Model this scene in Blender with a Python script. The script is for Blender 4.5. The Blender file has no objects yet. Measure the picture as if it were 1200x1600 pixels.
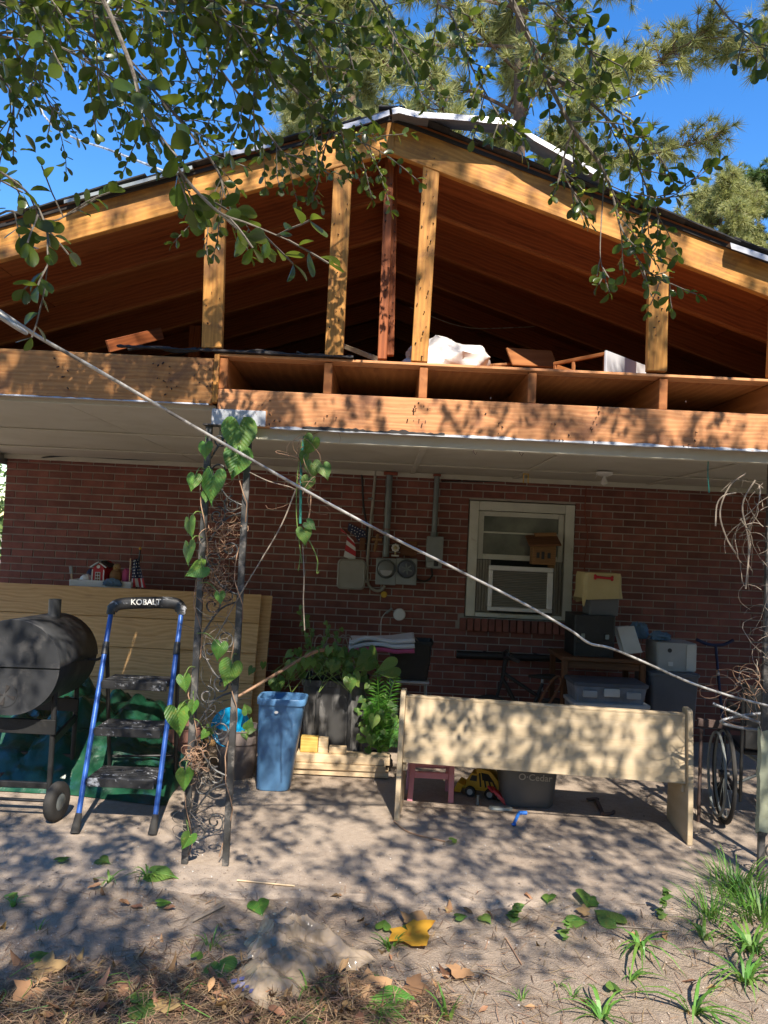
import bpy, bmesh, math, random
import numpy as np
from mathutils import Vector, Matrix, noise

# ------------------------------------------------------------------ camera, sky, sun, exposure
SC = bpy.context.scene
COL = SC.collection
R = math.radians
EYE = Vector((0, 0, 1.7)); FPX = 1202.0
PITCH, ROLL = R(2.35), R(2.7)
FWD = Vector((0, math.cos(PITCH), math.sin(PITCH)))
UP0 = Vector((0, -math.sin(PITCH), math.cos(PITCH)))
RGT = Vector((1, 0, 0)) * math.cos(ROLL) + UP0 * math.sin(ROLL)
UPV = Vector((-1, 0, 0)) * math.sin(ROLL) + UP0 * math.cos(ROLL)
cam_d = bpy.data.cameras.new('camera'); cam = bpy.data.objects.new('camera', cam_d); COL.objects.link(cam)
cam_d.sensor_fit = 'VERTICAL'; cam_d.sensor_height = 32.0; cam_d.lens = FPX / 1600 * 32.0
cam_d.clip_start = 0.05; cam_d.clip_end = 600
cam.matrix_world = Matrix(((RGT.x, UPV.x, -FWD.x, EYE.x), (RGT.y, UPV.y, -FWD.y, EYE.y), (RGT.z, UPV.z, -FWD.z, EYE.z), (0, 0, 0, 1)))
SC.camera = cam

TO_SUN = Vector((0.13, -0.715, 0.70)).normalized()
ELEV = math.asin(TO_SUN.z); ROT = math.atan2(TO_SUN.x, TO_SUN.y)
world = bpy.data.worlds.new('World'); SC.world = world; world.use_nodes = True
wn = world.node_tree.nodes; wl = world.node_tree.links
sky = wn.new('ShaderNodeTexSky'); sky.sky_type = 'NISHITA'; sky.sun_disc = False
sky.sun_elevation = ELEV; sky.sun_rotation = ROT
sky.air_density = 1.4; sky.dust_density = 0.0; sky.ozone_density = 5.0; sky.altitude = 100
bgn = wn['Background']; bgn.inputs['Strength'].default_value = 0.125
hsv = wn.new('ShaderNodeHueSaturation'); hsv.inputs['Saturation'].default_value = 1.30; hsv.inputs['Hue'].default_value = 0.510
wl.new(sky.outputs[0], hsv.inputs['Color']); wl.new(hsv.outputs[0], bgn.inputs['Color'])
sun_d = bpy.data.lights.new('sun', 'SUN'); sun_d.energy = 4.7; sun_d.angle = R(0.53); sun_d.color = (1.0, 0.92, 0.80)
sun = bpy.data.objects.new('sun', sun_d); COL.objects.link(sun)
sun.rotation_euler = (-TO_SUN).to_track_quat('-Z', 'Y').to_euler(); sun.location = (2, -6, 9)
SC.view_settings.view_transform = 'Standard'; SC.view_settings.look = 'None'
SC.view_settings.exposure = 1.0; SC.view_settings.gamma = 1.0; SC.view_settings.use_curve_mapping = False
SC.render.engine = 'CYCLES'; SC.cycles.use_denoising = True
SC.cycles.max_bounces = 8; SC.cycles.diffuse_bounces = 4; SC.cycles.transparent_max_bounces = 12

# ------------------------------------------------------------------ placing: a picture point at a known distance or on the ground
def ray(x, y): return FWD + RGT * ((x - 600) / FPX) + UPV * ((800 - y) / FPX)
def at(x, y, Y):
    v = ray(x, y); return EYE + v * (Y / v.y)
def gnd(x, y, z=0.0):
    v = ray(x, y); return EYE + v * ((z - EYE.z) / v.z)
def proj(p):
    d = Vector(p) - EYE; w = d.dot(FWD)
    if w <= 0.05: return None
    return 600 + FPX * d.dot(RGT) / w, 800 - FPX * d.dot(UPV) / w, w
V = Vector
rnd = random.Random(7)
U = rnd.uniform

# ------------------------------------------------------------------ geometry collector
class G:
    def __init__(s): s.v = []; s.f = []
    def add(s, vs, fs):
        o = len(s.v); s.v += [tuple(p) for p in vs]; s.f += [tuple(i + o for i in f) for f in fs]; return s
    def box(s, c, size, M=None, bev=0.0):
        h = [d / 2 for d in size]; c = V(c); vs = []; fs = []
        T = (lambda p: c + (M @ V(p) if M else V(p)))
        if bev <= 0:
            for sx in (-1, 1):
                for sy in (-1, 1):
                    for sz in (-1, 1): vs.append(T((sx * h[0], sy * h[1], sz * h[2])))
            fs = [(0, 1, 3, 2), (4, 6, 7, 5), (0, 4, 5, 1), (2, 3, 7, 6), (0, 2, 6, 4), (1, 5, 7, 3)]
            return s.add(vs, fs)
        b = min(bev, min(h) * 0.9); idx = {}
        for sx in (-1, 1):
            for sy in (-1, 1):
                for sz in (-1, 1):
                    S = (sx, sy, sz)
                    for k in range(3):
                        idx[(S, k)] = len(vs)
                        vs.append(T([S[i] * (h[i] if i == k else h[i] - b) for i in range(3)]))
        def q(ids, n):
            a, b_, c_ = [V(vs[i]) for i in ids[:3]]
            nn = (b_ - a).cross(c_ - a); w = M @ V(n) if M else V(n)
            fs.append(tuple(ids) if nn.dot(w) > 0 else tuple(reversed(ids)))
        for k in range(3):
            i, j = [a for a in range(3) if a != k]
            for sg in (-1, 1):
                ids = []
                for (u, w) in ((-1, -1), (1, -1), (1, 1), (-1, 1)):
                    S = [0, 0, 0]; S[k] = sg; S[i] = u; S[j] = w; ids.append(idx[(tuple(S), k)])
                n = [0, 0, 0]; n[k] = sg; q(ids, n)
            for u in (-1, 1):
                for w in (-1, 1):
                    S0 = [0, 0, 0]; S0[i] = u; S0[j] = w; S0[k] = -1; S1 = list(S0); S1[k] = 1
                    n = [0, 0, 0]; n[i] = u; n[j] = w
                    q([idx[(tuple(S0), i)], idx[(tuple(S1), i)], idx[(tuple(S1), j)], idx[(tuple(S0), j)]], n)
        for sx in (-1, 1):
            for sy in (-1, 1):
                for sz in (-1, 1):
                    S = (sx, sy, sz); q([idx[(S, 0)], idx[(S, 1)], idx[(S, 2)]], S)
        return s.add(vs, fs)
    def bar(s, a, b, w, t, side=(0, 0, 1), bev=0.0):
        a, b = V(a), V(b); return s.box((a + b) / 2, ((b - a).length, t, w), frame(b - a, side), bev)
    def tube(s, pts, r, seg=8, cap=True, closed=False):
        pts = [V(p) for p in pts]; n = len(pts)
        rr = r if isinstance(r, (list, tuple)) else [r] * n
        o = len(s.v); up = None
        for i, p in enumerate(pts):
            if closed: d = pts[(i + 1) % n] - pts[i - 1]
            else: d = pts[min(i + 1, n - 1)] - pts[max(i - 1, 0)]
            if d.length < 1e-9: d = V((0, 0, 1))
            d.normalize()
            if up is None: up = V((0, 0, 1)) if abs(d.z) < 0.9 else V((1, 0, 0))
            x = d.cross(up)
            if x.length < 1e-6: x = d.orthogonal()
            x.normalize(); y = x.cross(d); up = y
            for k in range(seg):
                a = 2 * math.pi * k / seg
                s.v.append(tuple(p + x * (rr[i] * math.cos(a)) + y * (rr[i] * math.sin(a))))
        for i in range(n if closed else n - 1):
            j = (i + 1) % n
            for k in range(seg):
                k2 = (k + 1) % seg
                s.f.append((o + i * seg + k, o + i * seg + k2, o + j * seg + k2, o + j * seg + k))
        if cap and not closed:
            s.f.append(tuple(o + k for k in reversed(range(seg)))); s.f.append(tuple(o + (n - 1) * seg + k for k in range(seg)))
        return s
    def lathe(s, prof, c, seg=24, M=None, cap=True):
        c = V(c); o = len(s.v); n = len(prof)
        for (r, z) in prof:
            for k in range(seg):
                a = 2 * math.pi * k / seg; p = V((r * math.cos(a), r * math.sin(a), z))
                s.v.append(tuple(c + (M @ p if M else p)))
        for i in range(n - 1):
            for k in range(seg):
                k2 = (k + 1) % seg
                s.f.append((o + i * seg + k, o + i * seg + k2, o + (i + 1) * seg + k2, o + (i + 1) * seg + k))
        if cap:
            s.f.append(tuple(o + k for k in reversed(range(seg)))); s.f.append(tuple(o + (n - 1) * seg + k for k in range(seg)))
        return s
    def loft(s, rings, cap0=True, cap1=True):
        o = len(s.v); m = len(rings[0])
        for rg in rings: s.v += [tuple(p) for p in rg]
        for i in range(len(rings) - 1):
            for k in range(m):
                k2 = (k + 1) % m
                s.f.append((o + i * m + k, o + i * m + k2, o + (i + 1) * m + k2, o + (i + 1) * m + k))
        if cap0: s.f.append(tuple(o + k for k in reversed(range(m))))
        if cap1: s.f.append(tuple(o + (len(rings) - 1) * m + k for k in range(m)))
        return s
    def prism(s, poly, ext):
        """poly: world points of one face; ext: extrusion vector"""
        poly = [V(p) for p in poly]; ext = V(ext); n = len(poly)
        return s.add(poly + [p + ext for p in poly], [tuple(range(n)), tuple(reversed(range(n, 2 * n)))] + [(i, i + n, (i + 1) % n + n, (i + 1) % n) for i in range(n)])
    def ball(s, c, r, seg=8, rings=5, sc=(1, 1, 1)):
        pr = [(max(1e-4, math.sin(math.pi * i / rings)) * r, -math.cos(math.pi * i / rings) * r) for i in range(rings + 1)]
        M = Matrix.Diagonal(V(sc)); return s.lathe(pr, c, seg, M, False)
    def grid(s, fn, nu, nv):
        o = len(s.v)
        for j in range(nv + 1):
            for i in range(nu + 1): s.v.append(tuple(fn(i / nu, j / nv)))
        for j in range(nv):
            for i in range(nu):
                a = o + j * (nu + 1) + i; s.f.append((a, a + 1, a + nu + 2, a + nu + 1))
        return s

def frame(axis, side):
    x = V(axis).normalized(); z = V(side); z = (z - x * z.dot(x)).normalized(); y = z.cross(x)
    return Matrix((x, y, z)).transposed()

WM = {}
def link(o, parent, M):
    COL.objects.link(o); WM[o.name] = M.copy()
    if parent is not None:
        o.parent = parent; o.matrix_basis = WM[parent.name].inverted() @ M
    else: o.matrix_basis = M
    return o
def mesh_of(name, g, mats, smooth=False, sharp=40):
    me = bpy.data.meshes.new(name); me.from_pydata(g.v, [], g.f)
    for m in (mats if isinstance(mats, (list, tuple)) else [mats]): me.materials.append(m)
    if smooth:
        me.polygons.foreach_set('use_smooth', [True] * len(me.polygons))
        me.set_sharp_from_angle(angle=R(sharp))
    me.update(); return me
def obj(name, g, m, parent=None, smooth=False, sharp=40, origin=None):
    """g in world coordinates -> one mesh object with its origin at its own centre"""
    a = np.array(g.v); c = V(((a.min(0) + a.max(0)) / 2)) if origin is None else V(origin)
    g2 = G(); g2.v = [tuple(p) for p in (a - np.array(c))]; g2.f = g.f
    return link(bpy.data.objects.new(name, mesh_of(name, g2, m, smooth, sharp)), parent, Matrix.Translation(c))
def board(name, a, b, w, t, side, m, parent=None, bev=0.003):
    a, b = V(a), V(b); g = G().box((0, 0, 0), ((b - a).length, t, w), None, bev)
    M = Matrix.Translation((a + b) / 2) @ frame(b - a, side).to_4x4()
    return link(bpy.data.objects.new(name, mesh_of(name, g, m)), parent, M)
def tag(o, label, cat, group=None, kind=None):
    o['label'] = label; o['category'] = cat
    if group: o['group'] = group
    if kind: o['kind'] = kind
    return o
def thing(name, loc, label, cat, group=None):
    o = bpy.data.objects.new(name, None); o.empty_display_size = 0.1
    link(o, None, Matrix.Translation(V(loc))); return tag(o, label, cat, group)
def struct(o): o['kind'] = 'structure'; return o
def stuff(o): o['kind'] = 'stuff'; return o
def text(name, body, size, M, m, parent, ext=0.0006):
    cu = bpy.data.curves.new(name, 'FONT'); cu.body = body; cu.size = size; cu.extrude = ext
    cu.align_x = 'CENTER'; cu.align_y = 'CENTER'; cu.resolution_u = 3; cu.offset = size * 0.012
    t = bpy.data.objects.new(name + '_tmp', cu); COL.objects.link(t)
    dg = bpy.context.evaluated_depsgraph_get(); me = bpy.data.meshes.new_from_object(t.evaluated_get(dg))
    bpy.data.objects.remove(t); bpy.data.curves.remove(cu)
    me.materials.clear(); me.materials.append(m)
    return link(bpy.data.objects.new(name, me), parent, M)
def np_obj(name, verts, tris, m, parent=None, smooth=False, M=None):
    me = bpy.data.meshes.new(name); nv, nt = len(verts), len(tris); k = tris.shape[1]
    me.vertices.add(nv); me.vertices.foreach_set('co', np.ascontiguousarray(verts, dtype=np.float32).ravel())
    me.loops.add(nt * k); me.loops.foreach_set('vertex_index', np.ascontiguousarray(tris, dtype=np.int32).ravel())
    me.polygons.add(nt); me.polygons.foreach_set('loop_start', np.arange(0, nt * k, k, dtype=np.int32))
    if smooth: me.polygons.foreach_set('use_smooth', np.ones(nt, dtype=bool))
    me.materials.append(m); me.update(calc_edges=True); me.validate()
    return link(bpy.data.objects.new(name, me), parent, M or Matrix.Identity(4))
def spread(base_v, base_f, mats):
    """copies of one small mesh at many 4x4 matrices, as one vertex/face array"""
    A = np.array([np.array(m) for m in mats]); bv = np.asarray(base_v, float); bf = np.asarray(base_f)
    v = np.einsum('nij,kj->nki', A[:, :3, :3], bv) + A[:, None, :3, 3]
    n, k = len(mats), len(bv)
    return v.reshape(-1, 3), (bf[None] + (np.arange(n) * k)[:, None, None]).reshape(-1, bf.shape[1])
def curve_pts(pts, n=8):
    """Catmull-Rom through pts"""
    pts = [V(p) for p in pts]; out = []
    for i in range(len(pts) - 1):
        p0, p1, p2, p3 = pts[max(i - 1, 0)], pts[i], pts[i + 1], pts[min(i + 2, len(pts) - 1)]
        for k in range(n):
            t = k / n
            out.append(0.5 * ((2 * p1) + (p2 - p0) * t + (2 * p0 - 5 * p1 + 4 * p2 - p3) * t * t + (3 * p1 - p0 - 3 * p2 + p3) * t ** 3))
    out.append(pts[-1]); return out

# ------------------------------------------------------------------ materials
def nodes_of(name):
    m = bpy.data.materials.new(name); m.use_nodes = True; nt = m.node_tree
    return m, nt, nt.nodes, nt.links, nt.nodes['Principled BSDF']
def rgba(c): return (c[0], c[1], c[2], 1.0)
def coords(nt, scale=(1, 1, 1), jitter=True, out='Object'):
    n, l = nt.nodes, nt.links; tc = n.new('ShaderNodeTexCoord'); mp = n.new('ShaderNodeMapping'); mp.inputs['Scale'].default_value = scale
    src = tc.outputs[out]
    if jitter:
        oi = n.new('ShaderNodeObjectInfo'); mu = n.new('ShaderNodeVectorMath'); mu.operation = 'MULTIPLY_ADD'
        l.new(oi.outputs['Random'], mu.inputs[0]); mu.inputs[1].default_value = (37.3, 61.7, 23.9); l.new(src, mu.inputs[2]); src = mu.outputs[0]
    l.new(src, mp.inputs['Vector']); return mp.outputs[0]
def noise_n(nt, vec, scale, detail=5, rough=0.55, dist=0.0):
    t = nt.nodes.new('ShaderNodeTexNoise'); t.inputs['Scale'].default_value = scale; t.inputs['Detail'].default_value = detail
    t.inputs['Roughness'].default_value = rough; t.inputs['Distortion'].default_value = dist; nt.links.new(vec, t.inputs['Vector']); return t.outputs['Fac']
def ramp(nt, fac, stops):
    r = nt.nodes.new('ShaderNodeValToRGB'); e = r.color_ramp.elements
    while len(e) < len(stops): e.new(0.5)
    for k, (p, c) in enumerate(stops): e[k].position = p; e[k].color = rgba(c) if len(c) == 3 else c
    nt.links.new(fac, r.inputs['Fac']); return r.outputs['Color']
def mix(nt, fac, a, b, mode='MIX'):
    m = nt.nodes.new('ShaderNodeMix'); m.data_type = 'RGBA'; m.blend_type = mode
    for sock, v in ((m.inputs[0], fac), (m.inputs[6], a), (m.inputs[7], b)):
        if hasattr(v, 'links'): nt.links.new(v, sock)
        elif isinstance(v, (int, float)): sock.default_value = v
        else: sock.default_value = rgba(v)
    return m.outputs[2]
def math_n(nt, op, a, b=None, c=None, clamp=False):
    m = nt.nodes.new('ShaderNodeMath'); m.operation = op; m.use_clamp = clamp
    for k, v in enumerate((a, b, c)):
        if v is None: continue
        if hasattr(v, 'links'): nt.links.new(v, m.inputs[k])
        else: m.inputs[k].default_value = v
    return m.outputs[0]
def vary(nt, col, amt, island=False, hue=0.0):
    """a little lighter or darker from object to object (or piece to piece)"""
    oi = nt.nodes.new('ShaderNodeObjectInfo'); r = oi.outputs['Random']
    if island:
        ge = nt.nodes.new('ShaderNodeNewGeometry'); r = math_n(nt, 'FRACT', math_n(nt, 'ADD', r, ge.outputs['Random Per Island']))
    h = nt.nodes.new('ShaderNodeHueSaturation')
    nt.links.new(math_n(nt, 'MULTIPLY_ADD', r, 2 * amt, 1 - amt), h.inputs['Value'])
    if hue: nt.links.new(math_n(nt, 'MULTIPLY_ADD', math_n(nt, 'FRACT', math_n(nt, 'MULTIPLY', r, 7.13)), 2 * hue, 0.5 - hue), h.inputs['Hue'])
    nt.links.new(col, h.inputs['Color']); return h.outputs[0]
def bump(nt, bsdf, hgt, strength=0.2, dist=0.01):
    b = nt.nodes.new('ShaderNodeBump'); b.inputs['Strength'].default_value = strength; b.inputs['Distance'].default_value = dist
    nt.links.new(hgt, b.inputs['Height']); nt.links.new(b.outputs[0], bsdf.inputs['Normal'])
def plain(name, c1, c2=None, scale=6, stretch=(1, 1, 1), rough=0.6, bmp=0.15, bscale=60, metal=0.0, var=0.08, wear=None, wear_amt=0.6, wscale=9, spec=0.5, island=False, wlo=0.55, bdist=0.004):
    m, nt, n, l, b = nodes_of(name); vec = coords(nt, stretch)
    c2 = c2 or tuple(x * 0.7 for x in c1)
    col = ramp(nt, noise_n(nt, vec, scale), [(0.32, c1), (0.68, c2)])
    if wear is not None:
        w = ramp(nt, noise_n(nt, vec, wscale, 8, 0.65, 0.4), [(wlo, (0, 0, 0)), (wlo + 0.09, (1, 1, 1))])
        col = mix(nt, math_n(nt, 'MULTIPLY', w, wear_amt), col, wear)
    col = vary(nt, col, var, island)
    l.new(col, b.inputs['Base Color']); b.inputs['Metallic'].default_value = metal; b.inputs['Specular IOR Level'].default_value = spec
    rn = noise_n(nt, vec, scale * 2.3)
    l.new(math_n(nt, 'MULTIPLY_ADD', rn, 0.24, rough - 0.12, True), b.inputs['Roughness'])
    if bmp: bump(nt, b, noise_n(nt, vec, bscale, 6), bmp, bdist)
    return m
def wood(name, c1, c2, dark, rough=0.65, along=(1.2, 16, 16), rings=7.0, knots=0.5, stain=None, stain_amt=0.5, var=0.14, bmp=0.25, dist=5.0):
    """sawn timber: grain runs along the object's own X"""
    m, nt, n, l, b = nodes_of(name); vec = coords(nt, (1, 1, 1))
    st = coords(nt, along)
    fine = noise_n(nt, st, 5.0, 6, 0.65, 0.3)
    w = n.new('ShaderNodeTexWave'); w.wave_type = 'BANDS'; w.bands_direction = 'Z'; w.inputs['Scale'].default_value = rings
    w.inputs['Distortion'].default_value = dist; w.inputs['Detail'].default_value = 2.5; w.inputs['Detail Scale'].default_value = 0.9
    l.new(coords(nt, (0.35, 1, 1)), w.inputs['Vector'])
    g = math_n(nt, 'MULTIPLY_ADD', w.outputs['Fac'], 0.5, math_n(nt, 'MULTIPLY', fine, 0.5))
    col = ramp(nt, g, [(0.2, c2), (0.55, c1), (0.85, c2)])
    col = mix(nt, math_n(nt, 'MULTIPLY', ramp(nt, fine, [(0.30, (1, 1, 1)), (0.46, (0, 0, 0))]), 0.55), col, dark)
    if knots:
        vo = n.new('ShaderNodeTexVoronoi'); vo.inputs['Scale'].default_value = 2.2; l.new(coords(nt, (0.9, 2.6, 2.6)), vo.inputs['Vector'])
        k = ramp(nt, vo.outputs['Distance'], [(0.05, (1, 1, 1)), (0.13, (0, 0, 0))])
        col = mix(nt, math_n(nt, 'MULTIPLY', k, knots), col, dark)
    if stain is not None:
        s = ramp(nt, noise_n(nt, vec, 4.5, 7, 0.6, 0.6), [(0.5, (0, 0, 0)), (0.66, (1, 1, 1))])
        col = mix(nt, math_n(nt, 'MULTIPLY', s, stain_amt), col, stain)
    col = vary(nt, col, var); l.new(col, b.inputs['Base Color'])
    b.inputs['Roughness'].default_value = rough; b.inputs['Specular IOR Level'].default_value = 0.3
    bump(nt, b, g, bmp, 0.004); return m
def leaf_mat(name, c1, c2, rough=0.4, trans=0.3, tcol=None, var=0.3, veins=False, hue=0.02, spot=None):
    m, nt, n, l, b = nodes_of(name); vec = coords(nt, (1, 1, 1))
    ge = n.new('ShaderNodeNewGeometry'); oi = n.new('ShaderNodeObjectInfo')
    r = math_n(nt, 'FRACT', math_n(nt, 'ADD', oi.outputs['Random'], ge.outputs['Random Per Island']))
    col = mix(nt, r, c1, c2); col = vary(nt, col, var, True, hue)
    if veins:
        tc = n.new('ShaderNodeTexCoord'); sx = n.new('ShaderNodeSeparateXYZ'); l.new(tc.outputs['Object'], sx.inputs[0])
        ax = math_n(nt, 'ABSOLUTE', sx.outputs[0])
        mid = math_n(nt, 'LESS_THAN', ax, 0.012)
        q = math_n(nt, 'MULTIPLY_ADD', ax, -1.1, sx.outputs[1])
        q = math_n(nt, 'ABSOLUTE', math_n(nt, 'SUBTRACT', math_n(nt, 'FRACT', math_n(nt, 'MULTIPLY', q, 7.0)), 0.5))
        side = math_n(nt, 'LESS_THAN', q, 0.05)
        v = math_n(nt, 'MAXIMUM', mid, math_n(nt, 'MULTIPLY', side, 0.6))
        col = mix(nt, math_n(nt, 'MULTIPLY', v, 0.5), col, tuple(min(1, x * 2.2 + 0.03) for x in c1))
        bump(nt, b, q, 0.25, 0.02)
    if spot is not None:
        s = ramp(nt, noise_n(nt, vec, 6, 4), [(0.55, (0, 0, 0)), (0.7, (1, 1, 1))]); col = mix(nt, math_n(nt, 'MULTIPLY', s, 0.7), col, spot)
    l.new(col, b.inputs['Base Color']); b.inputs['Roughness'].default_value = rough
    tr = n.new('ShaderNodeBsdfTranslucent'); l.new(mix(nt, 0.5, col, tcol or tuple(min(1, x * 3) for x in c2)), tr.inputs['Color'])
    mx = n.new('ShaderNodeMixShader'); mx.inputs[0].default_value = trans
    l.new(b.outputs[0], mx.inputs[1]); l.new(tr.outputs[0], mx.inputs[2]); l.new(mx.outputs[0], n['Material Output'].inputs['Surface']); return m

M = {}
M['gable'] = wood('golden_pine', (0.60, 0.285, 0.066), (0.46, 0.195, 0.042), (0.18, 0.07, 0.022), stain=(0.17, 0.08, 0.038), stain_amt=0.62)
M['header'] = wood('weathered_header', (0.60, 0.29, 0.125), (0.48, 0.20, 0.08), (0.17, 0.065, 0.035), stain=(0.15, 0.065, 0.042), stain_amt=0.7, knots=0.3)
M['beam'] = wood('weathered_beam', (0.60, 0.29, 0.10), (0.47, 0.20, 0.06), (0.18, 0.07, 0.03), stain=(0.16, 0.075, 0.045), stain_amt=0.65, knots=0.3)
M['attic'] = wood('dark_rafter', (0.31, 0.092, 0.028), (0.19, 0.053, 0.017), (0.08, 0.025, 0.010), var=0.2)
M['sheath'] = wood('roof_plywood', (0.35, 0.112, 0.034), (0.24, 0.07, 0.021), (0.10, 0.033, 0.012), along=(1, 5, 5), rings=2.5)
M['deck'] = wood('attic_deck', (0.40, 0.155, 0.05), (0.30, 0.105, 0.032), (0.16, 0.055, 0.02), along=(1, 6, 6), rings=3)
M['siding'] = wood('siding_plywood', (0.70, 0.44, 0.20), (0.56, 0.32, 0.12), (0.38, 0.20, 0.075), along=(0.8, 9, 9), rings=5.0, dist=10.0, knots=0.35, var=0.06)
M['pew'] = wood('pale_birch', (0.51, 0.405, 0.27), (0.455, 0.35, 0.22), (0.34, 0.245, 0.14), along=(2, 22, 22), rings=2, knots=0.0, var=0.05, bmp=0.1, rough=0.5)
M['lumber'] = wood('new_lumber', (0.66, 0.51, 0.33), (0.58, 0.42, 0.25), (0.36, 0.22, 0.11), var=0.1)
M['yellow_wood'] = wood('yellow_offcut', (0.62, 0.42, 0.12), (0.52, 0.33, 0.08), (0.32, 0.18, 0.05))
M['table'] = wood('brown_table', (0.17, 0.075, 0.033), (0.12, 0.048, 0.02), (0.07, 0.03, 0.015))
M['birdhouse'] = wood('birdhouse_wood', (0.28, 0.15, 0.06), (0.22, 0.11, 0.04), (0.16, 0.07, 0.03))
M['nail'] = plain('rusty_nail', (0.09, 0.06, 0.05), (0.05, 0.03, 0.025), rough=0.6, metal=0.6)
M['shingle'] = plain('dark_shingle', (0.045, 0.043, 0.042), (0.025, 0.024, 0.024), scale=30, rough=0.95, bmp=0.5, bscale=300, var=0.3)
M['tar'] = plain('tar_paper', (0.02, 0.018, 0.018), (0.035, 0.028, 0.024), rough=0.85, bmp=0.4, bscale=30)
M['ceiling'] = plain('porch_ceiling_paint', (0.56, 0.53, 0.44), (0.49, 0.455, 0.36), scale=2.2, rough=0.75, bmp=0.1, var=0.03, wear=(0.36, 0.31, 0.22), wear_amt=0.25, wscale=3)
M['greypaint'] = plain('peeling_grey_paint', (0.50, 0.52, 0.55), (0.40, 0.41, 0.43), rough=0.6, wear=(0.22, 0.10, 0.05), wear_amt=0.8, wscale=20, wlo=0.6)
M['trimwhite'] = plain('window_paint', (0.62, 0.62, 0.54), (0.52, 0.52, 0.44), rough=0.55, wear=(0.30, 0.24, 0.17), wear_amt=0.5, wscale=16, wlo=0.6)
M['alu'] = plain('white_aluminium', (0.34, 0.34, 0.35), (0.24, 0.245, 0.26), scale=10, stretch=(0.5, 6, 6), rough=0.35, metal=0.35, bmp=0.1)
M['plasticwhite'] = plain('white_plastic', (0.70, 0.69, 0.66), (0.60, 0.59, 0.55), rough=0.4, bmp=0.05)
M['beige'] = plain('beige_plastic', (0.34, 0.32, 0.27), (0.28, 0.26, 0.21), rough=0.5, bmp=0.05)
M['greymetal'] = plain('grey_painted_metal', (0.27, 0.29, 0.28), (0.20, 0.22, 0.21), rough=0.5, metal=0.2, wear=(0.14, 0.10, 0.07), wear_amt=0.4, wscale=18, wlo=0.63)
M['conduit'] = plain('galvanised_conduit', (0.20, 0.23, 0.23), (0.14, 0.16, 0.16), rough=0.5, metal=0.4)
M['rustcap'] = plain('rust_red_clamp', (0.26, 0.06, 0.03), (0.17, 0.04, 0.02), rough=0.7)
M['iron'] = plain('worn_iron', (0.085, 0.085, 0.085), (0.05, 0.048, 0.045), scale=14, rough=0.5, metal=0.35, wear=(0.30, 0.27, 0.24), wear_amt=0.6, wscale=12, wlo=0.52, bmp=0.3)
M['black'] = plain('black_paint', (0.016, 0.016, 0.016), (0.010, 0.010, 0.010), rough=0.5, wear=(0.04, 0.038, 0.036), wear_amt=0.4, wscale=14)
M['barrel'] = plain('sooty_steel', (0.055, 0.057, 0.061), (0.033, 0.034, 0.036), scale=4, rough=0.5, metal=0.45, wear=(0.14, 0.13, 0.12), wear_amt=0.4, wscale=7, bmp=0.25, bscale=25)
M['rubber'] = plain('rubber', (0.022, 0.021, 0.02), (0.04, 0.036, 0.032), rough=0.85, bmp=0.3, bscale=120)
M['blackplastic'] = plain('scuffed_black_plastic', (0.06, 0.059, 0.058), (0.035, 0.034, 0.034), stretch=(1, 1, 0.2), rough=0.5, wear=(0.24, 0.23, 0.22), wear_amt=0.6, wscale=11, wlo=0.5, bmp=0.2)
M['splatter'] = plain('paint_splattered_black', (0.02, 0.02, 0.021), (0.03, 0.03, 0.031), stretch=(1, 2.5, 1), rough=0.45, wear=(0.50, 0.51, 0.54), wear_amt=0.9, wscale=13, wlo=0.57, bmp=0.3, bscale=40)
M['ladderblue'] = plain('ladder_blue', (0.035, 0.115, 0.42), (0.028, 0.09, 0.34), rough=0.32, metal=0.2, wear=(0.55, 0.58, 0.62), wear_amt=0.8, wscale=26, wlo=0.66)
M['bluecan'] = plain('blue_plastic', (0.11, 0.26, 0.48), (0.09, 0.215, 0.41), rough=0.42, wear=(0.36, 0.42, 0.5), wear_amt=0.5, wscale=22, wlo=0.64, bmp=0.08)
M['turq'] = plain('turquoise_plastic', (0.005, 0.34, 0.62), (0.004, 0.28, 0.55), rough=0.25, bmp=0.03)
M['tarp'] = plain('green_tarp', (0.013, 0.078, 0.038), (0.007, 0.045, 0.024), scale=5, rough=0.32, bmp=0.35, bscale=14, wear=(0.04, 0.10, 0.16), wear_amt=0.5, wscale=3, bdist=0.02)
M['potgrey'] = plain('grey_brown_pot', (0.24, 0.19, 0.17), (0.17, 0.135, 0.12), rough=0.7, wear=(0.40, 0.35, 0.31), wear_amt=0.4, wscale=8)
M['potred'] = plain('terracotta_plastic_pot', (0.25, 0.12, 0.09), (0.18, 0.085, 0.065), rough=0.6, wear=(0.38, 0.25, 0.21), wear_amt=0.4, wscale=8)
M['soil'] = plain('soil', (0.05, 0.035, 0.025), (0.03, 0.02, 0.015), rough=0.95, bmp=0.8, bscale=40)
M['pink'] = plain('pink_paint', (0.66, 0.28, 0.33), (0.57, 0.22, 0.27), rough=0.5, wear=(0.5, 0.36, 0.3), wear_amt=0.5, wscale=20, wlo=0.64)
M['towelw'] = plain('towel_white', (0.62, 0.62, 0.64), (0.52, 0.52, 0.55), rough=0.95, bmp=0.6, bscale=160)
M['towelp'] = plain('towel_pink', (0.52, 0.09, 0.2), (0.44, 0.07, 0.16), rough=0.95, bmp=0.6, bscale=160)
M['toyyellow'] = plain('toy_yellow', (0.60, 0.36, 0.02), (0.48, 0.28, 0.015), rough=0.4, wear=(0.2, 0.13, 0.05), wear_amt=0.5, wscale=20, wlo=0.6)
M['toyred'] = plain('toy_red', (0.52, 0.03, 0.035), (0.42, 0.02, 0.025), rough=0.4)
M['toyblue'] = plain('toy_blue', (0.02, 0.16, 0.62), (0.02, 0.13, 0.52), rough=0.4)
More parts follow.
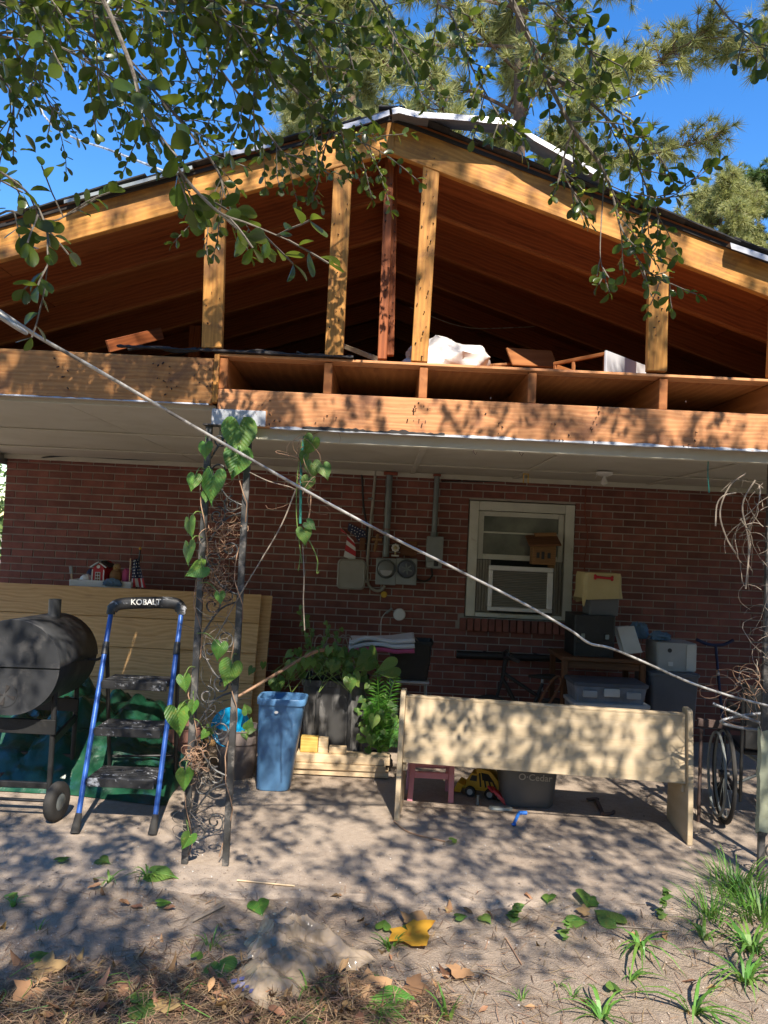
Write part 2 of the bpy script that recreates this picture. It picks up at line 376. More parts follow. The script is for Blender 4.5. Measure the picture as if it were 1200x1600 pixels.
M['greybin'] = plain('grey_plastic_bin', (0.12, 0.125, 0.13), (0.10, 0.104, 0.11), rough=0.45, bmp=0.05)
M['slate'] = plain('slate_tote', (0.09, 0.10, 0.12), (0.07, 0.08, 0.10), rough=0.45)
M['lightgrey'] = plain('light_grey_plastic', (0.42, 0.42, 0.41), (0.36, 0.36, 0.35), rough=0.45)
M['paper'] = plain('paper', (0.62, 0.60, 0.55), (0.54, 0.52, 0.47), rough=0.8)
M['yellowcloth'] = plain('yellow_cloth', (0.50, 0.41, 0.21), (0.43, 0.34, 0.16), rough=0.9, bmp=0.4, bscale=90)
M['red'] = plain('red_print', (0.50, 0.02, 0.03), (0.42, 0.015, 0.02), rough=0.6)
M['bluerag'] = plain('blue_rag', (0.12, 0.20, 0.28), (0.09, 0.15, 0.22), rough=0.9, bmp=0.5)
M['navy'] = plain('navy', (0.012, 0.02, 0.07), (0.01, 0.015, 0.05), rough=0.6)
M['brick'] = plain('red_brick', (0.235, 0.084, 0.060), (0.150, 0.050, 0.037), scale=9, rough=0.85, bmp=0.5, bscale=60, var=0.22, island=True, wear=(0.22, 0.13, 0.10), wear_amt=0.35, wscale=12, wlo=0.62)
M['mortar'] = plain('mortar', (0.42, 0.38, 0.33), (0.33, 0.295, 0.25), scale=6, rough=0.95, bmp=0.6, bscale=120)
M['bag'] = plain('white_bag', (0.78, 0.74, 0.70), (0.70, 0.62, 0.57), rough=0.35, bmp=0.2, bscale=20)
M['marble'] = plain('marble_laminate', (0.62, 0.62, 0.63), (0.50, 0.50, 0.52), scale=3, rough=0.35, wear=(0.22, 0.22, 0.24), wear_amt=0.7, wscale=4, wlo=0.60, bmp=0.02)
M['cable'] = plain('aluminium_cable', (0.62, 0.60, 0.57), (0.42, 0.40, 0.37), scale=20, stretch=(1, 1, 1), rough=0.45, metal=0.25, wear=(0.07, 0.06, 0.055), wear_amt=0.75, wscale=7, wlo=0.50)  # dark wear patches stand in for the cable's shaded stretches
M['blackwire'] = plain('black_wire', (0.018, 0.017, 0.017), rough=0.6, bmp=0)
M['whitewire'] = plain('white_wire', (0.62, 0.60, 0.55), rough=0.5, bmp=0)
M['bark'] = plain('holly_bark', (0.22, 0.19, 0.155), (0.13, 0.11, 0.09), scale=14, rough=0.9, bmp=0.6, bscale=60, bdist=0.01)
M['pinebark'] = plain('pine_bark', (0.19, 0.12, 0.085), (0.10, 0.065, 0.05), scale=7, rough=0.95, bmp=0.8, bscale=20, bdist=0.03)
M['twig'] = plain('dry_twig', (0.40, 0.25, 0.155), (0.27, 0.15, 0.09), scale=20, rough=0.8, bmp=0.1, island=True, var=0.3)
M['palevine'] = plain('pale_dry_vine', (0.34, 0.28, 0.22), (0.20, 0.16, 0.12), scale=20, rough=0.8, bmp=0.1, island=True, var=0.25)
M['stem'] = plain('green_stem', (0.16, 0.24, 0.06), (0.12, 0.18, 0.04), rough=0.5, bmp=0)
M['greencord'] = plain('green_cord', (0.03, 0.20, 0.16), (0.02, 0.15, 0.12), rough=0.5, bmp=0)
M['leaf'] = leaf_mat('holly_leaf', (0.020, 0.045, 0.009), (0.072, 0.105, 0.017), rough=0.27, trans=0.34, tcol=(0.36, 0.46, 0.04), var=0.3)
M['berry'] = leaf_mat('green_berry', (0.34, 0.36, 0.05), (0.46, 0.44, 0.07), rough=0.35, trans=0.15)
M['heart'] = leaf_mat('heart_leaf', (0.07, 0.185, 0.03), (0.13, 0.26, 0.045), rough=0.45, trans=0.35, tcol=(0.35, 0.65, 0.06), var=0.3, veins=True, spot=(0.26, 0.27, 0.05))
M['vineleaf'] = leaf_mat('vine_leaf', (0.06, 0.145, 0.028), (0.13, 0.22, 0.045), rough=0.45, trans=0.32, tcol=(0.3, 0.6, 0.06), var=0.35, veins=True, spot=(0.25, 0.22, 0.05))
M['fern'] = leaf_mat('fern_leaf', (0.055, 0.17, 0.02), (0.09, 0.25, 0.03), rough=0.5, trans=0.3, tcol=(0.3, 0.6, 0.05), var=0.25)
M['grass'] = leaf_mat('grass_blade', (0.075, 0.19, 0.03), (0.14, 0.28, 0.05), rough=0.45, trans=0.3, tcol=(0.4, 0.62, 0.1), var=0.25)
M['needle'] = leaf_mat('pine_needle', (0.27, 0.30, 0.10), (0.44, 0.42, 0.18), rough=0.5, trans=0.38, tcol=(0.42, 0.46, 0.12), var=0.35)
M['fartree'] = leaf_mat('far_foliage', (0.075, 0.14, 0.035), (0.15, 0.21, 0.06), rough=0.6, trans=0.25, tcol=(0.3, 0.42, 0.08), var=0.35)
M['deadneedle'] = leaf_mat('dead_needle', (0.14, 0.085, 0.05), (0.34, 0.225, 0.13), rough=0.7, trans=0.1, tcol=(0.5, 0.3, 0.15), var=0.4)
M['deadleaf'] = leaf_mat('dry_leaf', (0.15, 0.075, 0.035), (0.36, 0.21, 0.10), rough=0.7, trans=0.15, tcol=(0.6, 0.35, 0.1), var=0.35)
M['mapleyellow'] = leaf_mat('yellow_leaf', (0.56, 0.27, 0.03), (0.60, 0.32, 0.035), rough=0.55, trans=0.2, tcol=(0.9, 0.5, 0.03), var=0.05, spot=(0.45, 0.15, 0.02))
M['pebble'] = plain('pebble', (0.55, 0.52, 0.48), (0.36, 0.32, 0.28), rough=0.85, island=True, var=0.35)

def ground_mat(name, stops, s1, s2, bmp, speck, humus=None):
    m, nt, n, l, b = nodes_of(name); vec = coords(nt, (1, 1, 1), False)
    a = noise_n(nt, vec, s1, 9, 0.62, 0.3); f = noise_n(nt, vec, s2, 6, 0.7); g = noise_n(nt, vec, s2 * 6, 3, 0.7)
    col = ramp(nt, math_n(nt, 'ADD', math_n(nt, 'MULTIPLY_ADD', f, 0.35, math_n(nt, 'MULTIPLY', a, 0.40)), math_n(nt, 'MULTIPLY', g, 0.25)), stops)
    big = ramp(nt, noise_n(nt, vec, 0.9, 5, 0.6, 0.8), [(0.42, (0, 0, 0)), (0.62, (1, 1, 1))])
    col = mix(nt, math_n(nt, 'MULTIPLY', big, 0.22), col, tuple(c * 0.72 for c in stops[1][1]))
    for sc, c, lo in ((70, speck, 0.5), (120, tuple(x * 0.35 for x in speck), 0.46)):
        vo = n.new('ShaderNodeTexVoronoi'); vo.inputs['Scale'].default_value = sc; l.new(vec, vo.inputs['Vector'])
        k = math_n(nt, 'MULTIPLY', ramp(nt, vo.outputs['Distance'], [(0.14, (1, 1, 1)), (0.26, (0, 0, 0))]), ramp(nt, noise_n(nt, vec, 9 + sc * .02, 3), [(lo, (0, 0, 0)), (lo + .12, (1, 1, 1))]))
        col = mix(nt, math_n(nt, 'MULTIPLY', k, 0.65), col, c)
    if humus:                                                # dark leaf mould under the old straw heap
        tc = n.new('ShaderNodeTexCoord'); mp = n.new('ShaderNodeMapping'); mp.vector_type = 'TEXTURE'; l.new(tc.outputs['Object'], mp.inputs['Vector'])
        mp.inputs['Location'].default_value = (-0.75, 2.45, 0); mp.inputs['Scale'].default_value = (1.5, 0.85, 5)
        gr = n.new('ShaderNodeTexGradient'); gr.gradient_type = 'SPHERICAL'; l.new(mp.outputs[0], gr.inputs['Vector'])
        h = ramp(nt, math_n(nt, 'MULTIPLY_ADD', noise_n(nt, vec, 4.5, 7, 0.65, 0.5), 0.9, gr.outputs['Fac']), [(0.55, (0, 0, 0)), (0.85, (1, 1, 1))])
        col = mix(nt, math_n(nt, 'MULTIPLY', h, 0.85), col, humus)
    l.new(col, b.inputs['Base Color']); b.inputs['Roughness'].default_value = 0.95; b.inputs['Specular IOR Level'].default_value = 0.2
    hg = math_n(nt, 'ADD', math_n(nt, 'MULTIPLY_ADD', f, 0.6, math_n(nt, 'MULTIPLY', g, 0.5)), math_n(nt, 'MULTIPLY', noise_n(nt, vec, 7, 4), 0.8))
    bump(nt, b, hg, bmp, 0.025); return m
M['dirt'] = ground_mat('sandy_dirt', [(0.34, (0.225, 0.165, 0.122)), (0.5, (0.385, 0.30, 0.228)), (0.66, (0.51, 0.41, 0.32))], 1.6, 22, 1.0, (0.5, 0.43, 0.36), (0.105, 0.075, 0.05))
M['slab'] = ground_mat('dusty_concrete', [(0.34, (0.27, 0.205, 0.155)), (0.5, (0.41, 0.326, 0.254)), (0.66, (0.52, 0.425, 0.335))], 1.5, 24, 0.6, (0.26, 0.20, 0.15))

def film_mat(name, col, alpha, rough):
    m, nt, n, l, b = nodes_of(name); vec = coords(nt, (1, 1, 1))
    b.inputs['Roughness'].default_value = rough; l.new(ramp(nt, noise_n(nt, vec, 5), [(0.3, col), (0.7, tuple(c * 0.75 for c in col))]), b.inputs['Base Color'])
    l.new(ramp(nt, noise_n(nt, vec, 7, 5), [(0.3, (alpha - 0.15,) * 3), (0.7, (alpha + 0.2,) * 3)]), b.inputs['Alpha'])
    bump(nt, b, noise_n(nt, vec, 9, 3, 0.5, 1.2), 0.5, 0.03); return m
M['film'] = film_mat('clear_brown_plastic', (0.43, 0.335, 0.24), 0.70, 0.11)
M['cleartote'] = film_mat('cloudy_plastic', (0.34, 0.37, 0.42), 0.62, 0.3)
def glass_mat():
    m, nt, n, l, b = nodes_of('dusty_window_glass'); vec = coords(nt, (1, 1, 1))
    l.new(ramp(nt, noise_n(nt, vec, 4, 6), [(0.35, (0.10, 0.105, 0.09)), (0.7, (0.22, 0.22, 0.19))]), b.inputs['Base Color'])
    b.inputs['Roughness'].default_value = 0.12; b.inputs['Specular IOR Level'].default_value = 0.7; return m
M['glass'] = glass_mat()
def dial_mat():
    m, nt, n, l, b = nodes_of('meter_glass'); b.inputs['Base Color'].default_value = (0.16, 0.17, 0.16, 1); b.inputs['Roughness'].default_value = 0.1; return m
M['dial'] = dial_mat()
# ------------------------------------------------------------------ the setting: ground and porch slab
FY, WY, AX = 4.05, 7.2, -0.06          # gable plane, back wall plane, ridge x
SLOPE = 1 / 3.0; ZR = 4.0              # 4:12 roof, ridge height
def gz(x, y):
    if y > 3.86 and abs(x) < 5.5: return -0.12
    n = noise.noise(V((x * 0.9, y * 0.9, 3.1))) * 0.025 + noise.noise(V((x * 4, y * 4, 7.7))) * 0.014 + noise.noise(V((x * 11, y * 11, 2.2))) * 0.009
    mound = 0.05 * math.exp(-((x + 0.55) / 0.55) ** 2 - ((y - 2.75) / 0.35) ** 2)
    e = min(1.0, max(0.0, (y - 3.25) / 0.5)) if abs(x) < 5.2 else 0.0      # dust banked up to the slab
    return -0.026 * (1 - e) - 0.009 * e + n * (0.6 if abs(x) < 6 and y < 8 else 2) * (1 - 0.75 * e) + mound
def build_ground():
    near_x = [i * 0.035 for i in range(-90, 91)]; near_y = [0.9 + i * 0.055 for i in range(0, 16)] + [1.78 + i * 0.03 for i in range(0, 70)]
    xs = [-150, -70, -35, -18, -10, -7, -5, -4] + near_x + [4, 5, 7, 10, 18, 35, 70, 150]
    ys = [-120, -50, -20, -8, -4, -2, -0.8, 0, 0.5] + near_y + [4.4, 5.5, 7, 9, 12, 18, 30, 60, 120, 250]
    g = G(); nx = len(xs)
    for y in ys:
        for x in xs: g.v.append((x, y, gz(x, y)))
    for j in range(len(ys) - 1):
        for i in range(nx - 1): a = j * nx + i; g.f.append((a, a + 1, a + nx + 1, a + nx))
    struct(obj('ground', g, M['dirt'], smooth=True, sharp=80, origin=(0, 0, 0)))
    g = G(); n = 60; top = []
    for i in range(n + 1):                                   # a worn, crumbling front edge, dust feathered over it
        x = -5 + 10.0 * i / n; top.append((x, 3.74 + noise.noise(V((x * 2.3, 0, 5))) * 0.05 + noise.noise(V((x * 9, 2, 5))) * 0.015, 0.0))
    for i, p in enumerate(top):
        g.v += [(p[0], p[1] - 0.10, -0.03), (p[0], p[1] + 0.06, 0.0), (p[0], WY + 0.1, 0.0)]
    for i in range(n):
        a = i * 3; g.f += [(a, a + 3, a + 4, a + 1), (a + 1, a + 4, a + 5, a + 2)]
    struct(obj('porch_slab', g, M['slab'], origin=(0, 0, 0)))
build_ground()

# ------------------------------------------------------------------ the house
house = thing('brick_house', (0, WY, 0), 'brick house with a stripped open gable and golden framing above a shaded porch', 'house')
wall_g = G()
WX0, WX1, CZ = -3.55, 4.3, 2.36
WIN = (0.79, 1.79, 1.055, 2.15)       # window opening
CY = WY + 0.096
wall_g.box(((WX0 + WIN[0]) / 2, CY, 1.18), (WIN[0] - WX0, 0.2, 2.6)); wall_g.box(((WIN[1] + WX1) / 2, CY, 1.18), (WX1 - WIN[1], 0.2, 2.6))
wall_g.box(((WIN[0] + WIN[1]) / 2, CY, WIN[2] / 2 - 0.06), (WIN[1] - WIN[0], 0.2, WIN[2] + 0.12)); wall_g.box(((WIN[0] + WIN[1]) / 2, CY, (WIN[3] + 2.48) / 2), (WIN[1] - WIN[0], 0.2, 2.48 - WIN[3]))
wall = obj('wall', wall_g, M['mortar'], house)
BL, BH, JT = 0.1932, 0.0575, 0.0102
def brick_mesh():
    g = G().box((0, 0, 0), (BL, 0.05, BH), None, 0.003); return mesh_of('brick', g, M['brick'])
bm_full = brick_mesh(); spots = []
for row in range(36):
    z = 0.005 + row * (BH + JT) + BH / 2
    if z > CZ + 0.05: break
    x = WX0 + (BL / 2 if row % 2 == 0 else BL / 2 - (BL + JT) / 2)
    while x < WX1:
        a, b = max(x - BL / 2, WX0), min(x + BL / 2, WX1)
        segs = [(a, b)]
        if WIN[2] - 0.02 < z < WIN[3] + 0.02 and b > WIN[0] and a < WIN[1]:
            segs = [(a, min(b, WIN[0])), (max(a, WIN[1]), b)]
        if WIN[2] - 0.135 < z < WIN[2] + 0.0 and b > WIN[0] - 0.05 and a < WIN[1] + 0.05: segs = [(a, min(b, WIN[0] - 0.06)), (max(a, WIN[1] + 0.06), b)]
        for (p, q) in segs:
            if q - p > 0.03: spots.append((p, q, z))
        x += BL + JT
full = sorted([s for s in spots if abs(s[1] - s[0] - BL) < 1e-6 and s[2] > 0.9], key=lambda s: abs((s[0] + s[1]) / 2 - 0.2) * 0.6 + abs(s[2] - 1.85) * 2.0)[:292]
chosen = set(full); rest = G()
for s in spots:
    dy = U(-0.002, 0.002); tl = U(-0.004, 0.004)
    c = V(((s[0] + s[1]) / 2, WY + 0.0145 + dy, s[2] + U(-0.001, 0.001)))
    if s in chosen:
        link(bpy.data.objects.new('brick', bm_full), wall, Matrix.Translation(c) @ Matrix.Rotation(tl, 4, 'Y'))
    else: rest.box(c, (s[1] - s[0], 0.05, BH), Matrix.Rotation(tl, 3, 'Y'))
stuff(obj('brickwork', rest, M['brick'], wall))
x = WIN[0] - 0.04
while x < WIN[1] + 0.03:                                       # rowlock sill under the window
    g = G().box((x + 0.028, WY - 0.012, WIN[2] - 0.068), (0.055, 0.11, 0.115), Matrix.Rotation(R(-7), 3, 'X'), 0.004)
    obj('brick', g, M['brick'], wall); x += 0.066
# side and rear walls (seen only from elsewhere)
sg = G().box((WX0 + 0.1, 9.6, 1.2), (0.2, 4.6, 2.5)).box((WX1 - 0.1, 9.6, 1.2), (0.2, 4.6, 2.5)).box(((WX0 + WX1) / 2, 11.95, 1.9), (WX1 - WX0, 0.15, 3.9))
obj('side_wall', sg, M['brick'], house)

# porch ceiling: painted panels, battens over their joints
px0, px1 = -3.62, 4.3
xs = [px0, -1.75, 0.25, 1.2, 2.45, px1]
ys = [4.12, 5.25, 6.4, WY - 0.002]
for i in range(len(xs) - 1):
    for j in range(3):
        board('ceiling_panel', (xs[i] + 0.003, (ys[j] + ys[j + 1]) / 2, CZ + 0.02 + U(-0.002, 0.002)), (xs[i + 1] - 0.003, (ys[j] + ys[j + 1]) / 2, CZ + 0.02), ys[j + 1] - ys[j] - 0.006, 0.012, (0, 1, 0), M['ceiling'], house, 0.002)
for y in ys[1:3]: board('batten', (px0, y, CZ + 0.007), (px1, y, CZ + 0.007), 0.045, 0.012, (0, 1, 0), M['ceiling'], house)
for xx in (0.25, 1.2, 2.45): board('batten', (xx, 5.29, CZ + 0.006), (xx, WY - 0.06, CZ + 0.006), 0.045, 0.013, (1, 0, 0), M['ceiling'], house)
board('cornice_trim', (px0, WY - 0.03, CZ - 0.008), (px1, WY - 0.03, CZ - 0.008), 0.045, 0.022, (0, 0, 1), M['ceiling'], house)
# left eave: fascia, soffit and the gutter-like edge at the corner
board('eave_fascia', (px0 - 0.03, 4.1, CZ + 0.03), (px0 - 0.03, 11.9, CZ + 0.03), 0.12, 0.02, (0, 0, 1), M['ceiling'], house)
board('soffit', (-3.95, 4.1, CZ + 0.06), (-3.95, 11.9, CZ + 0.06), 0.6, 0.012, (1, 0, 0), M['trimwhite'], house)
board('corner_trim', (-3.58, 6.2, CZ - 0.04), (-3.58, WY + 0.3, CZ - 0.04), 0.09, 0.03, (0, 0, 1), M['greymetal'], house)

# header and beams
ZB = 2.39
board('beam', (-4.2, FY, (ZB + 2.635) / 2), (-0.935, FY, (ZB + 2.635) / 2), 2.635 - ZB, 0.04, (0, 0, 1), M['beam'], house, 0.004)
board('header', (-0.905, FY, 2.378), (4.3, FY, 2.378), 0.195, 0.042, (0, 0, 1), M['header'], house, 0.004)
board('beam_end', (-0.920, FY - 0.004, 2.40), (-0.920, FY - 0.004, 2.66), 0.028, 0.036, (1, 0, 0), M['gable'], house)
board('trim_board', (-0.9, FY + 0.045, 2.252), (4.3, FY + 0.045, 2.252), 0.062, 0.04, (0, 0, 1), M['ceiling'], house)
board('trim_board', (-3.6, FY + 0.05, 2.378), (-0.92, FY + 0.05, 2.378), 0.03, 0.06, (0, 0, 1), M['ceiling'], house)
board('painted_strip', (-0.93, FY - 0.0255, 2.325), (-0.645, FY - 0.0255, 2.325), 0.083, 0.006, (0, 0, 1), M['greypaint'], house)
# torn sheathing paper and paint along the lower edge of the header, and on the plate
def ragged(name, x0, x1, z, y, h, m, seed, n=60):
    g = G(); r = random.Random(seed)
    for i in range(n + 1):
        x = x0 + (x1 - x0) * i / n; dz = noise.noise(V((x * 7, seed, 0))) * h * 0.8 + r.uniform(-h, h) * 0.35
        g.v += [(x, y, z + max(h * 0.25, h + dz)), (x, y - 0.004, z - max(0.0, dz) * 0.6), (x, y + 0.02, z - max(0.0, dz) * 0.6 - 0.001)]
    for i in range(n):
        a = i * 3; g.f += [(a, a + 3, a + 4, a + 1), (a + 1, a + 4, a + 5, a + 2)]
    return obj(name, g, m, house)
ragged('paint_remnant', -0.62, 4.2, 2.277, FY - 0.0235, 0.010, M['greypaint'], 3, 140)
ragged('paint_remnant', -3.6, -0.95, 2.387, FY - 0.0225, 0.005, M['greypaint'], 5, 80)
ragged('tar_paper_strip', -1.45, -0.2, 2.672, FY - 0.03, 0.010, M['tar'], 8, 60)
ragged('tar_paper_strip', -0.45, 0.3, 2.283, FY - 0.0245, 0.012, M['tar'], 12, 40)
# attic floor: deck on joists that run back over the header
board('plate', (-0.93, FY + 0.035, 2.657), (4.2, FY + 0.035, 2.657), 0.10, 0.016, (0, 1, 0), M['header'], house)
for (xa, xb) in ((-0.93, 1.49), (1.494, 4.0)): board('deck_panel', ((xa + xb) / 2, FY + 0.09, 2.655), ((xa + xb) / 2, 6.6, 2.655), xb - xa, 0.018, (1, 0, 0), M['deck'], house)
jx = [at(p, 590 + (p - 345) * 0.045, FY).x for p in (345, 512, 661, 831, 1036, 1210)]
jx[0] = -0.885
for x in jx + [2.85, 3.4, 4.0]: board('joist', (x, FY - 0.005, 2.561), (x, WY + 0.1, 2.561), 0.166, 0.044, (0, 0, 1), M['deck'], house)
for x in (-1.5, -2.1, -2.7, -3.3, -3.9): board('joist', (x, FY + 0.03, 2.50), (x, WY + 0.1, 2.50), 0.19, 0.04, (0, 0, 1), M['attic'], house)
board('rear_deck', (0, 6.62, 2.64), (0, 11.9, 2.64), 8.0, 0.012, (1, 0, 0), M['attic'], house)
# gable studs
def zroof(x): return ZR - abs(x - AX) * SLOPE
def stud(p_top, p_bot, w, y=FY + 0.006, m='gable', t=0.04, over=0.0):
    a = at(*p_bot, y); b = at(*p_top, y)
    o = board('stud', a, b, w, t, (1, 0, 0), M[m], house)
    g = G(); ax = (b - a).normalized()
    for k in range(int((b - a).length / 0.035)):
        if rnd.random() < (0.9 if noise.noise(V((k * .3, w * 90, 1))) > -.05 else .12):
            c = a + ax * (0.02 + k * 0.035 + U(-0.01, 0.01)) + V((U(-0.35, 0.35) * w, -t / 2 - 0.001, 0))
            g.tube([c, c + V((U(-0.004, 0.004), -U(0.004, 0.018), U(-0.010, 0.004)))], U(0.002, 0.004), 5)
    if g.v: stuff(obj('nails', g, M['nail'], o))
    return o
stud((338, 318), (332, 545), 0.108); stud((538, 225), (522, 558), 0.097); stud((676, 228), (655, 566), 0.088); stud((1029, 375), (1025, 581), 0.105); stud((1219, 450), (1213, 590), 0.1)
stud((610, 222), (597, 562), 0.05, FY + 0.12, 'attic'); stud((617, 230), (610, 556), 0.04, FY + 0.3, 'attic')
nb = G()                                                      # nail clusters along the beams
for (cx, cz, n) in ((-1.20, 2.51, 14), (-0.97, 2.52, 10), (-1.72, 2.5, 7), (-0.62, 2.32, 8), (-0.3, 2.33, 5), (0.15, 2.40, 12), (0.55, 2.36, 5), (1.1, 2.36, 8), (1.6, 2.4, 5), (0.9, 2.31, 6)):
    for k in range(n):
        c = V((cx + rnd.gauss(0, 0.035), FY - 0.021, min(max(cz + rnd.gauss(0, 0.05), 2.29), 2.6)))
        nb.tube([c, c + V((U(-0.004, 0.004), -U(0.004, 0.02), U(-0.012, 0.003)))], U(0.002, 0.0042), 5)
stuff(obj('nails', nb, M['nail'], house))
# rake rafters, inner rafters, ridge
ca = math.cos(math.atan(SLOPE)); sn = math.sin(math.atan(SLOPE))
RD = 0.022                                                     # roof skin thickness
for sg_ in (-1, 1):
    dirv = V((sg_ * ca, 0, -sn)); nrm = V((sg_ * sn, 0, ca))
    for k in range(13):
        y = FY + 0.61 * k; dep = 0.185 if k == 0 else 0.14
        a = V((AX + sg_ * 0.022, y, ZR)) - nrm * (RD + dep / 2 + 0.002); a = a + dirv * (sn * dep / 2 / ca * 0.6)
        b = a + dirv * 4.35
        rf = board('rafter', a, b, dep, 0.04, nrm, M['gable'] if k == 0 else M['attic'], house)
        if 0 < k < 7: board('lit_edge', a - nrm * (dep / 2 + .006), b - nrm * (dep / 2 + .006), .012, 0.036, nrm, M['deck'], rf, .001)  # paler strip added under each inner rafter to paint its lit lower edge
    # fascia board above the rake rafter, a little proud
    for k in range(7):                                         # roof plywood, in sheets
        ya, yb = FY - 0.03 + k * 1.16, FY - 0.03 + (k + 1) * 1.16 - 0.004
        mid = V((AX, (ya + yb) / 2, ZR)) - nrm * 0.013
        board('roof_sheet', mid + dirv * 0.003, mid + dirv * 2.4, yb - ya, 0.012, (0, 1, 0), M['sheath'], house, 0.001)
        board('roof_sheet', mid + dirv * 2.404, mid + dirv * 4.6, yb - ya, 0.012, (0, 1, 0), M['sheath'], house, 0.001)
    rs = random.Random(3 + sg_)
    for k in range(31):                                        # shingle ends along the rake
        c = V((AX, 0, ZR)) + dirv * (0.10 + k * 0.148) + nrm * (0.002 + (k % 2) * 0.0025)
        w = rs.uniform(0.158, 0.19); yo = FY - 0.075 + rs.uniform(-0.014, 0.02)
        g = G().box((c.x, (yo + 5.0) / 2, c.z), (w, 5.0 - yo, 0.0075), frame(dirv, nrm) @ Matrix.Rotation(R(rs.uniform(1.2, 3.0)) , 3, 'Y'))
        obj('shingle', g, M['shingle'], house)
    mid = V((AX, 8.5, ZR)) + nrm * 0.0
    board('shingle_field', mid + dirv * 0.02, mid + dirv * 4.68, 7.0, 0.012, (0, 1, 0), M['shingle'], house)
    c0 = V((AX, FY - 0.028, ZR)) - nrm * 0.030                 # thin dark starter strip under the shingles
    board('starter_strip', c0 + dirv * 0.0, c0 + dirv * 4.6, 0.022, 0.012, nrm, M['tar'], house)
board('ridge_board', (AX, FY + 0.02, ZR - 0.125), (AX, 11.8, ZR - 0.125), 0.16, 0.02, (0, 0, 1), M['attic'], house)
board('ridge_block', (AX, FY - 0.021, ZR - 0.20), (AX, FY - 0.021, ZR - 0.05), 0.045, 0.012, (1, 0, 0), M['gable'], house)
board('ridge_cap', (AX, FY - 0.07, ZR + 0.012), (AX, 11.9, ZR + 0.012), 0.14, 0.012, (1, 0, 0), M['shingle'], house)
board('rear_gable', (-4.0, 11.85, 3.0), (4.0, 11.85, 3.0), 1.9, 0.03, (0, 0, 1), M['attic'], house)
for sg_ in (-1, 1): board('eave_board', (sg_ * 4.25 + AX, FY - 0.02, 2.50), (sg_ * 4.25 + AX, 11.9, 2.50), 0.2, 0.03, (0, 0, 1), M['trimwhite'], house)
# collar and side framing deeper in the attic
for (x, y) in ((-1.55, 6.0), (1.7, 7.0), (2.4, 6.1), (-2.3, 7.2)):
    board('attic_post', (x, y, 2.64), (x, y, zroof(x) - 0.16), 0.09, 0.04, (1, 0, 0), M['attic'], house)
# metal drip edge: straight lengths still on the left rake, and a loose bent length that lifted off on the right
def drip(name, pts, h, y, dep, label=None, parent=house, m='alu'):
    g = G()
    for p in pts:
        g.v += [(p[0], y - dep, p[1] + h * 0.5), (p[0] + 0.004, y - dep - 0.006, p[1] - h * 0.5), (p[0], y + 0.05, p[1] + h * 0.55)]
    for i in range(len(pts) - 1):
        a = i * 3; g.f += [(a, a + 3, a + 4, a + 1), (a + 2, a + 5, a + 3, a)]
    o = obj(name, g, M[m], parent)
    s = o.modifiers.new('thickness', 'SOLIDIFY'); s.thickness = 0.002
    return o
def rpx(*pp, y=FY - 0.08): return [(at(a, b, y).x, at(a, b, y).z) for a, b in pp]
drip('drip_edge', rpx((350, 243), (430, 226)), 0.028, FY - 0.03, 0.055)
drip('drip_edge', rpx((528, 204), (575, 191), (608, 179)), 0.03, FY - 0.035, 0.06)
drip('drip_edge', rpx((100, 316), (210, 287), (300, 262)), 0.02, FY - 0.03, 0.05, m='greymetal')
drip('drip_edge', rpx((1140, 385), (1215, 411)), 0.034, FY - 0.03, 0.055)
loose = drip('loose_flashing', rpx((612, 188), (622, 186), (650, 193), (700, 196), (792, 204), (800, 207), (828, 228), (880, 257), (925, 283), (945, 294)), 0.034, FY - 0.06, 0.10, parent=None)
tag(loose, 'long bent white metal flashing strip lifted off the right roof edge', 'flashing')
# ------------------------------------------------------------------ window
wd = bpy.data.objects.new('window', None); link(wd, house, Matrix.Translation((1.29, WY, 1.5)))
def wbox(name, x0, x1, z0, z1, y0, y1, m, bev=0.003):
    return obj(name, G().box(((x0 + x1) / 2, (y0 + y1) / 2, (z0 + z1) / 2), (x1 - x0, y1 - y0, z1 - z0), None, bev), M[m], wd)
a, b, c, d = 0.80, 1.78, 1.065, 2.14
wbox('casing', a, a + 0.085, c, d, WY - 0.03, WY + 0.10, 'trimwhite'); wbox('casing', b - 0.085, b, c, d, WY - 0.03, WY + 0.10, 'trimwhite')
wbox('casing', a + 0.087, b - 0.087, d - 0.085, d, WY - 0.028, WY + 0.10, 'trimwhite'); wbox('sill', a + 0.087, b - 0.087, c, c + 0.04, WY - 0.035, WY + 0.10, 'trimwhite')
si, so = a + 0.09, b - 0.09; sz0, sz1 = 1.60, 2.05
wbox('sash_stile', si, si + 0.05, sz0, sz1, WY + 0.0, WY + 0.04, 'trimwhite'); wbox('sash_stile', so - 0.05, so, sz0, sz1, WY, WY + 0.04, 'trimwhite')
wbox('sash_rail', si + 0.051, so - 0.051, sz0, sz0 + 0.05, WY - 0.004, WY + 0.04, 'trimwhite'); wbox('sash_rail', si + 0.051, so - 0.051, sz1 - 0.045, sz1, WY, WY + 0.04, 'trimwhite')
wbox('muntin', si + 0.051, so - 0.051, 1.845, 1.862, WY + 0.004, WY + 0.03, 'trimwhite')
wbox('pane', si + 0.052, so - 0.052, sz0 + 0.052, 1.843, WY + 0.014, WY + 0.02, 'glass', 0); wbox('pane', si + 0.052, so - 0.052, 1.864, sz1 - 0.047, WY + 0.014, WY + 0.02, 'glass', 0)
for k in range(5): wbox('accordion_fold', si + 0.005 + k * 0.026, si + 0.027 + k * 0.026, c + 0.045, sz0 - 0.004, WY + 0.01 + (k % 2) * 0.008, WY + 0.03, 'beige')
for k in range(3): wbox('accordion_fold', so - 0.075 + k * 0.025, so - 0.054 + k * 0.025, c + 0.045, sz0 - 0.004, WY + 0.01 + (k % 2) * 0.008, WY + 0.03, 'beige')
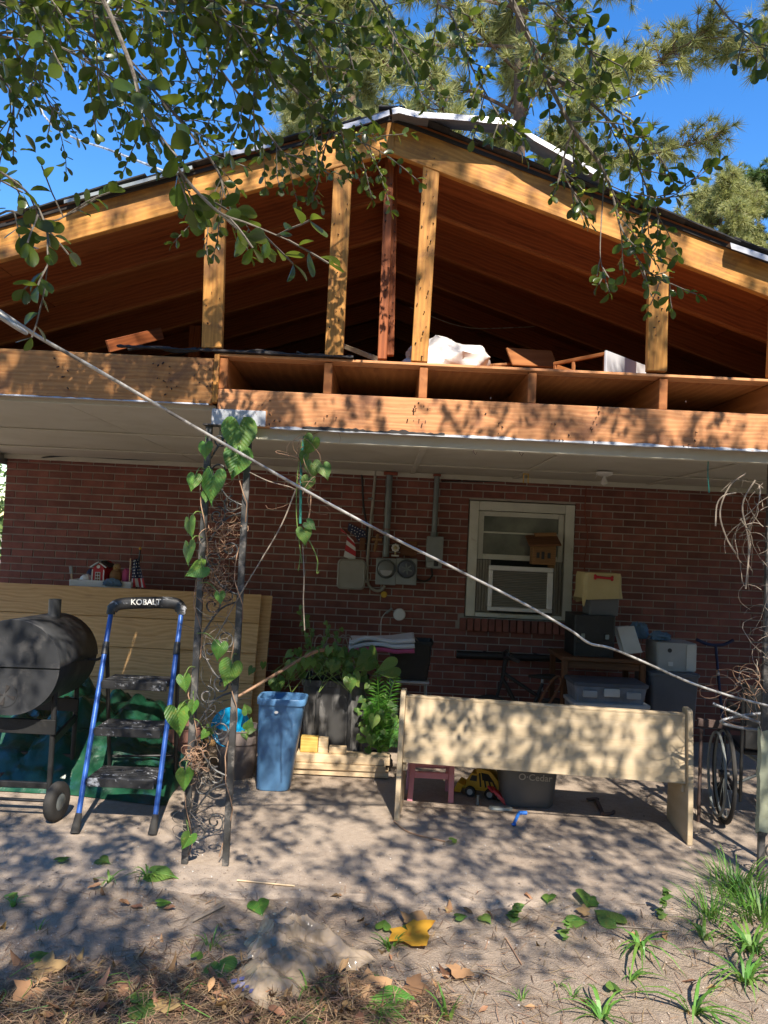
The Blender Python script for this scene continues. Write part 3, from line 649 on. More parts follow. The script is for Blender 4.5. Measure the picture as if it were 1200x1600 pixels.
wbox('room_dark', si, so, c, d - 0.08, WY + 0.12, WY + 0.13, 'black', 0)

# ------------------------------------------------------------------ air conditioner in the window
ac = thing('air_conditioner', at(815, 918, 6.98), 'white framed window air conditioner with dark grille under the upper sash', 'air conditioner')
AYF = 7.0
p0 = at(764, 879, AYF); p1 = at(863, 960, AYF); cx, cz = (p0.x + p1.x) / 2, (at(764, 879, AYF).z + at(762, 955, AYF).z) / 2
cz = 1.345; w2, h2 = 0.292, 0.205
obj('housing', G().box((cx, (AYF + 0.03 + WY + 0.02) / 2, cz), (w2 * 2 - 0.03, WY - AYF - 0.02, h2 * 2 - 0.03), None, 0.008), M['beige'], ac)
for (x0, x1, z0, z1) in ((-w2, w2, h2 - 0.042, h2), (-w2, w2, -h2, -h2 + 0.036), (-w2, -w2 + 0.036, -h2 + 0.037, h2 - 0.043), (w2 - 0.05, w2, -h2 + 0.037, h2 - 0.043)):
    obj('bezel', G().box((cx + (x0 + x1) / 2, AYF + 0.012, cz + (z0 + z1) / 2), (x1 - x0, 0.035, z1 - z0), None, 0.005), M['plasticwhite'], ac)
obj('coil', G().box((cx, AYF + 0.028, cz), (w2 * 2 - 0.05, 0.006, h2 * 2 - 0.05)), M['greybin'], ac)
for k in range(22): obj('louvre', G().box((cx - 0.007, AYF + 0.014, cz - h2 + 0.045 + k * 0.0153), (w2 * 2 - 0.09, 0.014, 0.0035), Matrix.Rotation(R(30), 3, 'X')), M['beige'], ac)

# ------------------------------------------------------------------ things on the wall
def onwall(x, y, off=0.02): return at(x, y, WY - off)
bh = thing('bird_house', onwall(850, 885, 0.15), 'small wooden birdhouse with sloping roof hung beside the window top', 'birdhouse')
q = onwall(848, 866, 0.13)
obj('body', G().box(q, (0.21, 0.15, 0.19), None, 0.004), M['birdhouse'], bh)
obj('front_panel', G().box(q + V((-0.02, -0.079, 0.0)), (0.13, 0.008, 0.13), None, 0.002), M['birdhouse'], bh)
for dx in (-0.06, -0.015, 0.04): obj('entrance_hole', G().box(q + V((dx, -0.0845, -0.01)), (0.028, 0.003, 0.07 if abs(dx) < 0.03 else 0.05), None, 0.001), M['black'], bh)
obj('roof', G().box(q + V((-0.01, -0.04, 0.125)), (0.29, 0.24, 0.016), Matrix.Rotation(R(22), 3, 'X') @ Matrix.Rotation(R(-4), 3, 'Y'), 0.003), M['table'], bh)
obj('ridge_strip', G().box(q + V((0.03, 0.06, 0.175)), (0.2, 0.05, 0.05), Matrix.Rotation(R(-4), 3, 'Y'), 0.003), M['birdhouse'], bh)
obj('back_board', G().box(q + V((0.1, 0.085, 0.02)), (0.06, 0.02, 0.3), None, 0.002), M['birdhouse'], bh)

nb_ = thing('utility_box', onwall(549, 897, 0.05), 'beige rounded telephone junction box on the brick wall under the striped flag', 'junction box')
q = onwall(549, 897, 0.05)
def rrect(c, w, h, r, y, n=4):
    pts = []
    for (sx, sz, a0) in ((1, 1, 0), (-1, 1, 90), (-1, -1, 180), (1, -1, 270)):
        for k in range(n + 1):
            a = R(a0 + 90 * k / n); pts.append((c.x + sx * (w / 2 - r) + r * math.cos(a), y, c.z + sz * (h / 2 - r) + r * math.sin(a)))
    return pts
obj('box_body', G().loft([rrect(q, 0.25, 0.27, 0.04, WY - 0.0), rrect(q, 0.25, 0.27, 0.04, WY - 0.07)]), M['beige'], nb_, True)
obj('lid', G().loft([rrect(q, 0.262, 0.282, 0.045, WY - 0.05), rrect(q, 0.262, 0.282, 0.045, WY - 0.075), rrect(q, 0.235, 0.255, 0.04, WY - 0.085), rrect(q, 0.225, 0.245, 0.035, WY - 0.08)]), M['beige'], nb_, True, 30)
for dz in (-0.06, 0.06): obj('latch', G().box((q.x + 0.135, WY - 0.06, q.z + dz), (0.02, 0.02, 0.03), None, 0.003), M['beige'], nb_)

mt = thing('electric_meter', onwall(619, 892, 0.05), 'grey double electric meter box with two round dials on the wall', 'electric meter')
for k, (xa, xb) in enumerate(((588, 618), (619, 650))):
    a = onwall(xa, 871); b = onwall(xb, 914); c = (a + b) / 2
    bx = obj('meter_box', G().box((c.x, WY - 0.06, c.z), (b.x - a.x - 0.003, 0.12, 0.245), None, 0.006), M['greymetal'], mt)
    mc = V((c.x, WY - 0.12, c.z + 0.025))
    RX = Matrix.Rotation(R(90), 3, 'X')
    obj('collar', G().lathe([(0.088, 0), (0.09, 0.012), (0.082, 0.022), (0.078, 0.012)], mc, 28, RX, False), M['conduit'], mt, True)
    obj('dial_glass', G().lathe([(0.078, 0.0), (0.075, 0.03), (0.06, 0.042), (0.001, 0.046)], mc, 28, RX, False), M['dial'] if k == 0 else M['slate'], mt, True)
    if k == 0: obj('dial_plate', G().prism([(mc.x + 0.055 * math.cos(t), mc.y - 0.0475, mc.z - 0.012 + 0.05 * math.sin(t)) for t in [math.pi + math.pi * i / 10 for i in range(11)]], (0, -0.002, 0)), M['lightgrey'], mt)
    else:
        for s in range(3): obj('dial_spoke', G().box((mc.x, mc.y - 0.05, mc.z), (0.1, 0.004, 0.014), Matrix.Rotation(R(60 * s + 20), 3, 'Y')), M['conduit'], mt)
obj('hub', G().lathe([(0.028, 0), (0.028, 0.05), (0.024, 0.06)], onwall(603, 870, 0.06), 14), M['conduit'], mt, True)

cd = thing('conduit_pipe', onwall(606, 800, 0.05), 'thick grey conduit rising from the electric meter to the porch ceiling', 'conduit')
a, b = onwall(603, 866, 0.06), onwall(609, 738, 0.06)
obj('pipe', G().tube([a, b], 0.03, 14), M['conduit'], cd, True); obj('coupling', G().tube([a + (b - a) * 0.63, a + (b - a) * 0.68], 0.034, 14), M['conduit'], cd, True)
obj('ceiling_clamp', G().box(b + V((0.01, 0.0, -0.012)), (0.13, 0.08, 0.03), None, 0.004), M['rustcap'], cd)
obj('strap', G().tube([a + (b - a) * 0.3, a + (b - a) * 0.31], 0.034, 14), M['rustcap'], cd, True)
cd = thing('conduit_pipe', onwall(681, 790, 0.05), 'grey conduit from the small breaker box up to the ceiling, nearest the window', 'conduit')
a, b = onwall(678, 838, 0.05), onwall(683, 741, 0.05)
obj('pipe', G().tube([a, b], 0.025, 14), M['conduit'], cd, True); obj('ceiling_clamp', G().box(b + V((0, 0, -0.01)), (0.07, 0.07, 0.022), None, 0.003), M['rustcap'], cd)
obj('fitting', G().tube([a, a + V((0, 0, 0.035))], 0.031, 12), M['conduit'], cd, True)
cd = thing('conduit_pipe', onwall(580, 800, 0.03), 'thin pale conduit bending down past the junction box and under the meter', 'conduit')
pts = [onwall(587, 735, .03), onwall(582, 790, .03), onwall(577, 840, .03), onwall(574, 880, .03), onwall(574, 905, .03), onwall(578, 917, .03), onwall(588, 923, .03), onwall(597, 921, .03), onwall(601, 915, .03)]
obj('pipe', G().tube(curve_pts(pts, 5), 0.0145, 10), M['beige'], cd, True)
obj('strap', G().box(onwall(579, 779, .03), (0.05, 0.035, 0.016), None, 0.003), M['conduit'], cd)
bx = thing('breaker_box', onwall(678, 862, 0.06), 'small grey breaker box on the wall between meter and window', 'breaker box')
c = onwall(678.5, 863, 0.06)
obj('box_body', G().box(c, (0.145, 0.11, 0.29), None, 0.005), M['greymetal'], bx)
obj('cover', G().box(c + V((0, -0.06, 0.03)), (0.153, 0.012, 0.235), None, 0.004), M['greymetal'], bx)
obj('padlock', G().box(c + V((0.015, -0.075, -0.1)), (0.04, 0.02, 0.05), None, 0.005), M['black'], bx)
tag(obj('flexible_conduit', G().tube(curve_pts([onwall(674, 888, .04), onwall(675, 900, .04), onwall(665, 908, .04), onwall(652, 905, .04), onwall(650, 898, .04)], 6), 0.009, 8), M['blackwire'], smooth=True), 'short black cable looping between breaker box and meter', 'cable')

# flag-painted wooden ornament, small plaques
fl = thing('flag_ornament', onwall(552, 845, 0.04), 'striped and starred wooden flag ornament above the beige junction box', 'ornament')
yy = WY - 0.04
def wpoly(pts, dy=0.0): return [at(x, y, yy + dy) for x, y in pts]
cantons = obj('canton', G().prism(wpoly([(545, 817), (571, 830), (572, 842), (560, 846), (553, 836), (543, 829)]), (0, 0.015, 0)), M['navy'], fl)
for (x, y) in ((547, 820), (551, 822), (555, 824), (559, 826), (563, 829), (567, 831), (550, 827), (554, 829), (558, 831), (562, 834), (566, 836), (570, 835), (549, 831), (555, 834), (560, 838), (565, 841), (570, 841), (556, 838), (561, 843)):
    c = at(x, y, yy - 0.001); obj('star', G().prism([(c.x + (0.007 if k % 2 == 0 else 0.003) * math.sin(k * math.pi / 5), c.y, c.z + (0.007 if k % 2 == 0 else 0.003) * math.cos(k * math.pi / 5)) for k in range(10)], (0, -0.001, 0)), M['plasticwhite'], fl)
P = lambda t, s: V((541 + 12 * s + (-3 + 7 * s) * 0 + (-2 - 2) * t * 0 + (14 * t * 0), 0, 0))
def stripe_pt(u, v):     # u across the strip, v along it from the folded top corner to the base
    top = [(531, 823), (545, 842)]; 
    left = [(531, 823), (533, 835), (543, 838), (541, 852), (537, 873)]; right = [(533, 822), (545, 833), (554, 843), (556, 856), (555, 874)]
    s = v * 4; i = min(3, int(s)); f = s - i
    L = (left[i][0] + (left[i + 1][0] - left[i][0]) * f, left[i][1] + (left[i + 1][1] - left[i][1]) * f); Rr = (right[i][0] + (right[i + 1][0] - right[i][0]) * f, right[i][1] + (right[i + 1][1] - right[i][1]) * f)
    return at(L[0] + (Rr[0] - L[0]) * u, L[1] + (Rr[1] - L[1]) * u + (u - 0.5) * 7, yy + 0.004)
for k in range(9):
    a_, b_ = k / 9, (k + 1) / 9
    obj('stripe', G().prism([stripe_pt(0, a_), stripe_pt(1, a_), stripe_pt(1, b_), stripe_pt(0, b_)], (0, 0.012 - 0.0005 * (k % 2), 0)), M['red'] if k % 2 else M['plasticwhite'], fl)
obj('hanger', G().box(at(566, 850, yy), (0.05, 0.02, 0.12), None, 0.004), M['table'], fl)
tag(obj('wall_plaque', G().box(onwall(639, 857, .02), (0.155, 0.018, 0.14), Matrix.Rotation(R(2), 3, 'Y'), 0.003), M['table']), 'dark wooden plaque on the wall above the right meter dial', 'plaque')
cl = thing('flower_ornament', onwall(617, 868, 0.1), 'small pale rosette ornament standing on top of the meter box', 'ornament')
c = onwall(618, 856, 0.09)
for k in range(8): obj('petal', G().ball(c + V((0.026 * math.cos(k * .785), -0.004, 0.026 * math.sin(k * .785))), 0.014, 8, 5, (1, .5, 1)), M['paper'], cl, True)
obj('centre', G().ball(c + V((0, -0.008, 0)), 0.018, 10, 6, (1, .6, 1)), M['yellowcloth'], cl, True)
obj('stem', G().tube([c + V((0, 0, -0.03)), c + V((0, 0, -0.065))], 0.008, 8), M['yellowcloth'], cl, True); obj('foot', G().box(c + V((0, 0, -0.072)), (0.07, 0.04, 0.014), None, 0.003), M['paper'], cl)
obj('backing', G().lathe([(0.046, 0), (0.046, 0.008)], c + V((0, 0.02, 0)), 18, Matrix.Rotation(R(90), 3, 'X')), M['black'], cl, True)
sf = thing('cross_ornament', onwall(588, 850, 0.08), 'mottled cross shaped wall ornament left of the thick conduit', 'ornament')
c = onwall(588, 848, 0.07)
obj('upright', G().box(c, (0.03, 0.03, 0.17), Matrix.Rotation(R(8), 3, 'Y'), 0.008), M['birdhouse'], sf); obj('crossbar', G().box(c + V((0.005, -0.004, 0.03)), (0.10, 0.025, 0.028), None, 0.008), M['birdhouse'], sf)
rg = thing('hose_bibb', onwall(600, 928, 0.05), 'small yellow valve knob on the wall under the meter', 'valve')
c = onwall(600, 929, 0.06)
obj('knob', G().lathe([(0.012, -.01), (0.026, -.008), (0.03, 0.0), (0.026, 0.008), (0.012, .01)], c, 14, Matrix.Rotation(R(90), 3, 'X')), M['toyyellow'], rg, True); obj('spout', G().tube([c, c + V((0, 0.055, 0.005))], 0.01, 8), M['conduit'], rg, True)
pl = thing('outlet_cover', onwall(624, 960, 0.04), 'round white outlet cover on the brick wall below the meter', 'outlet cover')
c = onwall(624, 960, 0.005)
obj('disc', G().lathe([(0.058, 0), (0.058, 0.02), (0.05, 0.03), (0.001, 0.034)], c, 26, Matrix.Rotation(R(90), 3, 'X'), False), M['plasticwhite'], pl, True)
obj('cord', G().tube(curve_pts([onwall(612, 952, .02), onwall(602, 958, .02), onwall(596, 968, .02), onwall(595, 985, .02), onwall(595, 1010, .02)], 6), 0.005, 6), M['whitewire'], pl, True)
obj('plug', G().tube([onwall(613, 951, .03), onwall(603, 958, .03)], 0.012, 8), M['greymetal'], pl, True)
# black service cable along the top of the wall and loose wires
tag(obj('wall_cable', G().tube(curve_pts([onwall(60, 716, .03), onwall(110, 712, .05), onwall(220, 718, .05), onwall(330, 717, .05), onwall(420, 722, .04), onwall(540, 730, .03), onwall(558, 731, .03), onwall(565, 742, .03), onwall(568, 790, .03), onwall(574, 830, .03), onwall(573, 868, .03)], 6), 0.009, 8), M['blackwire'], smooth=True), 'black cable sagging along the top of the brick wall', 'cable')
tag(obj('wall_cable', G().tube(curve_pts([onwall(690, 752, .03), onwall(800, 752, .03), onwall(930, 750, .03), onwall(1010, 757, .03), onwall(1090, 757, .03), onwall(1180, 762, .03)], 6), 0.007, 6), M['blackwire'], smooth=True), 'thin black wire under the ceiling right of the window', 'cable')
tag(obj('hanging_string', G().tube(curve_pts([onwall(916, 760, .02), onwall(914, 800, .02), onwall(918, 840, .02), onwall(913, 880, .02), onwall(915, 900, .02)], 6), 0.005, 6), M['rustcap'], smooth=True), 'thin red brown cord hanging down the wall above the yellow cloth', 'cord')
# ceiling lamp socket
ls = thing('lamp_socket', at(945, 722, 6.3), 'bare bulb socket on the porch ceiling right of the window', 'lamp socket')
c = V((at(945, 722, 6.2).x, 6.2, CZ))
obj('canopy', G().lathe([(0.065, 0), (0.065, -0.02), (0.03, -0.035)], c, 18), M['plasticwhite'], ls, True); obj('bulb', G().lathe([(0.014, -.035), (0.016, -.05), (0.028, -0.075), (0.026, -0.095), (0.002, -.108)], c, 14, None, False), M['paper'], ls, True)
obj('pull_cord', G().tube([c + V((-0.05, -.02, 0)), c + V((-0.08, -.02, -0.06))], 0.003, 5), M['whitewire'], ls, True)
for (x, y) in ((822, 737), ):
    hk = thing('ceiling_hook', at(x, y, 6.5), 'yellow plastic hook under the ceiling above the window', 'hook'); c = V((at(x, y, 6.6).x, 6.6, CZ))
    obj('base', G().box(c + V((0, 0, -.005)), (0.05, 0.02, 0.01)), M['yellow_wood'], hk)
    for s in (-1, 1): obj('prong', G().tube([c + V((s * .02, 0, 0)), c + V((s * .02, 0, -.07)), c + V((s * .02, -.015, -.08))], 0.006, 6), M['yellow_wood'], hk, True)
for (x, y, lab) in ((740, 700, 'thin wire hook hanging below the header, left of its neighbour'), (812, 702, 'thin wire hook hanging below the header, right of its neighbour')):
    a = at(x, y, FY + .03); tag(obj('wire_hook', G().tube([a + V((0, 0, .03)), a + V((0, 0, -.02)), a + V((.012, 0, -.035)), a + V((.02, 0, -.02))], 0.0025, 5), M['nail'], smooth=True), lab, 'hook')
tag(obj('green_string', G().tube(curve_pts([at(1107, 715, FY + .05), at(1106, 740, FY + .05), at(1108, 770, FY + .05)], 4), 0.003, 6), M['greencord'], smooth=True), 'short green cord hanging under the header near the right post', 'cord')

# ------------------------------------------------------------------ things lying in the attic
def crumple(c, r, sc, seed, amp=0.35, n=26, fr=2.2):
    g = G(); c = V(c); nu, nv = n, n // 2
    for j in range(nv + 1):
        for i in range(nu):
            th = math.pi * j / nv; ph = 2 * math.pi * i / nu
            d = V((math.sin(th) * math.cos(ph), math.sin(th) * math.sin(ph), math.cos(th)))
            q_ = d * fr + V((seed, seed * 2, 0)); h = 1 + amp * (0.30 - 1.5 * abs(noise.noise(q_)) - 0.7 * abs(noise.noise(q_ * 2.6))) + 0.10 * noise.noise(d * 1.5 + V((seed, 0, 0)))
            p = V((d.x * sc[0], d.y * sc[1], d.z * sc[2])) * (r * h)
            if p.z < -r * sc[2] * 0.62: p.z = -r * sc[2] * 0.62
            g.v.append(tuple(c + p))
    for j in range(nv):
        for i in range(nu): g.f.append((j * nu + i, (j + 1) * nu + i, (j + 1) * nu + (i + 1) % nu, j * nu + (i + 1) % nu))
    return g
DZ = 2.664
b_ = thing('trash_bag', at(700, 565, 4.5), 'crumpled white plastic bag on the attic deck behind the fourth stud', 'bag')
c = V((at(698, 548, 4.45).x, 4.45, DZ + 0.10))
obj('bag_body', crumple(c, 0.215, (1.15, 0.9, 0.72), 4.0, 0.27, 60, 1.25), M['bag'], b_, True, 50); obj('bag_corner', crumple(c + V((-0.19, -0.06, -0.05)), 0.075, (1.3, 0.9, 0.75), 9.0, 0.5, 24), M['bag'], b_, True, 50)
cr = thing('wooden_crate', at(940, 577, 4.4), 'open wooden drawer box with a marbled white side on the attic deck', 'box')
q0, q1, q2 = at(862, 566, 4.45), at(947, 577, 4.15), at(1008, 577, 4.45)
q0.z = q1.z = q2.z = DZ + 0.002; H_ = 0.145
u_ = (q0 - q1); v_ = (q2 - q1)
def panel(name, a, b, z0, z1, t, m): return board(name, V((a.x, a.y, (z0 + z1) / 2)), V((b.x, b.y, (z0 + z1) / 2)), z1 - z0, t, (0, 0, 1), M[m], cr)
panel('side_panel', q1 + u_ * 0.02, q1 + v_, DZ, DZ + H_, 0.016, 'marble')
panel('top_rail', q1 + v_ * .05, q0 + v_ * .05, DZ + H_ - 0.022, DZ + H_ - 0.002, 0.016, 'deck'); panel('bottom_rail', q1 + v_ * .05, q0 + v_ * .05, DZ + 0.001, DZ + 0.016, 0.016, 'deck')
for k in (0.06, 0.62, 0.97): board('upright', q1 + u_ * k + v_ * .05 + V((0, 0, .02)), q1 + u_ * k + v_ * .05 + V((0, 0, H_ - 0.024)), 0.02, 0.015, u_, M['deck'], cr)
panel('back_panel', q1 + u_ + v_ * .06, q0 + v_, DZ, DZ + H_ - .01, 0.014, 'deck'); panel('back_panel', q1 + v_, q0 + v_, DZ, DZ + H_ - .01, 0.014, 'deck')
board('scrap_plywood', at(795, 570, 4.6) + V((0, 0, .05)), at(866, 574, 4.75) + V((0, 0, .05)), 0.13, 0.014, (0, 0.55, 1), M['deck'])
tag(bpy.data.objects['scrap_plywood'], 'thin brown panel propped on the attic deck left of the open drawer box', 'panel')
o = board('attic_scrap_board', at(765, 571, 4.5), at(793, 569, 4.7), 0.05, 0.016, (0, 1, 0.2), M['header']); tag(o, 'short wood offcut lying beside the white bag in the attic', 'offcut')
o = board('attic_plank', at(168, 547, 4.3) + V((0, 0, .02)), at(252, 536, 4.6) + V((0, 0, .06)), 0.07, 0.018, (0, 0, 1), M['attic']); tag(o, 'loose dark plank lying across the left attic joists', 'plank')
o = board('attic_strip', at(535, 540, 4.9) + V((0, 0, 0)), at(592, 562, 4.6), 0.03, 0.018, (0, 0, 1), M['lumber']); tag(o, 'pale thin wood strip slanting in the attic behind the second stud', 'strip')
tp = G(); 
for k in range(7):
    a = at(205 + k * 42, 549 + k * 1.4, FY + .05); tp.tube(curve_pts([a + V((U(-.05, .05), U(-.05, .08), U(0, .03))), a + V((.1, 0, U(.0, .03))), a + V((.22, U(-.05, .05), U(-.01, .02)))], 4), [U(.006, .014)] * 9, 6)
tag(obj('torn_felt', tp, M['tar'], smooth=True), 'torn black roofing felt trailing over the left beam and plate', 'felt')
for k, (pp, lab) in enumerate(((((640, 480), (720, 510), (800, 512), (940, 503), (1000, 500)), 'thin pale wire strung across the dark attic behind the right studs'), (((1040, 505), (1120, 515), (1195, 533)), 'thin wire at the far right of the attic'))):
    tag(obj('attic_wire', G().tube(curve_pts([at(x, y, 6.0) for x, y in pp], 5), 0.004, 5), M['cable'], smooth=True), lab, 'wire')
# ------------------------------------------------------------------ iron porch posts
def scroll(c, r, turns, a0, flip=1, seg=26, ux=V((1, 0, 0)), uz=V((0, 0, 1))):
    out = []
    for i in range(seg + 1):
        t = i / seg; rr = r * (1 - 0.78 * t); a = a0 + flip * t * turns * 2 * math.pi
        out.append(c + ux * (rr * math.cos(a)) + uz * (rr * math.sin(a)))
    return out
def iron_post(name, x0, x1, y, ztop, label, z_low=0.0, tilt=0.0):
    t = thing(name, ((x0 + x1) / 2, y, 0), label, 'porch post', 'iron porch posts')
    for x in (x0, x1):
        board('bar', (x, y, 0.0), (x + tilt, y, ztop), 0.034, 0.026, (1, 0, 0), M['iron'], t, 0.003)
    obj('top_plate', G().box(((x0 + x1) / 2 + tilt, y, ztop + 0.004), (x1 - x0 + 0.06, 0.06, 0.008), None, 0.002), M['iron'], t)
    mid = (x0 + x1) / 2; w = (x1 - x0) / 2 - 0.015; z = 0.16; k = 0
    while z < ztop - 0.1:
        for s in (-1, 1):
            c = V((mid + tilt * z / ztop + s * w * 0.42, y, z + (0.06 if s > 0 else 0)))
            obj('scroll', G().tube(scroll(c, w * 0.54, 1.35, math.pi / 2 if k % 2 else -math.pi / 2, s), 0.0048, 6), M['iron'], t, True)
        a = V((x0 + 0.012 + tilt * z / ztop, y, z + 0.06)); b = V((x1 - 0.012 + tilt * z / ztop, y, z + 0.26))
        if k % 2: a.z, b.z = b.z, a.z
        obj('brace', G().tube(curve_pts([a, (a + b) / 2 + V((0, 0, 0.05 * (-1) ** k)), b], 6), 0.0055, 6), M['iron'], t, True)
        z += 0.235; k += 1
    for s in (-1, 1):
        c = V((mid + s * w * 0.5 + tilt, y, ztop - 0.07)); obj('scroll', G().tube(scroll(c, 0.05, 1.2, math.pi / 2, s), 0.005, 6), M['iron'], t, True)
    return t
pL0, pL1 = gnd(290, 1347), gnd(351, 1355)
postL = iron_post('iron_post', pL0.x, pL1.x, FY - 0.0, 2.278, 'worn wrought iron porch post wrapped in vine beside the step ladder')
pR0 = gnd(1184, 1371)
postR = iron_post('iron_post', pR0.x, pR0.x + 0.2, FY + 0.14, 2.238, 'iron porch post at the right edge with dried vines and a pale sleeve')
sl = G(); a_, b_ = at(1178, 1298, FY + .14), at(1186, 1140, FY + .14)
n = 14
for i in range(n + 1):
    t = i / n; c = a_ + (b_ - a_) * t; j = 0.006 * noise.noise(V((t * 6, 1, 2)))
    for (dx, dy) in ((-.024, -.02), (.026, -.02), (.026, .02), (-.024, .02)): sl.v.append((pR0.x + dx + j + U(-.002, .002), FY + .14 + dy + U(-.002, .002), c.z + (U(-.025, .01) if i == 0 else (U(-.01, .015) if i == n else 0))))
for i in range(n):
    for k in range(4): k2 = (k + 1) % 4; sl.f.append((i * 4 + k, i * 4 + k2, i * 4 + 4 + k2, i * 4 + 4 + k))
M['peelgreen'] = plain('peeling_pale_green', (0.34, 0.355, 0.25), (0.26, 0.27, 0.185), rough=0.7, wear=(0.22, 0.17, 0.11), wear_amt=0.7, wscale=14, wlo=0.6)
obj('sleeve', sl, M['peelgreen'], postR)

# ------------------------------------------------------------------ fallen service cable across the front
tag(obj('slack_cable', G().tube(curve_pts([V((-6.0, -1.5, 5.2)), V((-3.2, .6, 3.6)), at(-90, 436, 2.0), at(-20, 474, 2.15), at(60, 526, 2.3), at(150, 577, 2.45), at(330, 682, 2.8), at(480, 768, 3.05), at(600, 833, 3.25), at(720, 893, 3.45), at(820, 944, 3.6), at(890, 984, 3.7), at(921, 1005, 3.75), at(955, 1013, 3.8), at(1010, 1036, 3.87), at(1080, 1067, 3.95), at(1150, 1090, 4.03), at(1215, 1106, 4.1)], 8), 0.006, 10), M['cable'], smooth=True), 'slack pale cable slanting down across the porch front from left to right', 'cable')
tag(obj('service_wire', G().tube(curve_pts([V((-16, 22, 11.5)), at(-60, 105, 9), at(85, 200, 7.2), at(170, 234, 6.0), at(252, 266, 5.0), at(300, 290, 4.6)], 6), 0.009, 7), M['cable'], smooth=True), 'twisted overhead service wire running from the sky to the left roof slope', 'wire')

# ------------------------------------------------------------------ siding sheets leaning at the left wall
def sheet(name, xl, xr, yt, yb, z1, label, grooves):
    t = thing(name, ((xl + xr) / 2, yb, 0), label, 'plywood sheet')
    ax = V((0, yt - yb, z1)); n = 5 if grooves else 1; L = ax.length; ax.normalize()
    zs = [0, .2, .4, .6, .8, 1.0] if grooves else [0, 1]
    for i in range(len(zs) - 1):
        s0, s1 = zs[i] * L + 0.003, zs[i + 1] * L - 0.003
        c = V((0, yb, 0)) + ax * ((s0 + s1) / 2)
        board('plank', V((xl, c.y, c.z)), V((xr, c.y, c.z)), s1 - s0, 0.018, ax, M['siding'], t, 0.0015)
    if grooves:
        c = V((0, yb, 0)) + ax * (L / 2); nv = V((1, 0, 0)).cross(ax)
        board('backing', V((xl + .004, c.y + .014, c.z)), V((xr - .004, c.y + .014, c.z)), L - 0.01, 0.008, ax, M['siding'], t, 0)
    return t
xa, xb = at(0, 912, 6.62).x - 0.15, at(409, 927, 6.62).x
sheet('siding_sheet', xb - 2.44, xb, 6.62, 6.3, 1.215, 'grooved tan siding sheet leaning along the left brick wall', True)
sheet('plywood_sheet', xb - 2.36, xb + 0.085, 6.68, 6.38, 1.205, 'plain plywood sheet showing as a strip behind the grooved siding sheet', False)

# ------------------------------------------------------------------ white tray with ornaments standing behind the sheets
ty = 6.82; TZ = at(162, 917, ty).z
tr = thing('white_tray', (at(162, 917, ty).x, ty, TZ), 'shallow white tray holding small ornaments behind the siding sheet', 'tray')
tc = V((at(162, 912, ty).x, ty, TZ)); tw = 0.54
obj('tray_base', G().box(tc + V((0, 0, 0.006)), (tw, 0.17, 0.012), None, 0.003), M['plasticwhite'], tr)
for sy in (-1, 1): obj('tray_side', G().box(tc + V((0, sy * 0.08, 0.03)), (tw, 0.012, 0.06), None, 0.004), M['plasticwhite'], tr)
for sx in (-1, 1): obj('tray_end', G().box(tc + V((sx * (tw / 2 - .006), 0, 0.03)), (0.012, 0.146, 0.058), None, 0.004), M['plasticwhite'], tr)
obj('stand', G().box((tc.x, ty + .02, TZ / 2), (tw * .8, 0.1, TZ), None, .004), M['table'], tr)
def tx(x): return at(x, 900, ty).x
TB = TZ + 0.014
rh = thing('toy_house', (tx(160), ty, TB), 'red toy barn with white trim and dark roof in the white tray', 'ornament')
hx, hw = tx(157), 0.105
prof = [(-hw / 2, 0), (hw / 2, 0), (hw / 2, .145), (0, .215), (-hw / 2, .145)]
obj('walls', G().prism([(hx + a, ty - 0.06, TB + b) for a, b in prof], (0.05, 0.15, 0)), M['red'], rh)
for s in (-1, 1):
    obj('roof', G().box((hx + s * .036 + .026, ty + .012, TB + .19), (.095, .19, .008), Matrix.Rotation(R(s * 34), 3, 'Y'), .002), M['tar'] if s > 0 else M['greymetal'], rh)
    obj('rake_trim', G().box((hx + s * .033, ty - .066, TB + .184), (.092, .01, .012), Matrix.Rotation(R(s * 34), 3, 'Y'), .002), M['plasticwhite'], rh)
    obj('corner_trim', G().box((hx + s * (hw / 2 - .003), ty - .064, TB + .07), (.01, .008, .14), None, .001), M['plasticwhite'], rh)
obj('door', G().box((hx - .002, ty - .063, TB + .075), (.046, .006, .085), None, .001), M['plasticwhite'], rh)
for i in range(2):
    for j in range(3): obj('pane', G().box((hx - .012 + i * .02, ty - .067, TB + .05 + j * .026), (.014, .003, .019)), M['table'], rh)
obj('round_window', G().lathe([(.016, 0), (.016, .006)], V((hx, ty - .06, TB + .165)), 14, Matrix.Rotation(R(90), 3, 'X')), M['plasticwhite'], rh, True)
tag(obj('white_ornament', crumple((tx(136), ty - .02, TB + .045), .055, (1, .8, .9), 3, .25, 22), M['plasticwhite'], smooth=True), 'rounded white shell ornament left of the toy barn', 'ornament')
tag(obj('blue_ornament', crumple((tx(139), ty + .04, TB + .085), .04, (1, .8, 1.4), 6, .3, 18), M['navy'], smooth=True), 'small dark blue ornament behind the white shell', 'ornament')
bd = thing('bird_ornament', (tx(183), ty, TB), 'brown bird figurine with orange head between barn and flag', 'ornament'); c = V((tx(182), ty - .02, TB + .08))
obj('bird_body', G().ball(c, .055, 14, 10, (1, .8, 1.35)), M['birdhouse'], bd, True); obj('bird_head', G().ball(c + V((.01, -.01, .085)), .034, 12, 8), M['deadleaf'], bd, True); obj('beak', G().lathe([(.008, 0), (.001, .025)], c + V((.01, -.04, .08)), 8, Matrix.Rotation(R(90), 3, 'X')), M['toyyellow'], bd, True); obj('base', G().lathe([(.04, -.08), (.035, -.055)], c, 12), M['table'], bd, True)
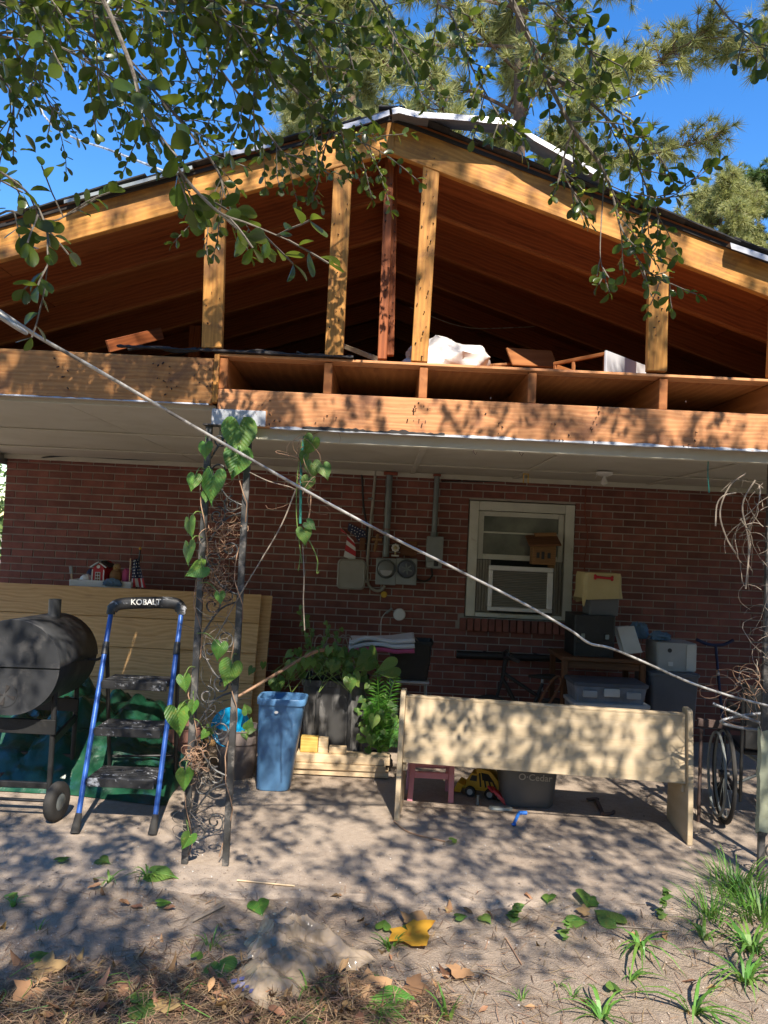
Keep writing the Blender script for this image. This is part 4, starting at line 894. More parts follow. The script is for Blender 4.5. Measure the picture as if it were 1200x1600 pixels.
tag(obj('red_cushion', crumple((tx(198), ty - .01, TB + .085), .06, (.7, .6, 1.3), 12, .3, 20), M['towelp'], smooth=True), 'crimson cloth bundle beside the bird figurine', 'cloth')
tag(obj('turquoise_cloth', crumple((tx(182), ty - .1, TB + .028), .075, (1.1, .35, .55), 15, .6, 26, 3), M['bluerag'], smooth=True), 'turquoise rag hanging over the front edge of the white tray', 'cloth')
br = thing('paint_brush', (tx(116), ty, TB), 'paint brush standing upright at the left end of the tray', 'brush'); a = V((tx(115), ty - .02, TB))
obj('handle', G().tube([a, a + V((-.012, 0, .09))], [.006, .009], 8), M['lumber'], br, True); obj('bristles', G().box(a + V((-.018, 0, .125)), (.03, .012, .07), Matrix.Rotation(R(-8), 3, 'Y'), .003), M['greymetal'], br)
sf = thing('small_flag', (tx(212), ty, TB), 'small stars and stripes flag furled on a stick at the right tray end', 'flag'); a = V((tx(206), ty - .06, TB - .05))
obj('stick', G().tube([a, a + V((0, 0, .30))], .005, 6), M['lumber'], sf, True)
a2 = V((tx(216), ty - .03, TB - .03)); obj('pole', G().tube([a2, a2 + V((.012, 0, .36))], .007, 6), M['black'], sf, True); obj('finial', G().ball(a2 + V((.012, 0, .37)), .014, 8, 6), M['toyyellow'], sf, True)
def cloth_pt(u, v): return V((tx(208) + u * (.05 + .09 * v), ty - .05 + .018 * math.sin(u * 9 + v * 3), TB + .235 - v * .235 + .02 * u * (1 - v)))
obj('canton', G().grid(lambda u, v: cloth_pt(u, v * .68), 10, 8), M['navy'], sf, True)
for k in range(6): obj('stripe', G().grid(lambda u, v, k=k: cloth_pt((k + u) / 6, .68 + v * .32), 3, 5), M['red'] if k % 2 else M['plasticwhite'], sf, True)
for i in range(4):
    for j in range(6):
        c = cloth_pt((i + .5 + .25 * (j % 2)) / 4.4, (j + .5) / 6 * .66) + V((0, -.004, 0)); obj('star', G().lathe([(.0055, 0), (.0055, .001)], c, 5, Matrix.Rotation(R(90), 3, 'X')), M['plasticwhite'], sf)

# ------------------------------------------------------------------ barrel smoker
A = at(18, 1043, 4.42); B = at(86, 1022, 5.12); ax = (B - A).normalized()
gr = thing('barrel_grill', (A.x, (A.y + B.y) / 2, 0), 'black barrel smoker grill with chimney on wheeled frame at left edge', 'grill')
RB = 0.268; fx = frame(ax, (0, 0, 1)); L = (B - A).length
def ring(s, r, n=36, a0=0, a1=2 * math.pi):
    return [A + ax * s + (fx.col[1] * math.cos(a0 + (a1 - a0) * k / n) + fx.col[2] * math.sin(a0 + (a1 - a0) * k / n)) * r for k in range(n)]
obj('barrel', G().loft([ring(0.012, RB - .006), ring(0.012, RB), ring(L, RB), ring(L + .03, RB * .9)]), M['barrel'], gr, True, 30)
def half(s0, s1, r, a0, a1, n=22):
    g = G()
    for s in (s0, s1):
        for k in range(n + 1):
            t = a0 + (a1 - a0) * k / n; g.v.append(tuple(A + ax * s + (fx.col[1] * math.cos(t) + fx.col[2] * math.sin(t)) * r))
    for k in range(n): g.f.append((k, k + 1, n + 2 + k, n + 1 + k))
    return g
o = obj('lid', half(-.012, L + .01, RB + .006, R(2), R(178)), M['barrel'], gr, True); s_ = o.modifiers.new('t', 'SOLIDIFY'); s_.thickness = .004
def disc(s, r, a0, a1, n=26):
    g = G(); pts = [A + ax * s + (fx.col[1] * math.cos(a0 + (a1 - a0) * k / n) + fx.col[2] * math.sin(a0 + (a1 - a0) * k / n)) * r for k in range(n + 1)]
    return g.prism(pts, ax * .006)
obj('lid_end', disc(-.014, RB + .004, R(1), R(179)), M['barrel'], gr); obj('end_plate', disc(-.004, RB, R(181), R(359)), M['barrel'], gr)
for k in range(12): pass
vc = A + ax * -.01 - V((0, 0, .155)) + fx.col[1] * 0.02
obj('vent_disc', G().lathe([(.066, 0), (.066, .004)], vc, 22, fx @ Matrix.Rotation(R(-90), 3, 'Y')), M['barrel'], gr, True)
for k in range(4):
    an = R(k * 90 + 40 - 45 + 8); d1 = fx.col[1] * math.cos(an) + fx.col[2] * math.sin(an); d2 = fx.col[1] * math.cos(an + .42) + fx.col[2] * math.sin(an + .42)
    obj('vent_slot', G().prism([vc - ax * .007 + d1 * .010, vc - ax * .007 + d1 * .058, vc - ax * .007 + d2 * .058], ax * -.002), M['tar'], gr)
ch0 = at(84, 972, 4.9); ch1 = at(89, 934, 4.9)
ch = G().lathe([(.038, -.06), (.038, .145), (.034, .145), (.034, .02)], ch0, 20, frame(V((1, 0, 0)), (ch1 - ch0)), False); obj('chimney', ch, M['barrel'], gr, True)
hd = A + ax * (L * .6) + fx.col[1] * -(RB + .0)
sgn = -1 if (fx.col[1]).x > 0 else 1
hp = A + ax * (L * .75) + fx.col[1] * (RB * sgn) ; hp = hp if hp.x > A.x else A + ax * (L * .75) - fx.col[1] * (RB * sgn)
obj('handle', G().tube(curve_pts([hp + V((-.01, 0, 0)), hp + V((.05, 0, -.005)), hp + V((.085, 0, .012))], 4), .009, 8), M['black'], gr, True)
# frame: two bent-tube trestles
gy0, gy1 = 4.55, 5.15
xr0, xr1 = at(80, 1180, gy0).x, at(116, 1140, gy1).x; xl0 = xr0 - .52; xl1 = xr1 - .52
zt0 = at(80, 1075, gy0).z
for (yv, xr, xl, zt) in ((gy0, xr0, xl0, zt0 - .04), (gy1, xr1, xl1, at(118, 1062, gy1).z - .02)):
    for x, s in ((xr, -1), (xl, 1)):
        obj('leg', G().tube(curve_pts([V((x, yv, .02)), V((x, yv, zt - .05)), V((x + s * .012, yv, zt)), V((x + s * .06, yv, zt + .03)), V((x + s * .13, yv, zt - .045))], 5), .0155, 10), M['black'], gr, True)
    obj('rail', G().box(((xr + xl) / 2, yv - .02, at(40, 1133, gy0).z), (xr - xl + .05, .02, .085), None, .003), M['black'], gr)
    obj('rail', G().box(((xr + xl) / 2, yv, .2), (xr - xl, .02, .035), None, .003), M['black'], gr)
for x in (xr0, xl0): obj('side_rail', G().bar((x, gy0, .45), (x + xr1 - xr0, gy1, .45), .05, .018, (0, 0, 1), .002), M['black'], gr)
for (x, nm) in ((xr0 + .05, 0), (xl0 - .05, 1)):
    wc = V((x, gy0 + .0, .112)); RY = Matrix.Rotation(R(90), 3, 'Y') 
    RW = Matrix.Rotation(R(-8), 3, 'Z') @ RY
    w_ = obj('wheel', G().lathe([(.05, -.026), (.085, -.03), (.105, -.024), (.112, -.012), (.112, .012), (.105, .024), (.085, .03), (.05, .026), (.05, -.026)], wc, 30, RW, False), M['rubber'], gr, True, 50)
    obj('hub', G().lathe([(.012, -.032), (.05, -.022), (.05, .022), (.012, .032)], wc, 16, RW), M['greymetal'], w_, True)
obj('axle', G().tube([(xl0 - .06, gy0, .112), (xr0 + .06, gy0, .112)], .01, 8), M['black'], gr, True)
rb = thing('rusty_bracket', gnd(40, 1235), 'rusty metal bracket lying low under the barrel grill', 'bracket')
M['rust'] = plain('rusted_steel', (0.12, 0.075, 0.06), (0.075, 0.05, 0.045), rough=.8, bmp=.4)
a = gnd(-10, 1238); b = gnd(76, 1225)
for dz, dy in ((.05, 0), (.085, .07)): board('strip', a + V((0, dy, dz)), b + V((0, dy, dz)), .035, .012, (0, 0, 1), M['rust'], rb)
board('cross_strip', b + V((-.06, -.01, .07)), b + V((-.02, .12, .10)), .05, .012, (0, 0, 1), M['rust'], rb)

# ------------------------------------------------------------------ green tarp heaped behind
def tarp_pt(u, v):
    x = -3.15 + 1.86 * u; y = 4.95 + 1.2 * v
    e = math.sin(math.pi * min(1, max(0, u))) ** .45 * (1 - (1 - min(1, v * 1.45)) ** 2.2)
    h = 0.56 * e * (1 - .25 * v) * (1 + .28 * noise.noise(V((x * 1.6, y * 1.6, 4)))) 
    p = V((x * 2.6, y * 2.6, h * 2)); vv = noise.voronoi(p)[0]; h += .20 * (vv[1] - vv[0] - .3) * (.25 + e)
    vv = noise.voronoi(p * 2.7)[0]; h += .07 * (vv[1] - vv[0] - .3) * (.4 + e); d = .1 * noise.noise_vector(p * .8)
    return V((x + d.x * .8, y + d.y, max(.006, h + .01)))
tag(obj('green_tarp', G().grid(tarp_pt, 90, 56), M['tarp'], smooth=True, sharp=28), 'crumpled dark green tarp heaped on the slab behind grill and ladder', 'tarp')

# ------------------------------------------------------------------ step ladder
ld = thing('step_ladder', gnd(178, 1300), 'blue three step folding ladder with paint splattered black treads', 'ladder')
fl0, fr0 = gnd(118, 1303), gnd(239, 1305)
yt = 4.86; tl, trr = at(173, 960, yt), at(283, 960, yt)
for a, b in ((fl0, tl), (fr0, trr)):
    ra = obj('rail', G().tube([a + (b - a) * .06, b], .0155, 12), M['ladderblue'], ld, True)
    obj('foot', G().tube([a + V((-.004, 0, .003)), a + (b - a) * .085], [.026, .0175], 10), M['rubber'], ra, True)
    obj('joint_sleeve', G().tube([a + (b - a) * .80, a + (b - a) * .86], .0205, 12), M['splatter'], ra, True)
rl0, rr0 = gnd(171, 1232), gnd(273, 1230)
for a, k in ((rl0, 0), (rr0, 1)):
    src = (tl, trr)[k]; fr = (fl0, fr0)[k]; b = fr + (src - fr) * .83 + V((0, .03, 0))
    rgl = obj('rear_leg', G().tube([a + V((0, 0, .03)), b], .0125, 10), M['black'], ld, True)
    obj('foot', G().tube([a, a + (b - a) * .06], [.02, .0155], 8), M['rubber'], rgl, True)
    s0 = fr + (src - fr) * .60; s1 = a + (b - a) * .56
obj('rear_brace', G().tube([rl0 + (V((0, 0, .22))) + V((.006, -.03, 0)), rr0 + V((0, 0, .22)) + V((-.006, -.03, 0))], .008, 8), M['black'], ld, True)
for t_, dep in ((.23, .24), (.45, .21), (.665, .19)):
    a = fl0 + (tl - fl0) * t_; b = fr0 + (trr - fr0) * t_; c = (a + b) / 2; w = (b - a).length - .045
    tread = obj('tread', G().box(c + V((0, dep / 2 - .03, 0)), (w, dep, .028), Matrix.Rotation(math.atan2(b.z - a.z, b.x - a.x) * -1, 3, 'Y'), .006), M['splatter'], ld)
    for k in range(7): obj('rib', G().box(c + V((0, -.01 + k * dep / 7.6, .0165)), (w - .03, .009, .006), None, .001), M['splatter'], tread)
    obj('lip', G().box(c + V((0, -.036 + .0, -.012)), (w, .012, .05), None, .003), M['splatter'], tread)
    for s, e in ((a, 1), (b, -1)): obj('bracket', G().box(s + V((e * .02, .05, -.006)), (.006, .16, .03), None, .002), M['black'], tread)
p_ = [tl, tl + V((.004, .004, .03)), tl + V((.05, .015, .066)), (tl + trr) / 2 + V((0, .018, .072)), trr + V((-.05, .015, .066)), trr + V((-.004, .004, .03)), trr]
hg = G(); cp = curve_pts(p_, 6)
rings = []
for i, p in enumerate(cp):
    d = (cp[min(i + 1, len(cp) - 1)] - cp[max(i - 1, 0)]).normalized(); n_ = V((0, -1, .12)).normalized(); s = d.cross(n_).normalized()
    rings.append([p + n_ * (.021 * math.cos(a)) + s * (.037 * math.sin(a) if abs(i - len(cp) / 2) < len(cp) * .36 else .028 * math.sin(a)) for a in [2 * math.pi * k / 12 for k in range(12)]])
hg.loft(rings); hdl = obj('grab_handle', hg, M['splatter'], ld, True)
tcn = (tl + trr) / 2 + V((0, -.006, .072)); tdir = (trr - tl).normalized(); tn = V((0, -1, .12)).normalized(); tu = tn.cross(tdir) if tn.cross(tdir).z > 0 else tdir.cross(tn)
MT = Matrix((tdir, tu, tdir.cross(tu))).transposed().to_4x4(); MT.translation = tcn + tn * .0105 + tu * .004
text('lettering', 'KOBALT', .050, MT, M['plasticwhite'], hdl)

# ------------------------------------------------------------------ pots, bowl, cans
def pot(name, c, r, h, m, label, mat2='soil'):
    t = thing(name, c, label, 'plant pot'); c = V(c)
    obj('pot_body', G().lathe([(.001, 0), (r * .70, 0), (r * .74, .008), (r * .92, h * .72), (r * .90, h * .73)], c, 30, None, False), M[m], t, True)
    obj('rim', G().lathe([(r * .92, h * .70), (r * .985, h * .72), (r * 1.0, h * .97), (r * 1.03, h * .985), (r * 1.03, h), (r * .95, h), (r * .92, h * .8), (.001, h * .8)], c, 30, None, False), M[m], t, True)
    obj('soil', G().lathe([(r * .91, h * .88), (.001, h * .9)], c, 20, None, False), M['soil'], t, True); return t
pc = gnd(362, 1222); pc.y += .16; pc.z = 0; pot('flower_pot', pc, .165, .345, 'potgrey', 'grey brown flower pot behind the iron post with a turquoise bowl in it')
pc2 = gnd(272, 1212); pc2.y += .14; pc2.z = 0; pot('flower_pot', pc2, .15, .32, 'potred', 'reddish brown flower pot behind the right ladder leg')
bc = at(360, 1136, pc.y - .08); MB_ = Matrix.Rotation(R(68), 3, 'X') @ Matrix.Rotation(R(0), 3, 'Z')
tb = thing('turquoise_bowl', bc, 'bright turquoise plastic bowl standing on edge in the grey pot', 'bowl')
obj('bowl_shell', G().lathe([(.001, -.06), (.06, -.06), (.07, -.055), (.105, -.012), (.128, 0), (.138, .001), (.138, .006), (.126, .006), (.102, -.006), (.066, -.049), (.001, -.052)], bc, 34, MB_, False), M['turq'], tb, True, 60)
for r_ in (.03, .05): obj('base_ring', G().tube([bc + MB_ @ V((r_ * math.cos(a), r_ * math.sin(a), -.05)) for a in [2 * math.pi * k / 20 for k in range(20)]], .003, 5, False, True), M['turq'], tb, True)
def rrxy(c, w, d, r, z, tilt=(0, 0), n=5):
    pts = []
    for (sx, sy, a0) in ((1, 1, 0), (-1, 1, 90), (-1, -1, 180), (1, -1, 270)):
        for k in range(n + 1):
            a = R(a0 + 90 * k / n); pts.append(V((c.x + sx * (w / 2 - r) + r * math.cos(a) + tilt[0] * z, c.y + sy * (d / 2 - r) + r * math.sin(a) + tilt[1] * z, z)))
    return pts
cc = gnd(424, 1238); cc.y += .10
tcn_ = thing('trash_can', cc, 'tall blue plastic wastebasket standing on the slab beside the pot', 'trash can')
hh = .625; tl_ = (.055, .0)
obj('can_body', G().loft([rrxy(cc, .215, .17, .05, .004, tl_), rrxy(cc, .225, .18, .05, .012, tl_), rrxy(cc, .31, .245, .06, hh - .03, tl_)], True, False).loft([rrxy(cc, .303, .238, .057, hh - .02, tl_), rrxy(cc, .22, .172, .05, .02, tl_)], False, True), M['bluecan'], tcn_, True, 50)
obj('rim', G().loft([rrxy(cc, .308, .243, .06, hh - .045, tl_), rrxy(cc, .328, .262, .065, hh - .043, tl_), rrxy(cc, .334, .268, .067, hh - .005, tl_), rrxy(cc, .328, .262, .065, hh, tl_), rrxy(cc, .30, .236, .057, hh - .003, tl_), rrxy(cc, .298, .233, .057, hh - .06, tl_)], False, False), M['bluecan'], tcn_, True, 40)
obj('badge', G().lathe([(.011, 0), (.011, .002)], V((cc.x - .02 + .03, cc.y - .137, hh - .085)), 14, Matrix.Rotation(R(90), 3, 'X') @ Matrix.Diagonal(V((1.2, .8, 1)))), M['plasticwhite'], tcn_, True)

bb = gnd(520, 1188); bb.y += .2; bb = V((at(521, 1150, 5.95).x, 5.98, 0))
bn = thing('black_bin', bb, 'scuffed black rubbish bin half hidden under vine leaves by the wall', 'bin')
hh2 = .66
obj('bin_body', G().loft([rrxy(bb, .42, .34, .05, .004), rrxy(bb, .43, .35, .05, .02), rrxy(bb, .475, .40, .06, hh2 - .05), rrxy(bb, .50, .42, .06, hh2 - .045), rrxy(bb, .505, .425, .06, hh2)], True, False).loft([rrxy(bb, .48, .40, .055, hh2), rrxy(bb, .42, .34, .05, .05)], False, True), M['blackplastic'], bn, True, 35)
for dx in (-.12, .12): obj('rib', G().box((bb.x + dx, bb.y - .195, .32), (.03, .022, .55), Matrix.Rotation(R(3.4), 3, 'X'), .006), M['blackplastic'], bn)

# ------------------------------------------------------------------ lumber stack and offcuts
ly = 5.62
for k, (xa_, xb_, zz, dy, lab) in enumerate(((440, 608, .03, 0.02, 'lowest pale board of the lumber stack behind the blue can'), (436, 603, .073, 0.0, 'middle pale board of the lumber stack behind the blue can'), (438, 609, .124, .03, 'top pale board of the lumber stack behind the blue can'))):
    h_ = (.04, .04, .058)[k]
    a = at(xa_, 1190, ly + dy); b = at(xb_, 1190, ly + dy)
    o = board('lumber_board', V((a.x, ly + dy + .06, zz)), V((b.x, ly + dy + .06 + U(-.01, .01), zz)), .14, h_, (0, 1, 0), M['lumber']); tag(o, lab, 'lumber', 'lumber stack by the wall')
o = board('sleeper', V((at(450, 1200, 5.7).x, 5.78, .012)), V((at(590, 1200, 5.7).x, 5.78, .012)), .09, .02, (0, 1, 0), M['table']); tag(o, 'dark board lying flat under the lumber stack', 'board')
for (x0_, x1_, hgt, m, lab) in ((469, 496, .11, 'yellow_wood', 'yellow wood block on the lumber stack, leftmost offcut'), (497, 512, .105, 'lumber', 'grooved pale wood offcut on the lumber stack, middle one'), (514, 541, .045, 'lumber', 'low pale wood offcut on the lumber stack, rightmost one')):
    a, b = at(x0_, 1170, ly + .05).x, at(x1_, 1170, ly + .05).x
    o = board('wood_offcut', V((a, ly + .09, .155 + hgt / 2)), V((b, ly + .09, .155 + hgt / 2)), hgt, .07, (0, 0, 1), M[m]); tag(o, lab, 'offcut', 'offcuts on the lumber stack')

# ------------------------------------------------------------------ black fabric chair with towel by the wall
bcx = V((at(640, 1040, 6.45).x, 6.5, 0)); zc0, zc1 = at(640, 1071, 6.3).z, at(640, 1003, 6.3).z
ct = thing('black_crate', bcx, 'black tapered planter box raised on a thin metal stand by the wall', 'planter')
obj('box_body', G().loft([rrxy(bcx, .30, .22, .03, zc0 + .03), rrxy(bcx, .35, .27, .03, zc1 - .03), rrxy(bcx, .37, .29, .03, zc1 - .028), rrxy(bcx, .37, .29, .03, zc1)], True, False).loft([rrxy(bcx, .35, .27, .03, zc1), rrxy(bcx, .33, .25, .03, zc0 + .15)], False, True), M['black'], ct, True, 35)
obj('stand_top', G().box((bcx.x, bcx.y, zc0 + .012), (.33, .25, .022), None, .004), M['lightgrey'], ct)
for sx in (-1, 1):
    for sy in (-1, 1): obj('leg', G().tube([V((bcx.x + sx * .14, bcx.y + sy * .1, zc0)), V((bcx.x + sx * .17, bcx.y + sy * .13, 0))], .008, 8), M['greymetal'], ct, True)
def hoop(name, pts, r, m, label, cat): return tag(obj(name, G().tube(curve_pts(pts, 8), r, 8), M[m], smooth=True), label, cat)
hoop('wire_handle', [at(611, 1005, 6.42), at(620, 996, 6.4), at(634, 993, 6.4), at(647, 996, 6.4), at(655, 1004, 6.42)], .006, 'twig', 'curved wire handle over the black planter box', 'handle')
o = bpy.data.objects['wire_handle']; o.parent = ct; o.matrix_basis = Matrix.Translation(V(o.matrix_basis.translation) - bcx)
del o['category']; del o['label']
obj('tag_card', G().box(at(633, 997, 6.36), (.07, .004, .06), Matrix.Rotation(R(6), 3, 'Y')), M['paper'], ct)
def towel_sheet(dz, dy, th):
    def f(u, v):
        x = 545 + 102 * u; yb = 1013 + 5 * math.sin(u * 3.3) + 8 * (1 - u) * 0; p = at(x, 1026 - 10 * (1 - u) ** 2 * 0, 6.05)
        sag = -.05 * (1 - u) ** 3 + .015 * math.sin(u * 6 + v * 2)
        return V((p.x, 6.02 + .26 * v + dy, zc1 - .035 + dz + sag + .012 * noise.noise(V((u * 4, v * 4, dz * 20)))))
    return f
tw_ = thing('folded_towel', at(600, 1030, 6.1), 'folded white and pink towel draped across the planter by the wall', 'towel')
for k, m in enumerate(('towelp', 'towelw', 'towelw')):
    o = obj('towel_layer', G().grid(towel_sheet(.005 + k * .038, .004 * k, 0), 22, 10), M[m], tw_, True); s_ = o.modifiers.new('t', 'SOLIDIFY'); s_.thickness = .03; s_.offset = 0
# ------------------------------------------------------------------ the pew, seen from behind
pw = thing('church_pew', gnd(850, 1300), 'pale wooden pew bench seen from behind in the middle of the slab', 'bench')
e0, e1 = gnd(616, 1281), gnd(1081, 1320)
pax = (e1 - e0); pax.z = 0; pl_ = pax.length; pax.normalize(); pdp = V((-pax.y, pax.x, 0))   # pdp: away from the camera (pew's front)
PT = at(622, 1080, e0.y + .03).z
def pew_pt(s, d, z): return e0 + pax * s + pdp * d + V((0, 0, z))
TH = .032
prof = [(0.0, 0), (.46, 0), (.47, .05), (.44, .34), (.42, .44), (.30, .50), (.20, .56), (.16, PT - .05), (.15, PT - .012), (.13, PT), (.05, PT), (.03, PT - .012), (.022, PT - .05), (0.0, .45), (-.005, .2)]
prof = [(d - .02 + .045 * (z / PT), z) for d, z in prof]
for s in (-.0, pl_ - TH):
    o = obj('end_panel', G().prism([pew_pt(s, d, z) for d, z in prof], pax * TH), M['pew'], pw)
    bv = o.modifiers.new('bevel', 'BEVEL'); bv.width = .006; bv.segments = 2
zb0, zb1 = at(622, 1188, e0.y).z - .022, at(624, 1092, e0.y + .04).z
a = pew_pt(TH + .001, .045, zb0); b = pew_pt(pl_ - TH - .001, .045, zb0)
up = (V((0, 0, zb1 - zb0)) + pdp * .05); c0 = up * .5
board('backrest', a + c0, b + c0, up.length, .022, up, M['pew'], pw, .002)
board('top_rail', a + up + V((0, 0, .008)) + pdp * .012, b + up + V((0, 0, .008)) + pdp * .012, .05, .018, pdp, M['pew'], pw, .004)
board('seat', pew_pt(TH + .001, .26, zb0 + .005), pew_pt(pl_ - TH - .001, .26, zb0 + .005), .38, .022, pdp, M['pew'], pw)
board('seat_rail', pew_pt(TH + .001, .4, zb0 - .045), pew_pt(pl_ - TH - .001, .4, zb0 - .045), .07, .02, (0, 0, 1), M['pew'], pw)
for s in (TH + .012, pl_ - TH - .012): obj('cleat', G().box(pew_pt(s, .07, zb0 - .03), (.02, .03, .05), None, .003), M['pew'], pw)

# ------------------------------------------------------------------ pink stool
s0, s1 = gnd(640, 1251), gnd(705, 1257); syy = s0.y
st = thing('pink_stool', (s0 + s1) / 2, 'small pink painted wooden stool under the left half of the pew', 'stool')
zt = at(640, 1193, syy).z + .03
for (p, k) in ((s0, 0), (s1, 1)):
    for dy in (0, .24): board('leg', V((p.x, syy + dy, 0)), V((p.x + (.012 if k == 0 else -.004), syy + dy, zt)), .036, .03, (1, 0, 0), M['pink'], st)
for dy in (0, .24):
    board('stretcher', V((s0.x + .025, syy + dy, zt - .10)), V((s1.x - .022, syy + dy, zt - .10)), .042, .02, (0, 0, 1), M['pink'], st)
    board('apron', V((s0.x + .025, syy + dy, zt - .022)), V((s1.x - .022, syy + dy, zt - .022)), .04, .02, (0, 0, 1), M['pink'], st)
board('seat', V((s0.x - .04, syy + .12, zt + .011)), V((s1.x + .04, syy + .12, zt + .011)), .32, .02, (0, 1, 0), M['pink'], st)

# ------------------------------------------------------------------ toy truck
tk = thing('toy_truck', gnd(750, 1250), 'yellow toy dump truck with black wheels parked under the pew', 'toy truck')
T0 = gnd(728, 1243); T1 = gnd(775, 1252); tdx = V((T1.x - T0.x, -.06, 0)).normalized(); tdy = V((-tdx.y, tdx.x, 0))
def tp_(a, b, z): return T0 + tdx * a + tdy * b + V((0, 0, z))
MTk = frame(tdx, (0, 0, 1)); LT = .235
obj('chassis', G().box(tp_(LT / 2 - .01, .06, .055), (LT + .05, .09, .03), MTk, .004), M['toyyellow'], tk)
obj('cab', G().prism([tp_(-.005, .005, .065), tp_(.085, .005, .065), tp_(.085, .005, .15), tp_(.03, .005, .155), tp_(.0, .005, .11)], tdy * .11), M['toyyellow'], tk)
obj('cab_window', G().prism([tp_(.02, .002, .105), tp_(.07, .002, .105), tp_(.07, .002, .14), tp_(.035, .002, .143)], tdy * .003), M['black'], tk)
obj('dump_bed', G().prism([tp_(.08, -.005, .07), tp_(.23, -.005, .062), tp_(.245, -.005, .10), tp_(.16, -.005, .185), tp_(.065, -.005, .195)], tdy * .13), M['toyyellow'], tk)
for k in range(4): obj('bed_rib', G().bar(tp_(.10 + k * .035, -.009, .075), tp_(.09 + k * .03, -.009, .165 - k * .014), .01, .006, tdx), M['tar'], tk)
obj('bed_panel', G().prism([tp_(.11, -.008, .12), tp_(.19, -.008, .115), tp_(.15, -.008, .165), tp_(.10, -.008, .17)], tdy * .002), M['tar'], tk)
obj('blade', G().prism([tp_(-.09, -.01, .02), tp_(-.04, -.01, .02), tp_(-.02, -.01, .07), tp_(-.06, -.01, .085)], tdy * .14), M['toyyellow'], tk)
for (a_, r_) in ((.03, .036), (.165, .036), (.235, .032)):
    for b_ in (-.012, .115):
        wc = tp_(a_, b_ + .0, r_); RW = frame(tdx, (0, 0, 1)) @ Matrix.Rotation(R(90), 3, 'X')
        w_ = obj('wheel', G().lathe([(r_ * .5, -.014), (r_ * .92, -.016), (r_, -.008), (r_, .008), (r_ * .92, .016), (r_ * .5, .014)], wc, 18, RW), M['rubber'], tk, True)
        obj('rim', G().lathe([(r_ * .55, -.0165), (r_ * .55, .0165)], wc, 12, RW), M['lightgrey'], w_, True)
rs = thing('red_scoop', gnd(780, 1250), 'red toy scoop leaning between toy truck and grey bin', 'toy')
a, b = at(770, 1238, T1.y - .08), at(790, 1254, T1.y - .1); b.z = .012
obj('scoop', G().prism([a + V((-.01, 0, .012)), a + V((.012, 0, .012)), b + V((.035, 0, .0)), b + V((-.0, 0, -.008))], V((0, .05, .012))), M['toyred'], rs); obj('grip', G().tube([a, a + V((-.03, .03, .03))], .008, 8), M['toyred'], rs, True)
mb = gnd(760, 1259); tag(obj('metal_fitting', G().lathe([(.013, 0), (.013, .012), (.008, .014), (.008, .055), (.010, .057), (.010, .062), (.001, .064)], gnd(746, 1257), 12, None, False), M['greymetal'], smooth=True), 'small upright metal fitting on the slab in front of the toy truck', 'fitting')
tag(obj('foot_pedal', G().loft([rrxy(gnd(782, 1264), .16, .07, .03, .002), rrxy(gnd(782, 1264), .15, .06, .03, .016)]), M['greymetal'], smooth=True), 'flat grey pad on the slab at the foot of the grey bin', 'pad')

# ------------------------------------------------------------------ grey mop bucket with lettering
oc = gnd(826, 1264); oc.y += .13; oc.z = 0
mbk = thing('mop_bucket', oc, 'dark grey plastic mop bucket with pale lettering under the pew', 'bucket')
hb = .315
obj('bucket_body', G().loft([rrxy(oc, .33, .22, .06, .003), rrxy(oc, .345, .235, .06, .015), rrxy(oc, .40, .28, .07, hb)], True, False).loft([rrxy(oc, .39, .27, .07, hb), rrxy(oc, .33, .22, .06, .03)], False, True), M['greybin'], mbk, True, 40)
obj('rim', G().loft([rrxy(oc, .40, .28, .07, hb - .015), rrxy(oc, .415, .295, .075, hb - .012), rrxy(oc, .415, .295, .075, hb + .004), rrxy(oc, .385, .265, .07, hb + .004)], False, False), M['greybin'], mbk, True, 40)
obj('wringer', G().loft([rrxy(oc + V((-.07, 0, 0)), .25, .2, .06, hb - .02), rrxy(oc + V((-.07, 0, 0)), .26, .21, .06, hb + .035), rrxy(oc + V((-.07, 0, 0)), .2, .16, .05, hb + .05)]), M['toyred'], mbk, True, 40)
MO = Matrix.Translation(V((oc.x + .035, oc.y - .136, .205))) @ Matrix.Rotation(R(90 + 5.5), 4, 'X')
MO = MO @ Matrix.Rotation(R(-1), 4, 'Z')
text('lettering', 'O·Cedar', .062, MO, M['lightgrey'], mbk)
bt = thing('blue_toy_tool', gnd(812, 1278), 'blue plastic toy hook lying on the slab in front of the bucket', 'toy')
a, b, c = gnd(803, 1288, .012), gnd(811, 1270, .012), gnd(823, 1270, .012)
obj('shaft', G().tube([a, b], .010, 8), M['toyblue'], bt, True); obj('head', G().tube([b, c], .012, 8), M['toyblue'], bt, True); obj('tip', G().ball(a, .016, 8, 6, (1, 1, .6)), M['toyblue'], bt, True)
hm = thing('dark_tool', gnd(940, 1262), 'dark rusty hand tool lying on the slab under the right half of the pew', 'tool')
a, b = gnd(932, 1250, .012), gnd(942, 1272, .012)
obj('handle', G().tube([a, b], .014, 8), M['rust'], hm, True); obj('head', G().tube(curve_pts([b, b + V((.06, .02, 0)), b + V((.09, .06, 0))], 4), .011, 8), M['rust'], hm, True); obj('blade', G().box(a + V((-.02, .02, .0)), (.09, .03, .012), Matrix.Rotation(R(20), 3, 'Z'), .003), M['rust'], hm)

